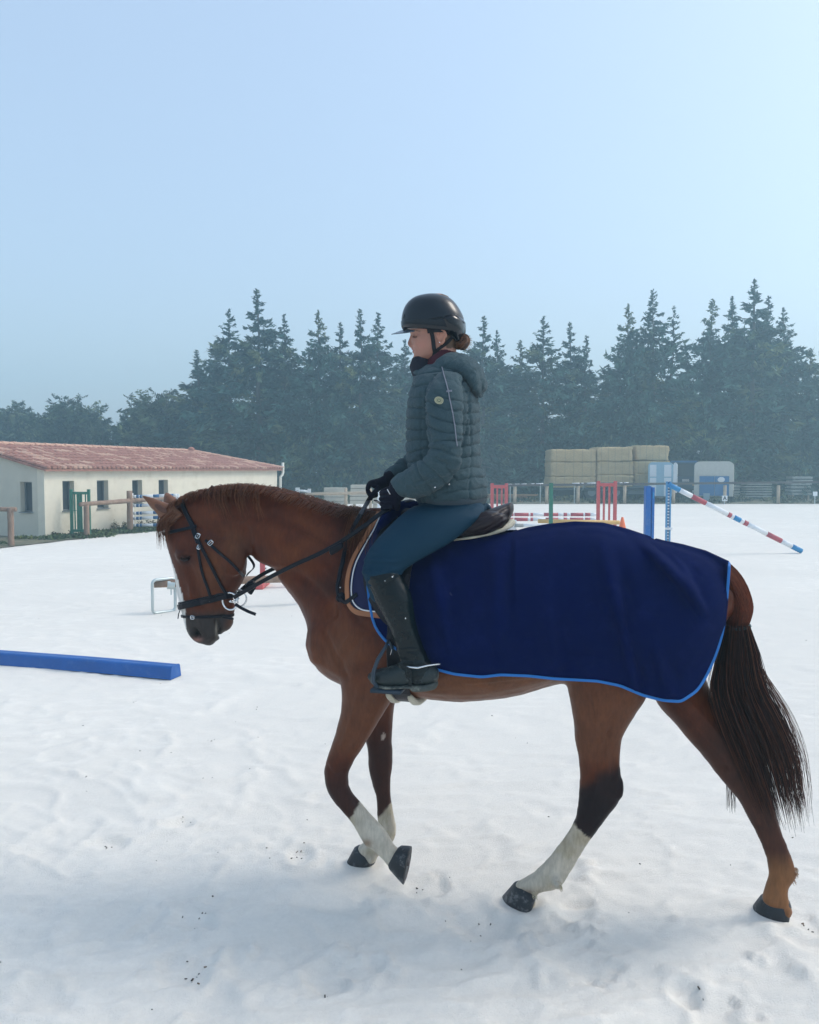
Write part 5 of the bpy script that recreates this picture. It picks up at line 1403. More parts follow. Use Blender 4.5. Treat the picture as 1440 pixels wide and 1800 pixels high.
for i in range(1100):    # short hair over the dock
    a = hr.random(); s0 = hr.uniform(-.12, .6); s0 = max(0, s0); lt = (.053 * math.sqrt(max(0, 1 - (2 * a - 1) ** 2)) + .003) * (1 if hr.random() < .7 else -1)
    topc = cr([(1284, 991), (1302, 1010), (1318, 1040), (1324, 1070), (1318, 1095), (1312, 1104)], 6); botc = cr([(1268, 1040), (1272, 1060), (1275, 1078), (1276, 1090), (1277, 1098), (1278, 1103)], 6)
    pts = []; s1 = min(1, s0 + hr.uniform(.35, .5))
    for k in range(8):
        s = s0 + (s1 - s0) * k / 7; A = topc[min(30, int(s * 30))]; B = botc[min(30, int(s * 30))]
        q = A * (1 - a) + B * a; lw = lt * (1.02 - .25 * s)
        pts.append(H(q[0] + hr.uniform(-.3, .6), q[1], lw))
    paths.append((pts, .0016, .0008, hc((.085, .022, .010), .5)))
Lr = 0
for i in range(2600):   # long hair below the band
    a = hr.random(); lt = hr.gauss(.0, .026)
    b0 = (1276 + 37 * a, 1100)
    u = a + hr.gauss(0, .07)
    # left edge runs (1276,1100)->(1262,1230)->(1285,1290)->(1330,1420); right edge (1313,1100)->(1335,1170)->(1395,1280)->(1420,1420)
    le = [(1276, 1100), (1262, 1165), (1257, 1215), (1272, 1270), (1300, 1340), (1335, 1425)]
    re = [(1313, 1100), (1326, 1150), (1341, 1210), (1374, 1275), (1402, 1345), (1415, 1430)]
    end = min(1.0, max(.3, hr.gauss(.86, .13)))
    ex_ = hr.gauss(0, 16) + 8 * math.sin(u * 23)
    C_ = cr([np.array(l) * (1 - u) + np.array(r_) * u + np.array([ex_ * .25, ex_]) * (j / 5) ** 2 for j, (l, r_) in enumerate(zip(le, re))], 3)
    m_ = max(5, int(end * (len(C_) - 1))); pts = []; w1 = hr.gauss(0, 3.0); w2 = hr.uniform(0, 6.28)
    clump = math.sin(u * 40) * 2.2
    for k in range(m_ + 1):
        s = k / (len(C_) - 1); q = C_[k]
        pts.append(H(q[0] + w1 * s + (clump) * s * s + 1.2 * math.sin(w2 + s * 7), q[1], lt * (1 + 1.6 * s) + .01 * math.sin(w2 + s * 4)))
    rc = (.020, .008, .006) if hr.random() < .7 else (.085, .030, .015)
    paths.append((pts, .0014, .0004, hc(rc, .5)))
for i in range(46):     # stray ends
    a = hr.uniform(.6, 1.1); C_ = cr([(1300, 1105), (1335 + 10 * a, 1180), (1370 + 25 * a, 1260), (1400 + 18 * a, 1330), (1412 + 14 * a, 1420 + hr.uniform(-40, 20))], 4)
    w2 = hr.uniform(0, 6); lt = hr.uniform(-.05, .05); dx_ = hr.uniform(-34, 4)
    paths.append(([H(q[0] + dx_ * (k / 16) ** .6 + 3 * math.sin(w2 + k * .3), q[1], lt) for k, q in enumerate(C_)], .0010, .0004, hc((.10, .05, .035), .4)))
for i in range(40):     # wisps that hang left of the far hind leg
    x0 = hr.uniform(1284, 1300); y0 = 1375; L_ = hr.uniform(20, 55)
    paths.append(([H(*q) for q in cr([(1283, 1220, -.02), (1288, 1290, -.12), (x0 - 8, 1350, -.20), (x0 - 6 + hr.uniform(-3, 3), 1375 + L_, -.21)], 4)], .0012, .0005, hc((.045, .02, .016), .5)))
strands('tail_hair', paths, m_tail, horse)
band = MB(); pts = [H(1295 + 23 * math.cos(a), 1101 - 1.5 * math.cos(a), 0) + Vector((0, -.058 * math.sin(a), 0)) for a in np.linspace(0, 6.283, 25)[:-1]]
m_band = M('dark_elastic', (.02, .06, .065), rough=.6)
band.tube(pts, .0060, 6, closed=True)
o = part('tail_band', band, m_band, None, smooth=True, base=(0, 0, 0))
c_ = H(1295, 1101); 
for v in o.data.vertices: v.co -= c_
o.location = HM @ c_; o.rotation_euler = (0, 0, HANG); tagp(o, 'thin dark fillet cord tied round the horse tail below the dock', 'cord')
# ------------------------------------------------------------------ exercise rug
def interp(P, x):
    P = sorted(P); return float(np.interp(x, [p[0] for p in P], [p[1] for p in P]))
TS = cr([tuple(q) + (0.0,) * (7 - len(q)) for q in TORSO], 12)
txs = np.array([(q[0] + q[2]) / 2 for q in TS])
def section(px_):
    i = int(np.clip(np.searchsorted(txs, px_), 1, len(txs) - 1)); t = (px_ - txs[i - 1]) / (txs[i] - txs[i - 1] + 1e-9)
    return TS[i - 1] * (1 - t) + TS[i] * t
HEM = [(648, 1032), (652, 1078), (662, 1105), (680, 1127), (705, 1145), (735, 1163), (765, 1175), (800, 1184), (848, 1189), (880, 1185), (930, 1187), (975, 1192), (1050, 1196), (1090, 1204), (1130, 1221), (1165, 1230), (1197, 1232), (1225, 1213)]
REAR = [(1225, 1213), (1240, 1190), (1256, 1155), (1266, 1125), (1273, 1100), (1275, 1060), (1277, 1020), (1281, 992)]
TOPL = [(648, 1000), (655, 955), (680, 925), (700, 902), (735, 925), (797, 953), (850, 944), (900, 937), (930, 929), (965, 923), (1010, 919), (1060, 921), (1100, 931), (1130, 941), (1165, 952), (1200, 959), (1240, 970), (1281, 989)]
NC, NR_ = 150, 70
fr = random.Random(12)
def rug_side(s):
    """grid of one side: columns run from the knee to the tail, rows from the top line to the hem"""
    cols = []
    ht = cr(HEM + REAR[1:], 8); 
    for i in range(NC + 1):
        u = i / NC
        px_ = 648 + (1281 - 648) * u
        top = interp(TOPL, px_)
        # hem for this column, with the rear edge curling back
        hy = interp(HEM + [(1240, 1190), (1256, 1155), (1266, 1125), (1273, 1100), (1277, 1060), (1281, 1000)], px_)
        q = section(min(px_, 1262)); mid = (q[1] + q[3]) / 2; hh = (q[3] - q[1]) / 2; w = q[4]
        col = []
        spine = px_ >= 905
        for j in range(NR_ + 1):
            v = j / NR_; py_ = top + (hy - top) * (v ** 1.15 if spine else v)
            c = (mid - py_) / hh; c = max(-1, min(1, c))
            lat = w * (max(0, 1 - abs(c) ** 2.15) ** (1 / 2.15)) * (1 - q[6] * c)
            if c < 0: lat = max(lat, w * (1 - q[6] * c * .5) * (1 - .10 * abs(c)))
            if spine and j == 0: lat = 0
            col.append([px_, py_, lat])
        cols.append(col)
    return cols
cols = rug_side(1)
# world points, then push out of the horse and let the cloth hang
g = np.zeros((NC + 1, NR_ + 1, 3)); body_l = np.zeros((NC + 1, NR_ + 1))
for i in range(NC + 1):
    run = 0
    for j in range(NR_ + 1):
        px_, py_, lat = cols[i][j]; P = H(px_, py_, 0)
        r = BV.ray_cast(Vector((P.x, -1.2, P.z)), Vector((0, 1, 0)))
        bl = -r[0].y if r[0] is not None and r[0].y < 0.05 else 0
        spine = px_ >= 905
        l = max(lat * 1.0, bl + .012)
        if spine: l *= sstep(-.02, .16, j / NR_) ** .5 if j < NR_ * .16 else 1
        run = max(run * .996, l); l = run if (j > NR_ * .2) else l
        # parallax: keep the pixel while moving out
        fold = 0
        g[i, j] = (px_, py_, l)
L = g[:, :, 2]
for _ in range(14):
    Lp = np.pad(L, 1, mode='edge'); L = .5 * L + .125 * (Lp[:-2, 1:-1] + Lp[2:, 1:-1] + Lp[1:-1, :-2] + Lp[1:-1, 2:])
I_, J_ = np.meshgrid(np.arange(NC + 1), np.arange(NR_ + 1), indexing='ij')
PX = g[:, :, 0]; PY = g[:, :, 1]
def fold(x0, y0, x1, y1, w, a):
    ab = np.array([x1 - x0, y1 - y0]); t = np.clip(((PX - x0) * ab[0] + (PY - y0) * ab[1]) / (ab ** 2).sum(), 0, 1)
    d = ((PX - x0 - t * ab[0]) * ab[1] - (PY - y0 - t * ab[1]) * ab[0]) / np.hypot(*ab); dd = np.hypot(PX - x0 - t * ab[0], PY - y0 - t * ab[1])
    return a * (np.exp(-(dd / w) ** 2) - .55 * np.exp(-((d - w * 1.5) / w) ** 2) * np.exp(-(dd / (3 * w)) ** 2)) * np.sin(np.pi * np.clip(t, .06, 1)) ** .4 * 2.7
L = L + fold(1110, 940, 1230, 1045, 9, .016) + fold(1125, 940, 1255, 1090, 8, .012) + fold(1080, 1040, 1120, 1215, 9, .017) + fold(1060, 960, 1085, 1080, 16, .010)
L = L + fold(870, 980, 880, 1180, 15, .008) + fold(760, 1000, 800, 1170, 14, .010) + fold(1165, 960, 1215, 1020, 7, .010) + fold(1150, 1120, 1180, 1225, 12, .010) + fold(1200, 1000, 1250, 1110, 9, .010) + fold(960, 1060, 985, 1180, 18, .008)
NP = np.stack([PX.ravel() * .010, PY.ravel() * .004, PX.ravel() * 0], 1)
hemk = (J_ / NR_) ** 2
L = L + (.010 * fbm(NP * 2.2, 3, 71)).reshape(L.shape) * (.25 + hemk) * (PX > 700)
for _it in range(5):
    for i in range(NC + 1):
        for j in range(1, NR_ + 1):
            P = H(PX[i, j], PY[i, j], L[i, j]); r = BV.ray_cast(Vector((P.x, -1.2, P.z)), Vector((0, 1, 0)))
            if r[0] is not None and -r[0].y + .010 > L[i, j]: L[i, j] = -r[0].y + .012 if r[0].y < 0 else L[i, j]
sp_ = (PX >= 905) & (J_ == 0); L = np.where(sp_, 0, L)
GR = [[H(PX[i, j], PY[i, j], L[i, j]) for j in range(NR_ + 1)] for i in range(NC + 1)]
# hang perspective: spine points stay on the midline
m_rug = M('navy_fleece', (.001, .006, .050), rough=.95, var=.12, vscale=6, bump=.25, bscale=380, sheen=.0, spec=.05, dust=(.012, .02, .10), dscale=10, damt=.3)
m_pipe = M('light_blue_binding', (.010, .15, .46), rough=.7, var=.06, bump=.1, bscale=300)
rug = hthing('exercise_rug', H(1000, 930), 'navy blue exercise rug with light blue binding laid over the horse back and rump', 'horse rug')
mb = MB()
V = []; F = []; id0 = {}
for s in (1, -1):
    for i in range(NC + 1):
        for j in range(NR_ + 1):
            p = GR[i][j]
            if s == -1 and PX[i, j] >= 905 and j == 0: id0[(s, i, j)] = id0[(1, i, j)]; continue
            id0[(s, i, j)] = len(V)
            V.append(Vector((p.x, p.y * s, p.z)))
    for i in range(NC):
        for j in range(NR_):
            f = (id0[(s, i, j)], id0[(s, i, j + 1)], id0[(s, i + 1, j + 1)], id0[(s, i + 1, j)]); F.append(f if s == 1 else f[::-1])
mb.add(V, F)
cl = part('cloth', mb, m_rug, rug, smooth=True)
so = cl.modifiers.new('thick', 'SOLIDIFY'); so.thickness = .006; so.offset = 1
# binding along front edge, hem and rear edge, on both sides
edge = [(0, j) for j in range(8, NR_ + 1, 2)] + [(i, NR_) for i in range(1, NC + 1)] + [(NC, j) for j in range(NR_ - 1, 0, -3)]
for s in (1, -1):
    pts = [Vector((GR[i][j].x, GR[i][j].y * s, GR[i][j].z)) for i, j in edge]
    for _ in range(2): pts = [pts[0]] + [(pts[k - 1] + pts[k] * 2 + pts[k + 1]) / 4 for k in range(1, len(pts) - 1)] + [pts[-1]]
    nr = [Vector((.1, -1 * s, .1)).normalized()] * len(pts)
    b_ = MB(); b_.ribbon([p + Vector((0, -.009 * s, 0)) for p in pts], nr, .0100, .004); part('binding', b_, m_pipe, rug, smooth=False)
BVR = BVHTree.FromPolygons([tuple(v) for v in V], F)

# ------------------------------------------------------------------ saddle pad, saddle, girth
m_pad = M('navy_saddle_cloth', (.008, .012, .06), rough=.9, bump=.3, bscale=300); m_brown = M('tan_binding', (.30, .115, .045), rough=.6, var=.1)
m_lea = M('black_leather', (.007, .007, .011), rough=.4, var=.3, vscale=10, bump=.18, bscale=220, spec=.2)
m_blea = M('brown_black_leather', (.014, .007, .010), rough=.42, var=.3, vscale=10, bump=.2, bscale=160, spec=.3)
m_fleece = M('cream_sheepskin', (.58, .54, .42), rough=1, var=.15, vscale=30, bump=1.0, bscale=90, sheen=.3)
m_steel = M('stainless_steel', (.75, .77, .78), rough=.25, metal=.9)
pad = hthing('saddle_pad', H(720, 905), 'navy saddle pad with tan edge and white piping showing in front of the rider knee', 'saddle pad')
PF = [(668, 905), (655, 930), (640, 958), (626, 985), (617, 1012), (614, 1040), (619, 1062), (632, 1076), (652, 1081), (700, 1085), (760, 1085), (800, 1060), (802, 1000), (800, 950)]
pc = cr(PF, 5); ins = []
cx_, cy_ = 700, 1000
V = []; F = []; n = len(pc); K = 8
for k in range(K + 1):
    for q in pc:
        x = q[0] + (cx_ - q[0]) * k / K * .96; y = q[1] + (cy_ - q[1]) * k / K * .96
        r = on(x, y, .010 + .004 * (k > 0))
        V.append(r[0])
for k in range(K):
    for j in range(n - 1): F.append((k * n + j, k * n + j + 1, (k + 1) * n + j + 1, (k + 1) * n + j))
padm = MB().add(V, F); padm.mirror(); o = part('cloth', padm, m_pad, pad, smooth=True); so = o.modifiers.new('t', 'SOLIDIFY'); so.thickness = .008; so.offset = 0
pts, nr = path_on(PF[:10], .017, 5)
for s in (1, -1):
    part('edge_binding', MB().ribbon([Vector((p.x, p.y * s, p.z)) for p in pts], [Vector((q.x, q.y * s, q.z)) for q in nr], .020, .004), m_brown, pad)
PI2 = [(q[0] + (700 - q[0]) * .085, q[1] + (1000 - q[1]) * .07) for q in PF[:10]]
pts, nr = path_on(PI2, .021, 5)
for s in (1, -1):
    part('piping', MB().tube([Vector((p.x, p.y * s, p.z)) for p in pts], .0028, 6), m_white, pad, smooth=True)
part('fleece_edge', MB().tube([H(798, 949, .16), H(830, 945, .15), H(862, 938, .12), H(885, 931, .10), H(897, 922, .06), H(900, 918, 0), H(897, 922, -.06), H(885, 931, -.10), H(862, 938, -.12), H(800, 949, -.16)], [.004, .005, .007, .008, .013, .015, .013, .008, .007, .005], 10), m_fleece, pad, smooth=True)

sd = hthing('saddle', H(790, 930), 'black leather saddle with raised cantle under the rider', 'saddle')
sm = MB()
sm.loft([(700, 888, 702, 915, .05, 0), (712, 884, 716, 925, .09, 0), (745, 893, 745, 930, .12, 0), (790, 903, 790, 940, .15, 0), (830, 903, 828, 944, .165, 0), (860, 895, 862, 938, .155, 0), (880, 888, 885, 928, .11, 0), (894, 884, 896, 912, .06, 0)], 28, 6, 2.3)
sm.ell(H(842, 922, .12), (.11, 0, .03), (0, .06, 0), (-.01, 0, .045)); sm.ell(H(842, 922, -.12), (.11, 0, .03), (0, .06, 0), (-.01, 0, .045))
SV, SF, SN = fuse(sm, .005, 3)
sx, sy = np_px(SV); dsp = np.zeros(len(SV))
for path in ([(800, 943), (840, 922), (893, 893)], [(805, 947), (850, 932), (893, 905)], [(815, 925), (850, 912), (885, 897)]):
    P = np.array(cr(path, 24)); d = np.min(np.hypot(sx[:, None] - P[None, :, 0], sy[:, None] - P[None, :, 1]), 1); dsp -= .004 * np.exp(-(d / 1.5) ** 2)
SV = SV + SN * dsp[:, None]
ob_ = MB(); ob_.v = [tuple(v) for v in SV]; ob_.f = SF; ob_.m = [0] * len(SF)
part('seat', ob_, m_blea, sd, smooth=True)
FL = [(700, 905), (672, 940), (652, 980), (645, 1020), (652, 1050), (672, 1085), (700, 1110), (716, 1110), (722, 1060), (728, 1000), (760, 945)]
fc = cr(FL, 4); V = []; n = len(fc)
for k in range(7):
    for q in fc:
        r = on(q[0] + (700 - q[0]) * k / 6.3, q[1] + (1005 - q[1]) * k / 6.3, .03); V.append(r[0])
F = [(k * n + j, k * n + j + 1, (k + 1) * n + j + 1, (k + 1) * n + j) for k in range(6) for j in range(n - 1)]
for s in (1, -1):
    o = part('flap', MB().add([Vector((v.x, v.y * s, v.z)) for v in V], F), m_lea, sd, smooth=True); so = o.modifiers.new('t', 'SOLIDIFY'); so.thickness = .005; so.offset = 0
part('pommel_cap', MB().ell(H(712, 888), (.045, 0, .012), (0, .07, 0), (0, 0, .022)), m_lea, sd, smooth=True)
# collar of the rug rolled over the pommel
part('rolled_front', MB().loft([(672, 905, 664, 940, .02, .13), (690, 886, 684, 925, .03, .11), (712, 880, 712, 915, .06, .03), (735, 881, 735, 900, .06, 0), (748, 884, 748, 892, .03, 0)], 18, 5), m_rug, rug, smooth=True)
# girth with cream sheepskin
pts, nr = ring(728, 1100, 0, 120, -100, 100, 40, .006, BVT)
gb = MB().ribbon(pts, nr, .075, .012); gt = hthing('girth', H(728, 1222), 'girth with cream sheepskin lining under the horse belly at the rider boot', 'girth')
part('strap', gb, m_lea, gt, smooth=False)
for dx in (-23, 14):
    pts, nr = ring(728 + dx, 1100, 0, 120, -42, 42, 24, .002, BVT); mbf = MB()
    mbf.tube([p + q * .012 for p, q in zip(pts, nr)], [.008 + .013 * math.sin(math.pi * k / (len(pts) - 1)) ** .5 for k in range(len(pts))], 12, flat=.8)
    part('sheepskin', mbf, m_fleece, gt, smooth=True)
c_ = on(712, 1205); part('girth_ring', MB().tube([H(711, 1224, .02) + Vector((.007 * math.cos(a), 0, .010 * math.sin(a))) for a in np.linspace(0, 6.28, 15)[:-1]], .0015, 5, closed=True), m_steel, gt)

# ------------------------------------------------------------------ bridle
m_str = M('black_bridle_leather', (.004, .005, .010), rough=.36, var=.3, vscale=14, bump=.1, bscale=200, spec=.18)
br = hthing('bridle', H(345, 930), 'black leather bridle with steel loose ring bit on the chestnut head', 'bridle')
def bpart(name, mb, m=m_str, p=None, smooth=False): return part(name, mb, m, p or br, smooth=smooth)
def ring2(p0, l0, p1, l1, a0, a1, n=44, off=.004, rad=.6):
    A = H(p0[0], p0[1], l0); B = H(p1[0], p1[1], l1); A.y = B.y = 0; d = (A - B).normalized(); L_ = Vector((0, -1, 0)); pts, nr = [], []
    for k in range(n + (0 if a1 - a0 >= 360 else 1)):
        a = R(a0 + (a1 - a0) * k / n); v = d * math.cos(a) + L_ * math.sin(a); r = BV.ray_cast(B + v * rad, -v)
        if r[0] is None: continue
        q = r[1] if r[1].dot(v) > 0 else -r[1]; pts.append(r[0] + q * off); nr.append((q + v).normalized())
    return pts, nr
mb = MB(); pts, nr = ring2((326, 880), 0, (351, 953), .075, -92, 92, 44, .004)
# headpiece: over the poll, both sides down to the cheek buckles
mb.ribbon(pts, nr, .021, .005); bpart('headpiece', mb)
def sstrap(name, P, w, th=.0045, off=.003, n=6):
    mb = MB(); r = strap(mb, P, w, th, off, True, n); bpart(name, mb); return r
pts, nr = ring2((298, 937), .03, (342, 927), .075, -92, 92, 40, .005); bpart('browband', MB().ribbon(pts, nr, .014, .005))
sstrap('cheekpiece', [(350, 952), (362, 975), (375, 1000), (388, 1025), (398, 1043)], .014, .005, .005)
sstrap('noseband_strap', [(348, 960), (352, 985), (357, 1010), (366, 1035), (371, 1052)], .012, .004, .003)
sstrap('throatlatch', [(362, 950), (377, 964), (397, 980), (415, 997), (427, 1012)], .012, .004, .004)
def full_ring(name, a, b, w, th, off=.004, n=44):
    pts, nr = ring2(a, .02, ((a[0] + b[0]) / 2, (a[1] + b[1]) / 2), .05, 0, 360, n, off, rad=.35)
    bpart(name, MB().ribbon(pts, nr, w, th, closed=True)); return pts
full_ring('noseband', (311, 1068), (398, 1048), .024, .007, .004)
full_ring('noseband_pad', (311, 1066), (398, 1047), .032, .003, .002)
full_ring('flash_strap', (317, 1083), (409, 1086), .012, .004, .003)
bpart('flash_end', MB().ribbon([H(392, 1085, .058), H(403, 1087, .064), H(411, 1087.5, .066)], [Vector((0, -1, 0))] * 3, .009, .003))
bpart('flash_loop', MB().ribbon([H(318, 1071, .045), H(315, 1079, .045), H(314, 1087, .04)], [Vector((-1, -.4, 0))] * 3, .012, .004))
def buckle(px_, py_, ang, s=.011, off=.008):
    r = on(px_, py_, off); n = r[1]; t = Vector((math.cos(ang), 0, math.sin(ang))); t = (t - n * t.dot(n)).normalized(); b = n.cross(t)
    pts = [r[0] + t * s * (1 if k in (0, 3) else -1) * 1.0 + b * s * .75 * (1 if k < 2 else -1) for k in (0, 1, 2, 3)]
    P = []
    for k in range(4):
        P += [pts[k].lerp(pts[(k + 1) % 4], .15), pts[k].lerp(pts[(k + 1) % 4], .85)]
    mb = MB().tube(P, .0018, 6, closed=True); mb.tube([pts[0].lerp(pts[3], .5), pts[1].lerp(pts[2], .5) + n * .002], .0012, 5)
    bpart('buckle', mb, m_steel)
buckle(349, 943, 1.2); buckle(371, 955, .9); buckle(351, 962, 1.3, .009); buckle(340, 1085, 0, .009); buckle(372, 1055, 0.2, .008); buckle(379, 1053, .2, .006)
# bit rings
rc = on(402, 1056, .024)
for s in (1, -1):
    c = Vector((rc[0].x, rc[0].y * s, rc[0].z)); pts = [c + Vector((.0375 * math.cos(a), -.004 * s * math.cos(a), .0375 * math.sin(a))) for a in np.linspace(0, 2 * math.pi, 33)[:-1]]
    bpart('bit_ring', MB().tube(pts, .0044, 8, closed=True), m_steel, smooth=True)
bpart('mouthpiece', MB().tube([Vector((rc[0].x, rc[0].y, rc[0].z)), Vector((rc[0].x, 0, rc[0].z - .01)), Vector((rc[0].x, -rc[0].y, rc[0].z))], .006, 8), m_steel, smooth=True)
bpart('brow_tab', MB().ell(H(292, 939, .055), (.010, 0, .0), (0, .012, 0), (0, 0, .010)), m_str, smooth=True)
# hanging strap end below the ring
bpart('strap_end', MB().ribbon([H(414, 1062, .085), H(425, 1069, .09), H(437, 1075, .092), H(450, 1080, .092)], [Vector((.1, -1, .1))] * 4, .013, .004))
# reins: near rein up to the left hand, far rein behind the neck
LHAND = H(684, 893, .155); RHAND = H(655, 868, -.02)
nearrein = [H(412, 1050, .085), H(440, 1034, .11), H(480, 1012, .15), H(520, 992, .18), H(560, 974, .20), H(600, 952, .215), H(640, 925, .215), H(665, 906, .19), LHAND]
pts = cr([tuple(p) for p in nearrein], 6); pts = [Vector(p) for p in pts]
for k, p in enumerate(pts):
    r = BV.find_nearest(p)
    if r[0] is not None and (p - r[0]).dot(r[1] if r[1].y < 0 else -r[1]) < .008: pts[k] = r[0] + Vector((0, -.010, 0))
bpart('rein', MB().ribbon(pts, [Vector((.1, -1, .15))] * len(pts), .017, .005))
farr = [H(412, 1052, -.07), H(432, 1030, -.10), H(470, 1005, -.135), H(520, 985, -.17), H(580, 955, -.20), H(625, 915, -.17), H(650, 875, -.05), RHAND]
pts = [Vector(p) for p in cr([tuple(p) for p in farr], 6)]
bpart('rein', MB().ribbon(pts, [Vector((.1, 1, .15))] * len(pts), .017, .005))
bpart('rein_stop', MB().loft([(431, 1029, 443, 1045, .012, -.09), (436, 1022, 448, 1037, .014, -.095), (443, 1020, 451, 1032, .010, -.10)], 10, 3), m_str)
bpart('rein_stop', MB().loft([(579, 962, 583, 976, .008, .225), (590, 957, 594, 970, .009, .23), (600, 952, 603, 963, .008, .23)], 10, 3), m_str)
# neck strap of the breastplate on the shoulder
bp_ = hthing('breastplate', H(640, 900), 'black leather neck strap lying over the horse shoulder below the hands', 'breastplate')
P_ = [(648, 880), (641, 893), (628, 915), (616, 940), (609, 965), (603, 995), (598, 1025), (600, 1045), (606, 1054)]
pts, nr = path_on(P_[3:], .014, 6); top_ = [H(648, 882, .05), H(641, 893, .13), H(634, 905, .19), H(624, 922, .205)]
for s in (1, -1): part('neck_strap', MB().ribbon([Vector((p.x, p.y * s, p.z)) for p in top_ + pts], [Vector((q.x, q.y * s, q.z)) for q in [nr[0]] * 4 + nr], [.017] * (len(pts) + 4), .005), m_str, bp_)
pts, nr = path_on([(604, 1052), (612, 1056), (622, 1053), (632, 1046)], .020, 5); part('girth_strap', MB().ribbon(pts, nr, .016, .005), m_str, bp_)
r_ = on(602, 1050, .010); part('knot', MB().ell(r_[0], (.020, 0, .004), (0, .009, 0), (0, 0, .020)), m_str, bp_, smooth=True)
r_ = on(603, 1034, .012); part('stud', MB().ell(r_[0], (.004, 0, 0), (0, .003, 0), (0, 0, .003), 8), m_steel, bp_, smooth=True)
# ------------------------------------------------------------------ the rider
rider = hthing('person', H(790, 900), 'rider in black helmet, grey quilted jacket and teal breeches sitting on the horse', 'person')
# body: one skin, head, neck, trunk, arms and legs
HEADS = [(740, 528, 792, 528, .045, 0), (723, 545, 802, 545, .064, 0), (720, 562, 806, 562, .071, 0), (719.8, 577, 807, 577, .073, 0), (720.5, 584, 807, 584, .073, 0), (724, 590, 806, 590, .070, 0), (724.5, 598, 804, 599, .069, 0), (725.5, 605, 802, 606, .067, 0), (727, 612, 798, 613, .064, 0), (728, 619, 790, 620, .058, 0), (728.5, 626, 782, 625, .050, 0), (730, 632, 770, 630, .040, 0), (735, 637, 758, 634, .026, 0)]
bm_ = MB().loft(HEADS, 30, 5, 2.35)
bm_.loft([(764, 600, 803, 598, .055, 0), (762, 620, 802, 618, .054, 0), (757, 640, 806, 640, .060, 0), (750, 660, 812, 665, .09, 0)], 24, 4)
bm_.ell(H(733, 630), (.018, 0, 0), (0, .022, 0), (0, 0, .014))            # chin
bm_.loft([(722, 588, 732, 588, .009, 0), (719.2, 596, 730, 597, .010, 0), (716.6, 603.5, 729, 604, .014, 0), (718.5, 608, 728, 609, .016, 0)], 14, 4)   # nose
for s in (1, -1):
    bm_.ell(H(739, 602, .040 * s), (.026, 0, 0), (0, .020, 0), (0, 0, .020))   # cheek
    bm_.ell(H(726, 583, .026 * s), (.012, 0, 0), (0, .022, 0), (0, 0, .008))   # brow ridge
    bm_.ell(H(722.5, 607, .012 * s), (.008, 0, 0), (0, .006, 0), (0, 0, .006))   # nostril wing
bm_.ell(H(727.2, 613.5), (.0085, 0, 0), (0, .020, 0), (0, 0, .0055)); bm_.ell(H(728.4, 618.5), (.0085, 0, 0), (0, .017, 0), (0, 0, .0055))
TR = [(752, 650, 822, 655, .13, 0), (737, 680, 832, 690, .155, 0), (729, 720, 832, 730, .135, 0), (730, 770, 828, 770, .125, 0), (738, 820, 832, 820, .13, 0), (742, 860, 842, 860, .15, 0), (745, 890, 848, 892, .15, 0), (765, 905, 840, 905, .12, 0)]
def shrink(st, k, kw, dl_=0):
    o = []
    for q in st:
        mx, my = (q[0] + q[2]) / 2, (q[1] + q[3]) / 2
        o.append((mx + (q[0] - mx) * k, my + (q[1] - my) * k, mx + (q[2] - mx) * k, my + (q[3] - my) * k, q[4] * kw, q[5]))
    return o
bm_.loft([(768, 655, 812, 658, .085, 0), (752, 678, 824, 690, .135, 0), (740, 715, 828, 720, .14, 0), (740, 770, 824, 770, .12, 0), (746, 820, 826, 820, .12, 0), (752, 860, 836, 858, .13, 0), (760, 885, 838, 886, .13, 0), (770, 898, 835, 900, .10, 0)], 28, 4)
ARM_N = [(770, 672, 806, 672, .045, .17), (762, 705, 802, 705, .043, .20), (770, 750, 803, 750, .038, .225), (778, 790, 808, 782, .036, .235), (772, 812, 798, 835, .034, .23), (730, 830, 752, 860, .028, .20), (700, 846, 716, 872, .024, .17), (686, 858, 702, 882, .026, .155)]
ARM_F = [(772, 675, 808, 675, .045, -.17), (765, 705, 802, 705, .043, -.20), (770, 750, 800, 750, .038, -.225), (770, 785, 800, 785, .036, -.22), (745, 795, 765, 822, .032, -.19), (712, 810, 728, 836, .028, -.12), (688, 826, 700, 848, .024, -.06), (664, 838, 676, 862, .024, -.03)]
JN_ = [(775, 665, 812, 672, .050, .15), (752, 690, 813, 692, .062, .19), (748, 715, 813, 715, .062, .215), (752, 755, 812, 752, .058, .235), (756, 788, 811, 790, .056, .245), (748, 803, 806, 822, .054, .245), (726, 818, 776, 856, .050, .225), (706, 831, 740, 874, .044, .195), (690, 842, 711, 874, .040, .17), (684, 856, 700, 884, .034, .162)]
JF_ = [(775, 665, 812, 672, .050, -.15), (757, 690, 813, 692, .062, -.19), (755, 720, 813, 715, .062, -.215), (756, 760, 810, 755, .058, -.235), (748, 778, 803, 792, .054, -.235), (728, 792, 768, 826, .050, -.20), (704, 806, 728, 842, .044, -.14), (678, 829, 695, 851, .038, -.07), (664, 838, 676, 860, .034, -.03)]
bm_.loft(shrink(JN_, .6, .6), 18, 4); bm_.loft(shrink(JF_, .6, .6), 18, 4)
LEG = [(770, 885, 846, 890, .085, .09), (722, 898, 822, 918, .080, .16), (694, 922, 790, 947, .074, .22), (668, 950, 748, 970, .066, .27), (652, 978, 718, 990, .058, .30), (645, 1005, 702, 1008, .052, .32), (655, 1040, 712, 1035, .048, .325), (676, 1080, 720, 1080, .046, .33), (700, 1130, 738, 1125, .036, .335), (710, 1165, 745, 1165, .032, .335), (700, 1185, 752, 1190, .034, .335), (664, 1190, 690, 1200, .030, .335)]
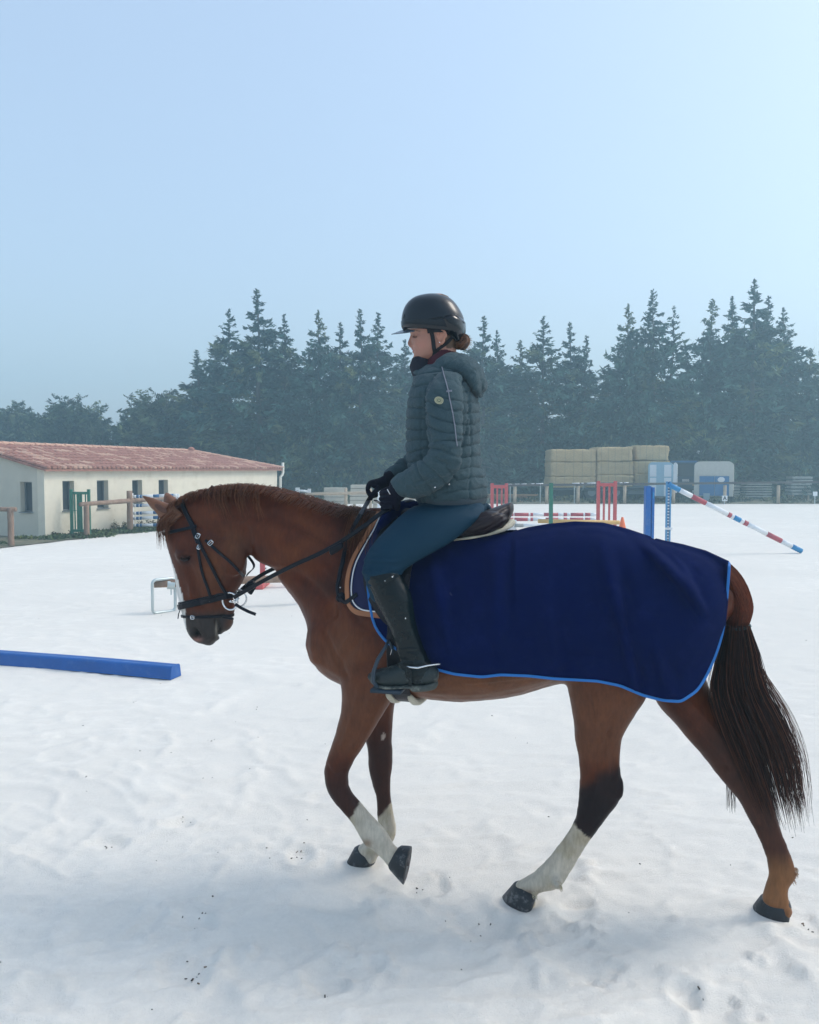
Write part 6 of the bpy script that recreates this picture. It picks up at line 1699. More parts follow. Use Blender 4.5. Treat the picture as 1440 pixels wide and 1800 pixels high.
for s in (1, -1): 
    l = []
    for q in shrink(LEG, .72, .72):
        A = H(q[0], q[1], q[5]); B = H(q[2], q[3], q[5]); l.append((Vector((A.x, A.y * s, A.z)), Vector((B.x, B.y * s, B.z)), q[4], 0.0))
    bm_.loft_secs(l, 20)
PV, PF_, PN = fuse(bm_, .0042, 4, .5)
px_, py_ = np_px(PV); latp = -PV[:, 1]
def gr(path, w):
    P = np.array(cr(path, 6)); return np.exp(-(np.min(np.hypot(px_[:, None] - P[None, :, 0], py_[:, None] - P[None, :, 1]), 1) / w) ** 2)
face = (px_ < 775) & (py_ < 640)
dsp = -.0028 * gr([(724, 616.3), (729, 616.8), (735, 615.5)], 1.0) * face - .004 * gr([(724, 590), (731, 590.5)], 2.6) * face * (np.abs(latp) > .012) * (np.abs(latp) < .055)
dsp += .0022 * gr([(726, 592), (731, 593.2), (736, 592)], 1.6) * face * (np.abs(latp) > .012)
dsp -= .002 * gr([(725, 608), (731, 611), (735, 617)], 1.6) * face
PV = PV + PN * dsp[:, None]
me = mesh_from('body', PV - np.array(rider['_b']), PF_, [], smooth=True)
skin = np.repeat(np.array([[.40, .20, .145]]), len(PV), 0); nn = fbm(PV * 40, 3, 5); nn2 = fbm(PV * 14, 3, 8)
def sb(c, m):
    global skin
    m = np.clip(m, 0, 1)[:, None]; skin = skin * (1 - m) + np.array(c)[None] * m
sb((.46, .20, .15), .6 * face * np.exp(-(((px_ - 741) / 10) ** 2 + ((py_ - 606) / 9) ** 2)))
sb((.36, .13, .11), .8 * face * (gr([(725, 613.6), (730, 614)], 1.7) + gr([(727, 618.8), (731, 618.6)], 1.7)) * (np.abs(latp) < .026))
sb((.14, .05, .045), .8 * face * gr([(724.5, 616.3), (729, 616.8), (734, 615.6)], .75) * (np.abs(latp) < .03))
sb((.10, .055, .035), .95 * face * gr([(722, 582.5), (729, 580), (738, 582.5)], 1.3) * (np.abs(latp) > .010))
sb((.045, .025, .02), 1.3 * face * gr([(725.5, 591.6), (730, 593), (736.5, 591.2)], 1.1) * (np.abs(latp) > .010) * (np.abs(latp) < .058))
sb((.22, .11, .09), .5 * face * gr([(726, 588), (731, 587), (737, 588.5)], 1.8) * (np.abs(latp) > .010))
sb((.32, .14, .11), .5 * face * np.exp(-(((px_ - 719) / 3.5) ** 2 + ((py_ - 604) / 4) ** 2)))
sb((.10, .055, .03), sstep(772, 778, px_ + 2 * nn2) * (py_ < 612) * sstep(784, 786, px_ + (612 - py_) * .25))
skin *= (1 + .05 * nn + .06 * nn2)[:, None]
set_vcol(me, 'skin', np.clip(skin, .005, .8))
m_skin = M('skin', (0, 0, 0), rough=.5, vcol='skin', bump=.06, bscale=500, spec=.35); me.materials.append(m_skin)
m_skin.node_tree.nodes['Principled BSDF'].inputs['Subsurface Weight'].default_value = .12; m_skin.node_tree.nodes['Principled BSDF'].inputs['Subsurface Radius'].default_value = (.012, .004, .002)
o = bpy.data.objects.new('body', me); COL.objects.link(o); o.parent = rider
BP = BVHTree.FromPolygons([tuple(v) for v in PV], PF_)
def rp(name, mb, m, p=None, smooth=True, **k): return part(name, mb, m, p or rider, smooth=smooth, **k)
# ear
for s in (1, -1):
    c0 = on(776, 592, 0, BP)[0]; c = Vector((c0.x, c0.y * s, c0.z))
    rim = [c + Vector((.0195 * math.cos(a) * (1 if math.sin(a) > -.2 else .62) + .002, -.010 * s - .004 * s * math.cos(a), .027 * math.sin(a) - .002)) for a in np.linspace(-1.9, 3.9, 22)]
    e = MB().tube(rim, [.0042 + .0012 * math.sin(k * .3) for k in range(22)], 8); e.ell(c + Vector((.002, -.004 * s, 0)), (.017, 0, 0), (0, .006, 0), (0, 0, .024)); e.ell(c + Vector((-.004, -.009 * s, -.022)), (.007, 0, 0), (0, .005, 0), (0, 0, .009))
    e.tube([c + Vector((.010 * math.cos(a) + .003, -.012 * s, .014 * math.sin(a))) for a in np.linspace(-1.2, 2.6, 10)], .0025, 6)
    EV, EF, EN = fuse(e, .0016, 2); eb = MB(); eb.v = [tuple(v) for v in EV]; eb.f = EF; eb.m = [0] * len(EF)
    rp('ear', eb, M('ear_skin', (.44, .20, .13), rough=.5, var=.08, vscale=60))
    rp('earring', MB().ell(c + Vector((-.004, -.015 * s, -.024)), (.003, 0, 0), (0, .003, 0), (0, 0, .003), 8), m_steel)
# hair: nape, temple and bun
m_hair = M('auburn_hair', (.10, .045, .02), rough=.4, vcol='hair', spec=.5)
paths = []
for i in range(500):
    a = hr.random(); s = 1 if hr.random() < .6 else -1
    p0 = (782 + 10 * hr.random(), 572 + 12 * hr.random()); lt = (.066 - .012 * a)
    P = [H(p0[0], p0[1], s * lt), H(795, 586 + 6 * a, s * (.058 - .015 * a)), H(806, 594 + 5 * a, s * (.035 - .01 * a)), H(813, 599, s * .01)]
    Q = [Vector(v) for v in cr([tuple(v) for v in P], 3)]; paths.append((Q, .0011, .0007, hc((.085, .038, .017), .5)))
bc = H(813, 602)
for i in range(900):
    th = hr.uniform(0, 6.28); ph = hr.uniform(-1.35, 1.35); tw_ = hr.uniform(.8, 2.4); rr = .030 * hr.uniform(.82, 1.04); ax0 = hr.uniform(-.4, .4); pts = []
    for k in range(9):
        u = th + tw_ * k / 8; v = ph + .25 * math.sin(u * 2 + ax0)
        d = Vector((math.cos(v) * math.cos(u), math.sin(v), math.cos(v) * math.sin(u)))
        d = Vector((d.x * .9 + d.z * .25, d.y, d.z * .98)); pts.append(bc + d * rr * (1 + .10 * math.sin(5 * ph + u)))
    lightk = 1.0; paths.append((pts, .0012, .0008, hc((.15, .065, .028), .6)))
for i in range(50):
    u = hr.uniform(-1.2, 1.4); d = Vector((math.cos(u), hr.uniform(-.4, .4), math.sin(u))); p = bc + d * .028
    paths.append(([p, p + d * .006 + Vector((0, 0, .002)), p + d * hr.uniform(.008, .016) + Vector((0, 0, -.002))], .0006, .0003, hc((.3, .16, .07), .4)))
strands('hair', paths, m_hair, rider, kind='stuff')
rp('bun_core', MB().ell(bc, (.027, 0, 0), (0, .028, 0), (0, 0, .028)), M('hair_core', (.05, .022, .012), rough=.6))

# helmet
m_helm = M('gloss_black_shell', (.003, .007, .012), rough=.28, spec=.35, coat=.12); m_helm2 = M('gloss_black_panel', (.003, .006, .010), rough=.14, spec=.35, coat=.15)
hm = rp('helmet', MB().loft([(762, 516.6, 764, 516.6, .002, 0), (750, 517.6, 776, 518.2, .026, 0), (733, 522, 791, 524, .052, 0), (722, 529, 801, 533, .073, 0), (714, 539, 809, 545, .087, 0), (709.5, 550, 814, 556, .095, 0), (707.5, 560, 816, 566, .098, 0), (707, 568, 817, 573, .099, 0)], 40, 6, 2.2, cap0=False, cap1=False), m_helm)
part('lower_shell', MB().loft([(706.2, 567, 817.6, 571, .1005, 0), (706.4, 572, 818, 577, .1005, 0), (707.5, 577, 817.5, 583, .099, 0), (709, 580, 816, 588, .095, 0)], 40, 5, 2.2, cap0=False, cap1=False), m_helm2, hm, smooth=True)
part('nape_shell', MB().loft([(772, 566, 817.5, 566, .094, 0), (778, 578, 817.8, 578, .090, 0), (787, 589, 816, 588, .078, 0), (797, 597, 813, 594, .055, 0)], 30, 5, 2.2), m_helm2, hm, smooth=True)
part('shell_seam', MB().tube([Vector(v) for v in cr([tuple(H(q[0], q[1], q[2])) for q in ((708, 566, .02), (716, 564, .058), (735, 562, .088), (760, 560, .0995), (780, 556, .094), (797, 552, .075), (808, 560, .055), (817, 568, .02))], 5)], .0018, 5), m_helm2, hm, smooth=True)
part('front_vent', MB().ell(H(712, 556, .05), (.006, 0, .012), (0, .016, 0), (0, 0, .003)), m_helm2, hm, smooth=True)
# peak
V = []; n = 22
for layer in (0, 1):
    for k in range(n + 1):
        a = -1.25 + 2.5 * k / n; inner = H(713 + 26 * (1 - math.cos(a)) * .9, 577.5 + 5 * (1 - math.cos(a)), .084 * math.sin(a) / math.sin(1.25))
        out = H(688 + 40 * (1 - math.cos(a)), 587 - 4 * (1 - math.cos(a)), .098 * math.sin(a) / math.sin(1.25) * .92)
        V += [inner - Vector((0, 0, .004 * layer)), out - Vector((0, 0, .003 * layer))]
m2 = 2 * (n + 1); F = [(2 * k, 2 * k + 1, 2 * k + 3, 2 * k + 2) for k in range(n)] + [(m2 + 2 * k + 2, m2 + 2 * k + 3, m2 + 2 * k + 1, m2 + 2 * k) for k in range(n)] + [(2 * k + 1, m2 + 2 * k + 1, m2 + 2 * k + 3, 2 * k + 3) for k in range(n)] + [(2 * k + 2, m2 + 2 * k + 2, m2 + 2 * k, 2 * k) for k in range(n)] + [(0, m2, m2 + 1, 1), (2 * n + 1, m2 + 2 * n + 1, m2 + 2 * n, 2 * n)]
part('peak', MB().add(V, F), M('smoke_peak', (.05, .07, .09), rough=.25, spec=.6), hm, smooth=False)
m_web = M('black_webbing', (.003, .004, .007), rough=.8, bump=.3, bscale=300)
def hs_strap(P, w):
    pts, nr = path_on(P, .003, 5, BP)
    for s in (1, -1): part('chin_strap', MB().ribbon([Vector((p.x, p.y * s, p.z)) for p in pts], [Vector((q.x, q.y * s, q.z)) for q in nr], w, .003), m_web, hm)
hs_strap([(757, 577), (760, 588), (762, 600), (763, 611), (765, 620)], .016)
hs_strap([(797, 588), (790, 598), (781, 606), (772, 612), (765, 618)], .013)
hs_strap([(765, 618), (764, 626), (759, 633)], .018)
part('cradle', MB().ribbon(*[x for x in path_on([(752, 581), (770, 579), (785, 582), (797, 590)], .006, 5, BP)], .022, .004), m_web, hm)

# jacket
m_jack = M('grey_quilted_fabric', (.046, .080, .094), rough=.9, var=.16, vscale=150, bump=.5, bscale=260, sheen=.12, spec=.15)
jk = MB()
jk.loft([(757, 640, 815, 642, .075, 0), (738, 658, 828, 660, .135, 0), (729, 680, 835, 685, .185, 0), (722, 710, 840, 715, .195, 0), (719, 745, 842, 745, .178, 0), (718, 785, 841, 780, .168, 0), (721, 815, 843, 812, .170, 0), (729, 845, 851, 840, .182, 0), (735, 868, 855, 865, .190, 0), (737, 876, 853, 879, .178, 0)], 44, 5, 2.2)
JN = [(775, 655, 812, 668, .050, .15), (752, 680, 813, 685, .062, .19), (748, 715, 813, 715, .062, .215), (752, 755, 812, 752, .058, .235), (756, 788, 811, 790, .056, .245), (748, 803, 806, 822, .054, .245), (726, 818, 776, 856, .050, .225), (706, 831, 740, 874, .044, .195), (690, 842, 711, 874, .040, .17)]
JF = [(775, 655, 812, 668, .050, -.15), (757, 680, 813, 685, .062, -.19), (755, 720, 813, 715, .062, -.215), (756, 760, 810, 755, .058, -.235), (748, 778, 803, 792, .054, -.235), (728, 792, 768, 826, .050, -.20), (704, 806, 728, 842, .044, -.14), (678, 829, 695, 851, .038, -.07)]
jk.loft(JN, 24, 5); jk.loft(JF, 24, 5)
# collar stand
jk.loft([(725, 654, 768, 650, .062, 0), (728, 665, 775, 665, .085, 0), (730, 675, 780, 675, .10, 0)], 24, 4)
JV, JFc, JNn = fuse(jk, .0046, 4, .5)
jx, jy = np_px(JV); jl = -JV[:, 1]
def polyd(P, x, y):
    """distance to a pixel path, and the length along it"""
    P = np.array(P, float); best = np.full(len(x), 1e9); arc = np.zeros(len(x)); sd_ = np.zeros(len(x)); s0 = 0
    for a, b in zip(P[:-1], P[1:]):
        ab = b - a; Ln = np.hypot(*ab); t = np.clip(((x - a[0]) * ab[0] + (y - a[1]) * ab[1]) / Ln ** 2, 0, 1); d = np.hypot(x - a[0] - t * ab[0], y - a[1] - t * ab[1])
        m = d < best; best = np.where(m, d, best); arc = np.where(m, s0 + t * Ln, arc); s0 += Ln
    return best, arc
def centre(S): return [((q[0] + q[2]) / 2, (q[1] + q[3]) / 2) for q in S]
dn, an = polyd(centre(JN), jx, jy); df, af = polyd(centre(JF), jx, jy)
arm_n = (jl > .155) & (dn < 40) & ((jl > .19) | (jy > 800) | (dn < 30)); arm_n = arm_n | ((jl > .10) & (jx < 728) & (jy > 815)); arm_f = (jl < -.10) & (jx < 728) | ((jl < -.19))
d_ = np.zeros(len(JV))
def quilt(u, per, w=.16): 
    f = np.abs((u / per) % 1.0 - .5) * 2; return f       # 1 at the seam
wob = 5.5 * fbm(JV * 11, 3, 90)
us = jy + wob + .10 * (jx - 780) + 200
qs = np.abs(((us / 19.0) % 1.0) - .5) * 2
tor = ~(arm_n | arm_f)
d_ += np.where(tor, -.0058 * np.clip((qs - .78) / .22, 0, 1) ** 1.4 + .003 * (1 - qs ** 2), 0)
ang = np.arctan2(jl, (jx - 780) * .0023)
for vx in (808 + 0 * jy, ):
    dd = np.abs(jx - (826 - .0 * (jy - 740)) + 4 * fbm(JV * 9, 2, 91)); d_ += np.where(tor & (jy > 690), -.004 * np.exp(-(dd / 2.0) ** 2), 0)
dd = np.abs(jx - 742 + 3 * fbm(JV * 9, 2, 92)); d_ += np.where(tor & (jy > 690), -.003 * np.exp(-(dd / 2.0) ** 2), 0)
for arm, arc in ((arm_n, an), (arm_f, af)):
    u = arc + wob * 1.4 - (.25 * (jx - 780)) * (arc < 110); q = np.abs(((u / 19.5) % 1.0) - .5) * 2
    amp = np.where(arc < 40, .35, 1.0) * np.where(arc > 205, .25, 1.0)
    d_ += np.where(arm, amp * (-.0050 * np.clip((q - .76) / .24, 0, 1) ** 1.4 + .0026 * (1 - q ** 2)), 0)
# creases at the elbow and waist
P3 = JV * np.array([22, 14, 34]); d_ += .0034 * (1 - np.abs(fbm(P3, 3, 93)) * 2.5).clip(0, 1) * (np.exp(-((jx - 785) / 40) ** 2 - ((jy - 800) / 45) ** 2) + .6 * (jy > 830) + .25)
d_ += .0030 * fbm(JV * np.array([26, 20, 44]), 3, 94) + .0012 * fbm(JV * 75, 2, 95)
# seam where the sleeve is set in
P = np.array(cr([(760, 668), (748, 700), (752, 740), (758, 775)], 6)); dd = np.min(np.hypot(jx[:, None] - P[None, :, 0], jy[:, None] - P[None, :, 1]), 1); d_ -= .005 * np.exp(-(dd / 2.2) ** 2) * (jl > .12)
P = np.array(cr([(808, 668), (820, 690), (824, 720), (818, 760), (812, 785)], 6)); dd = np.min(np.hypot(jx[:, None] - P[None, :, 0], jy[:, None] - P[None, :, 1]), 1); d_ -= .006 * np.exp(-(dd / 2.6) ** 2) * (jl > .08)
JV = JV + JNn * (d_ * 1.15)[:, None]
ob_ = MB(); ob_.v = [tuple(v) for v in JV]; ob_.f = JFc; ob_.m = [0] * len(JFc)
jac = rp('jacket', ob_, m_jack); BJ = BVHTree.FromPolygons(ob_.v, ob_.f)
# hem band
part('hem_band', MB().loft([(736, 872, 855, 872, .183, 0), (737, 879, 854, 881, .181, 0)], 44, 3, 2.2, cap0=True, cap1=True), M('hem_knit', (.045, .065, .08), rough=.95, bump=.4, bscale=150), jac, smooth=True)
# hood hanging on the back
hd = MB()
hd.loft([(745, 668, 757, 672, .03, .085), (757, 648, 775, 668, .045, .075), (775, 628, 800, 672, .075, .045), (800, 621, 822, 682, .105, .01), (826, 628, 838, 697, .112, 0), (843, 643, 846, 697, .09, 0), (851, 660, 847, 688, .05, 0)], 30, 5, 2.2)
hd.loft([(745, 668, 757, 672, .03, -.085), (757, 648, 775, 668, .045, -.075), (775, 628, 800, 672, .075, -.045), (800, 621, 822, 682, .105, -.01)], 24, 5)
hd.ell(H(812, 632), (.035, 0, -.012), (0, .07, 0), (.006, 0, .016))
HVv, HFf, HNn = fuse(hd, .0045, 4)
hx_, hy_ = np_px(HVv); u = (hx_ - 757) * .75 + (hy_ - 640) * .85 + 4 * fbm(HVv * 12, 2, 96); q = np.abs(((u / 22) % 1) - .5) * 2
dq = -.0042 * np.clip((q - .8) / .2, 0, 1) + .0045 * (1 - np.abs(fbm(HVv * np.array([30, 16, 24]), 3, 97)) * 2.4).clip(0, 1) + .002 * fbm(HVv * 35, 3, 98)
P = np.array(cr([(760, 660), (790, 650), (815, 665), (835, 690)], 6)); dd = np.min(np.hypot(hx_[:, None] - P[None, :, 0], hy_[:, None] - P[None, :, 1]), 1)
dq -= .003 * np.exp(-(dd / 2.5) ** 2)
HVv = HVv + HNn * dq[:, None]
ob_ = MB(); ob_.v = [tuple(v) for v in HVv]; ob_.f = HFf; ob_.m = [0] * len(HFf); rp('hood', ob_, m_jack)
# neck warmer and dark front collar
m_maroon = M('maroon_collar', (.055, .007, .016), rough=.9, bump=.3, bscale=200); m_blk = M('black_knit', (.010, .012, .022), rough=.95, bump=.4, bscale=200)
rp('neck_warmer', MB().loft([(757, 630, 800, 613, .058, 0), (752, 636, 802, 619, .063, 0), (748, 646, 806, 632, .070, 0), (745, 660, 804, 648, .078, 0)], 26, 4), m_maroon)
rp('collar_lining', MB().loft([(723, 638, 756, 630, .050, 0), (721, 645, 762, 638, .060, 0), (724, 655, 766, 652, .066, 0), (730, 672, 766, 662, .07, 0)], 22, 4), m_blk)
rp('zip_front', MB().tube([H(727, 655, .03), H(737, 668, .075), H(733, 680, .085), H(726, 700, .085)], [.006, .010, .009, .003], 8, flat=.5), m_blk)
# reflective piping down the sleeve, zip pull, badge, pocket studs
def on_j(x, y, off): 
    r = on(x, y, off, BJ); return r
m_refl = M('silver_piping', (.20, .21, .26), rough=.4)
pts, nr = path_on([(777, 646), (781, 662), (786, 680), (790, 700), (795, 725), (799, 750), (801, 770), (803, 784)], .003, 6, BJ); 
rp('piping', MB().ribbon(pts, nr, .0035, .0025), m_refl, smooth=False)
r = on_j(789, 689, .006); rp('zip_pull', MB().obox(r[0], (.010, 0, .001), (0, .003, 0), (0, 0, .003)), m_refl, smooth=False)
r = on_j(773, 705, .009); n_ = (r[1] + Vector((-.15, -1.2, 0))).normalized(); tx = Vector((1, 0, 0)); tx = (tx - n_ * tx.x).normalized(); tz = n_.cross(tx); tz = tz if tz.z > 0 else -tz
def disc(c, r0, r1, h, k=28):
    V = []; 
    for i in range(k):
        a = 6.2832 * i / k; d = tx * math.cos(a) + tz * math.sin(a); V += [c + d * r0 + n_ * h, c + d * r1 + n_ * h, c + d * r1]
    return MB().add(V, [(3 * i, 3 * i + 1, 3 * ((i + 1) % k) + 1, 3 * ((i + 1) % k)) for i in range(k)] + [(3 * i + 1, 3 * i + 2, 3 * ((i + 1) % k) + 2, 3 * ((i + 1) % k) + 1) for i in range(k)])
m_bg = M('badge_green', (.10, .13, .08), rough=.7); m_bc = M('badge_cream', (.42, .42, .28), rough=.7)
bd = rp('badge', disc(r[0], .0, .0205, .002), m_bg, smooth=False)
part('badge_ring', disc(r[0], .017, .0195, .003), m_bc, bd); part('badge_ring', disc(r[0], .0095, .011, .003), m_bc, bd)
dots = MB()
for i in range(22):
    a = 6.2832 * i / 22; c = r[0] + (tx * math.cos(a) + tz * math.sin(a)) * .014 + n_ * .003; dots.obox(c, tx * .0011, tz * .0016, n_ * .0005)
o = part('badge_lettering', dots, m_bc, bd); o['kind'] = 'stuff'
hsil = [(-.006, .001), (-.004, .004), (-.002, .003), (.003, .003), (.006, .004), (.005, .001), (.004, -.004), (.003, -.001), (-.002, -.001), (-.003, -.004), (-.0035, .0)]
part('badge_horse', MB().add([r[0] + tx * a + tz * b + n_ * .0035 for a, b in hsil], [tuple(range(len(hsil)))]), m_bc, bd)
for q in ((765, 855), (790, 852)):
    r = on_j(q[0], q[1], .004)
    if r: rp('pocket_stud', MB().ell(r[0], (.004, 0, 0), (0, .003, 0), (0, 0, .004), 8), m_steel)
for P, w_ in (([(735, 850), (750, 846), (765, 838)], .010),):
    pts, nr = path_on(P, .002, 5, BJ); rp('pocket_flap', MB().ribbon(pts, nr, w_, .004), m_jack, smooth=False)

# breeches
m_bree = M('teal_breeches', (.004, .030, .056), rough=.7, var=.08, vscale=5, bump=.12, bscale=300, sheen=.0, spec=.15)
bb = MB(); bb.loft([(738, 868, 850, 868, .165, 0), (738, 884, 853, 886, .170, 0), (748, 897, 853, 900, .155, 0), (765, 908, 845, 912, .12, 0)], 32, 4, 2.2)
TH = [(762, 884, 852, 893, .090, .08), (733, 888, 848, 908, .088, .13), (708, 903, 822, 930, .086, .185), (683, 926, 790, 956, .080, .235), (659, 952, 752, 977, .072, .28), (644, 978, 722, 995, .064, .31), (638, 1002, 706, 1010, .058, .33), (645, 1024, 704, 1026, .053, .335), (652, 1050, 704, 1050, .045, .335)]
for s in (1, -1):
    l = []
    for q in cr(TH, 5):
        A = H(q[0], q[1], q[5]); B = H(q[2], q[3], q[5]); l.append((Vector((A.x, A.y * s, A.z)), Vector((B.x, B.y * s, B.z)), q[4], 0.0))
    bb.loft_secs(l, 26, 2.1)
BVv, BF, BN = fuse(bb, .006, 6)
bx_, by_ = np_px(BVv); kn = np.exp(-((bx_ - 665) / 35) ** 2 - ((by_ - 1000) / 26) ** 2)
bd_ = .0035 * (np.exp(-((bx_ - 835) / 22) ** 2 - ((by_ - 900) / 22) ** 2) + np.exp(-((bx_ - 740) / 20) ** 2 - ((by_ - 885) / 16) ** 2)) * (1 - np.abs(fbm(BVv * np.array([30, 10, 22]), 2, 109)) * 2.5).clip(0, 1) + .009 * kn * (1 - np.abs(fbm(BVv * np.array([10, 8, 45]), 2, 99)) * 2.5).clip(0, 1) + .0012 * fbm(BVv * 10, 2, 100)
for path in ([(735, 884), (700, 905), (668, 940)], [(850, 886), (846, 905), (830, 920)], [(640, 990), (650, 1010), (662, 1018)]):
    P = np.array(cr(path, 6)); d = np.min(np.hypot(bx_[:, None] - P[None, :, 0], by_[:, None] - P[None, :, 1]), 1); bd_ -= .002 * np.exp(-(d / 3) ** 2)
BVv = BVv + BN * bd_[:, None]
ob_ = MB(); ob_.v = [tuple(v) for v in BVv]; ob_.f = BF; ob_.m = [0] * len(BF); rp('breeches', ob_, m_bree)

# boots
m_boot = M('black_boot_leather', (.002, .007, .009), rough=.22, var=.3, vscale=9, bump=.16, bscale=90, spec=.25, dust=(.02, .035, .035), dscale=9, damt=.2)
m_bfoot = M('muddy_boot_foot', (.006, .016, .018), rough=.55, var=.3, vscale=9, bump=.3, bscale=90, dust=(.28, .30, .25), dscale=11, damt=.75)
m_bsole = M('boot_sole', (.05, .06, .055), rough=.8, var=.3, vscale=30, dust=(.40, .40, .33), dscale=14, damt=.8)
for s in (1, -1):
    def S(st, off=0):
        l = []
        for q in cr(st, 5):
            A = H(q[0], q[1], q[5]); B = H(q[2], q[3], q[5]); l.append((Vector((A.x, A.y * s, A.z)), Vector((B.x, B.y * s, B.z)), q[4], 0.0))
        return l
    sh = MB().loft_secs(S([(644, 1012, 702, 1004, .058, .335), (649, 1030, 711, 1022, .059, .337), (661, 1056, 722, 1046, .059, .338), (674, 1080, 727, 1075, .057, .338), (688, 1108, 732, 1102, .051, .338), (697, 1135, 741, 1130, .044, .338), (703, 1158, 750, 1156, .041, .338), (700, 1172, 760, 1172, .042, .338), (700, 1190, 763, 1192, .042, .338)]), 28, 2.15)
    ft = [(763, 1172, 764, 1200, .030, .338), (748, 1166, 750, 1203, .039, .338), (725, 1162, 725, 1204, .042, .338), (700, 1168, 700, 1205, .043, .338), (678, 1174, 680, 1204, .045, .338), (660, 1179, 663, 1200, .040, .338), (651, 1184, 653, 1195, .026, .338)]
    shaft = sh
    BV2, BF2, BN2 = fuse(shaft, .0045, 4); x2, y2 = np_px(np.stack([BV2[:, 0], BV2[:, 1] * s, BV2[:, 2]], 1))
    dz = .0030 * (1 - np.abs(fbm(BV2 * np.array([14, 9, 40]), 3, 101)) * 2.6).clip(0, 1) * (.35 + (y2 > 1140) * 1.0)
    for path in ([(690, 1024), (706, 1042), (712, 1050)], [(722, 1050), (726, 1085), (736, 1120), (748, 1160)], [(652, 1030), (668, 1062), (690, 1110)]):
        P = np.array(cr(path, 6)); d = np.min(np.hypot(x2[:, None] - P[None, :, 0], y2[:, None] - P[None, :, 1]), 1); dz -= .003 * np.exp(-(d / 1.6) ** 2)
    BV2 = BV2 + BN2 * dz[:, None]; ob_ = MB(); ob_.v = [tuple(v) for v in BV2]; ob_.f = BF2; ob_.m = [0] * len(BF2)
    bt = rp('boot', ob_, m_boot)
    fo = MB().loft_secs(S(ft), 24, 2.3); FV, FF, FN = fuse(fo, .004, 4); FV = FV + FN * (.0028 * (1 - np.abs(fbm(FV * np.array([40, 20, 14]), 3, 103)) * 2.6).clip(0, 1))[:, None]
    ob_ = MB(); ob_.v = [tuple(v) for v in FV]; ob_.f = FF; ob_.m = [0] * len(FF); part('foot_upper', ob_, m_bfoot, bt, smooth=True)
    part('sole', MB().loft_secs(S([(764, 1196, 764, 1211, .030, .338), (750, 1200, 750, 1213, .042, .338), (730, 1201, 730, 1213, .044, .338), (722, 1201, 722, 1207, .042, .338), (700, 1202, 700, 1208, .046, .338), (676, 1201, 677, 1207, .048, .338), (658, 1195, 660, 1200, .036, .338), (650, 1189, 651, 1193, .018, .338)]), 20, 3.2), m_bsole, bt, smooth=True)
    def SP(x, y, l): p = H(x, y, l); return Vector((p.x, p.y * s, p.z))
    part('knee_strap', MB().ribbon([SP(676, 1024, .400), SP(690, 1015, .405), (SP(700, 1011, .395))], [Vector((0, -s, .1))] * 3, .016, .004), m_boot, bt)
    part('stud', MB().ell(SP(690, 1014, .408), (.0035, 0, 0), (0, .003, 0), (0, 0, .0035), 8), m_steel, bt, smooth=True)
    part('stud', MB().ell(SP(677, 1021, .404), (.0025, 0, 0), (0, .002, 0), (0, 0, .0025), 8), m_steel, bt, smooth=True)
    part('stud', MB().ell(SP(713, 1087, .396), (.003, 0, 0), (0, .002, 0), (0, 0, .003), 8), m_steel, bt, smooth=True)
    part('spur', MB().tube([SP(711, 1171, .385), SP(722, 1173, .388), SP(735, 1174, .386), SP(752, 1170, .378), SP(766, 1168, .345), SP(774, 1167, .340)], [.003, .0035, .004, .003, .003, .0035], 7), m_steel, bt, smooth=True)
    part('spur_strap', MB().ribbon([SP(700, 1166, .386), SP(712, 1172, .390), SP(722, 1180, .392), SP(722, 1195, .390), SP(721, 1206, .388)], [Vector((0, -s, 0))] * 5, .012, .004), m_boot, bt)
    # stirrup and leather belong to the saddle
    st_ = part('stirrup', MB().tube([SP(684, 1124, .335), SP(676, 1140, .382), SP(664, 1160, .395), SP(657, 1180, .395), SP(656, 1198, .392), SP(664, 1209, .385)], [.005, .007, .008, .0085, .009, .009], 8, flat=.7).tube([SP(684, 1124, .335), SP(690, 1140, .292), SP(694, 1165, .28), SP(700, 1190, .28), SP(703, 1209, .285)], .007, 8).obox(SP(684, 1210, .335), (.058, 0, 0), (0, .055, 0), (0, 0, .006)), M('stirrup_composite', (.012, .03, .05), rough=.5), sd, smooth=True)
    part('stirrup_leather', MB().ribbon([SP(718, 1010, .31), SP(708, 1050, .32), SP(695, 1095, .33), SP(684, 1126, .335)], [Vector((0, -s, 0))] * 4, .02, .004), m_lea, sd)
    part('leather_buckle', MB().obox(SP(688, 1146, .352), (.003, 0, .010), (0, .003, 0), (0, 0, .002)), m_steel, sd)

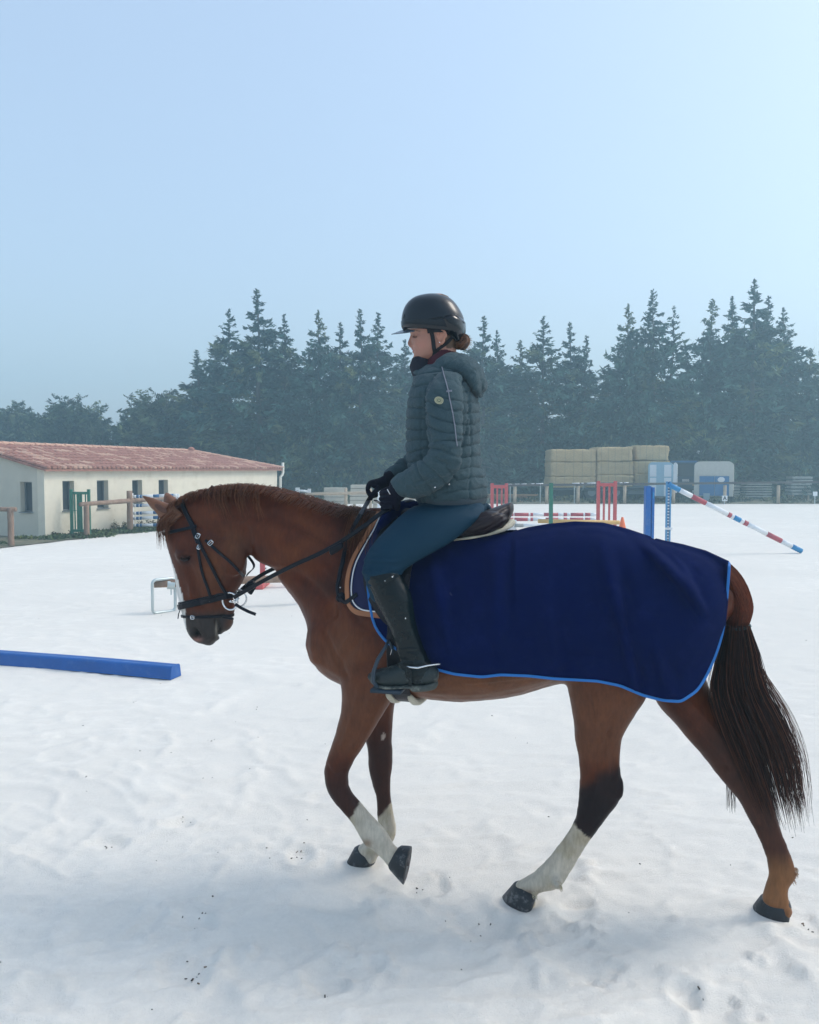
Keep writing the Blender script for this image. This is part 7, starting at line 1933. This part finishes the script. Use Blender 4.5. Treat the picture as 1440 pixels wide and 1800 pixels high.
# gloves: palm and five separate fingers, closed on the reins
m_glove = M('black_glove', (.003, .003, .012), rough=.8, bump=.3, bscale=160, spec=.15)
def V3(x, y, l): return H(x, y, l)
def glove(wr, palm, fingers, thumb):
    g_ = MB(); g_.loft(wr + palm, 18, 4)
    for f in fingers + [thumb]:
        P = [Vector(v) for v in cr([tuple(V3(*q[:3])) for q in f], 4)]; rr = np.interp(np.linspace(0, 1, len(P)), np.linspace(0, 1, len(f)), [q[3] for q in f])
        g_.tube(P, list(rr), 10); g_.ell(P[-1], (rr[-1], 0, 0), (0, rr[-1], 0), (0, 0, rr[-1]), 8)
    GV_, GF_, GN_ = fuse(g_, .0023, 2); ob = MB(); ob.v = [tuple(v) for v in GV_]; ob.f = GF_; ob.m = [0] * len(GF_); return rp('glove', ob, m_glove)
# far (right) hand, palm down, knuckles forward
fing = []
for k, lt in enumerate((.012, -.010, -.031, -.050)):
    e = (0, -1.0, 0, 2)[k]
    fing.append([(661, 847 + e, lt, .0105), (651, 850 + e, lt, .0105), (646.5, 860 + e, lt, .0095), (652, 870 + e, lt, .009), (662, 869 + e, lt, .0082)])
glove([(686, 829, 692, 851, .028, -.05), (678, 834, 684, 856, .030, -.035)], [(666, 840, 672, 862, .038, -.02), (654, 843, 662, 860, .040, -.018)], fing, [(668, 856, .022, .012), (660, 864, .030, .0105), (654, 871, .026, .0095), (652, 877, .018, .0085)])
# near (left) hand, fist with thumb on top
fing = []
for k, dy in enumerate((0, 8.5, 17, 25)):
    z = dy; x = (0, -1, 0, 2)[k]
    fing.append([(690 + x * .5, 866 + z, .185, .0105), (678 + x, 866 + z, .178, .0105), (671 + x, 868.5 + z, .160, .0098), (674 + x, 870 + z, .142, .009), (683 + x, 871 + z, .138, .0082)])
glove([(693, 846, 713, 874, .032, .168), (688, 854, 704, 882, .033, .165)], [(682, 862, 704, 890, .030, .165), (679, 872, 702, 897, .027, .162)], fing, [(692, 862, .168, .012), (683, 860, .158, .0105), (676, 862, .150, .0095), (670, 866, .148, .0088)])
rp('glove_cuff', MB().loft([(692, 841, 714, 873, .036, .170), (686, 848, 707, 880, .037, .167)], 20, 4), m_glove)
rp('glove_cuff', MB().loft([(684, 827, 695, 852, .033, -.055), (677, 830, 688, 856, .034, -.04)], 20, 4), m_glove)
rp('glove_tab', MB().tube([H(681, 860, .203), H(683, 864, .206), H(686, 869, .205)], .0016, 5), m_white)
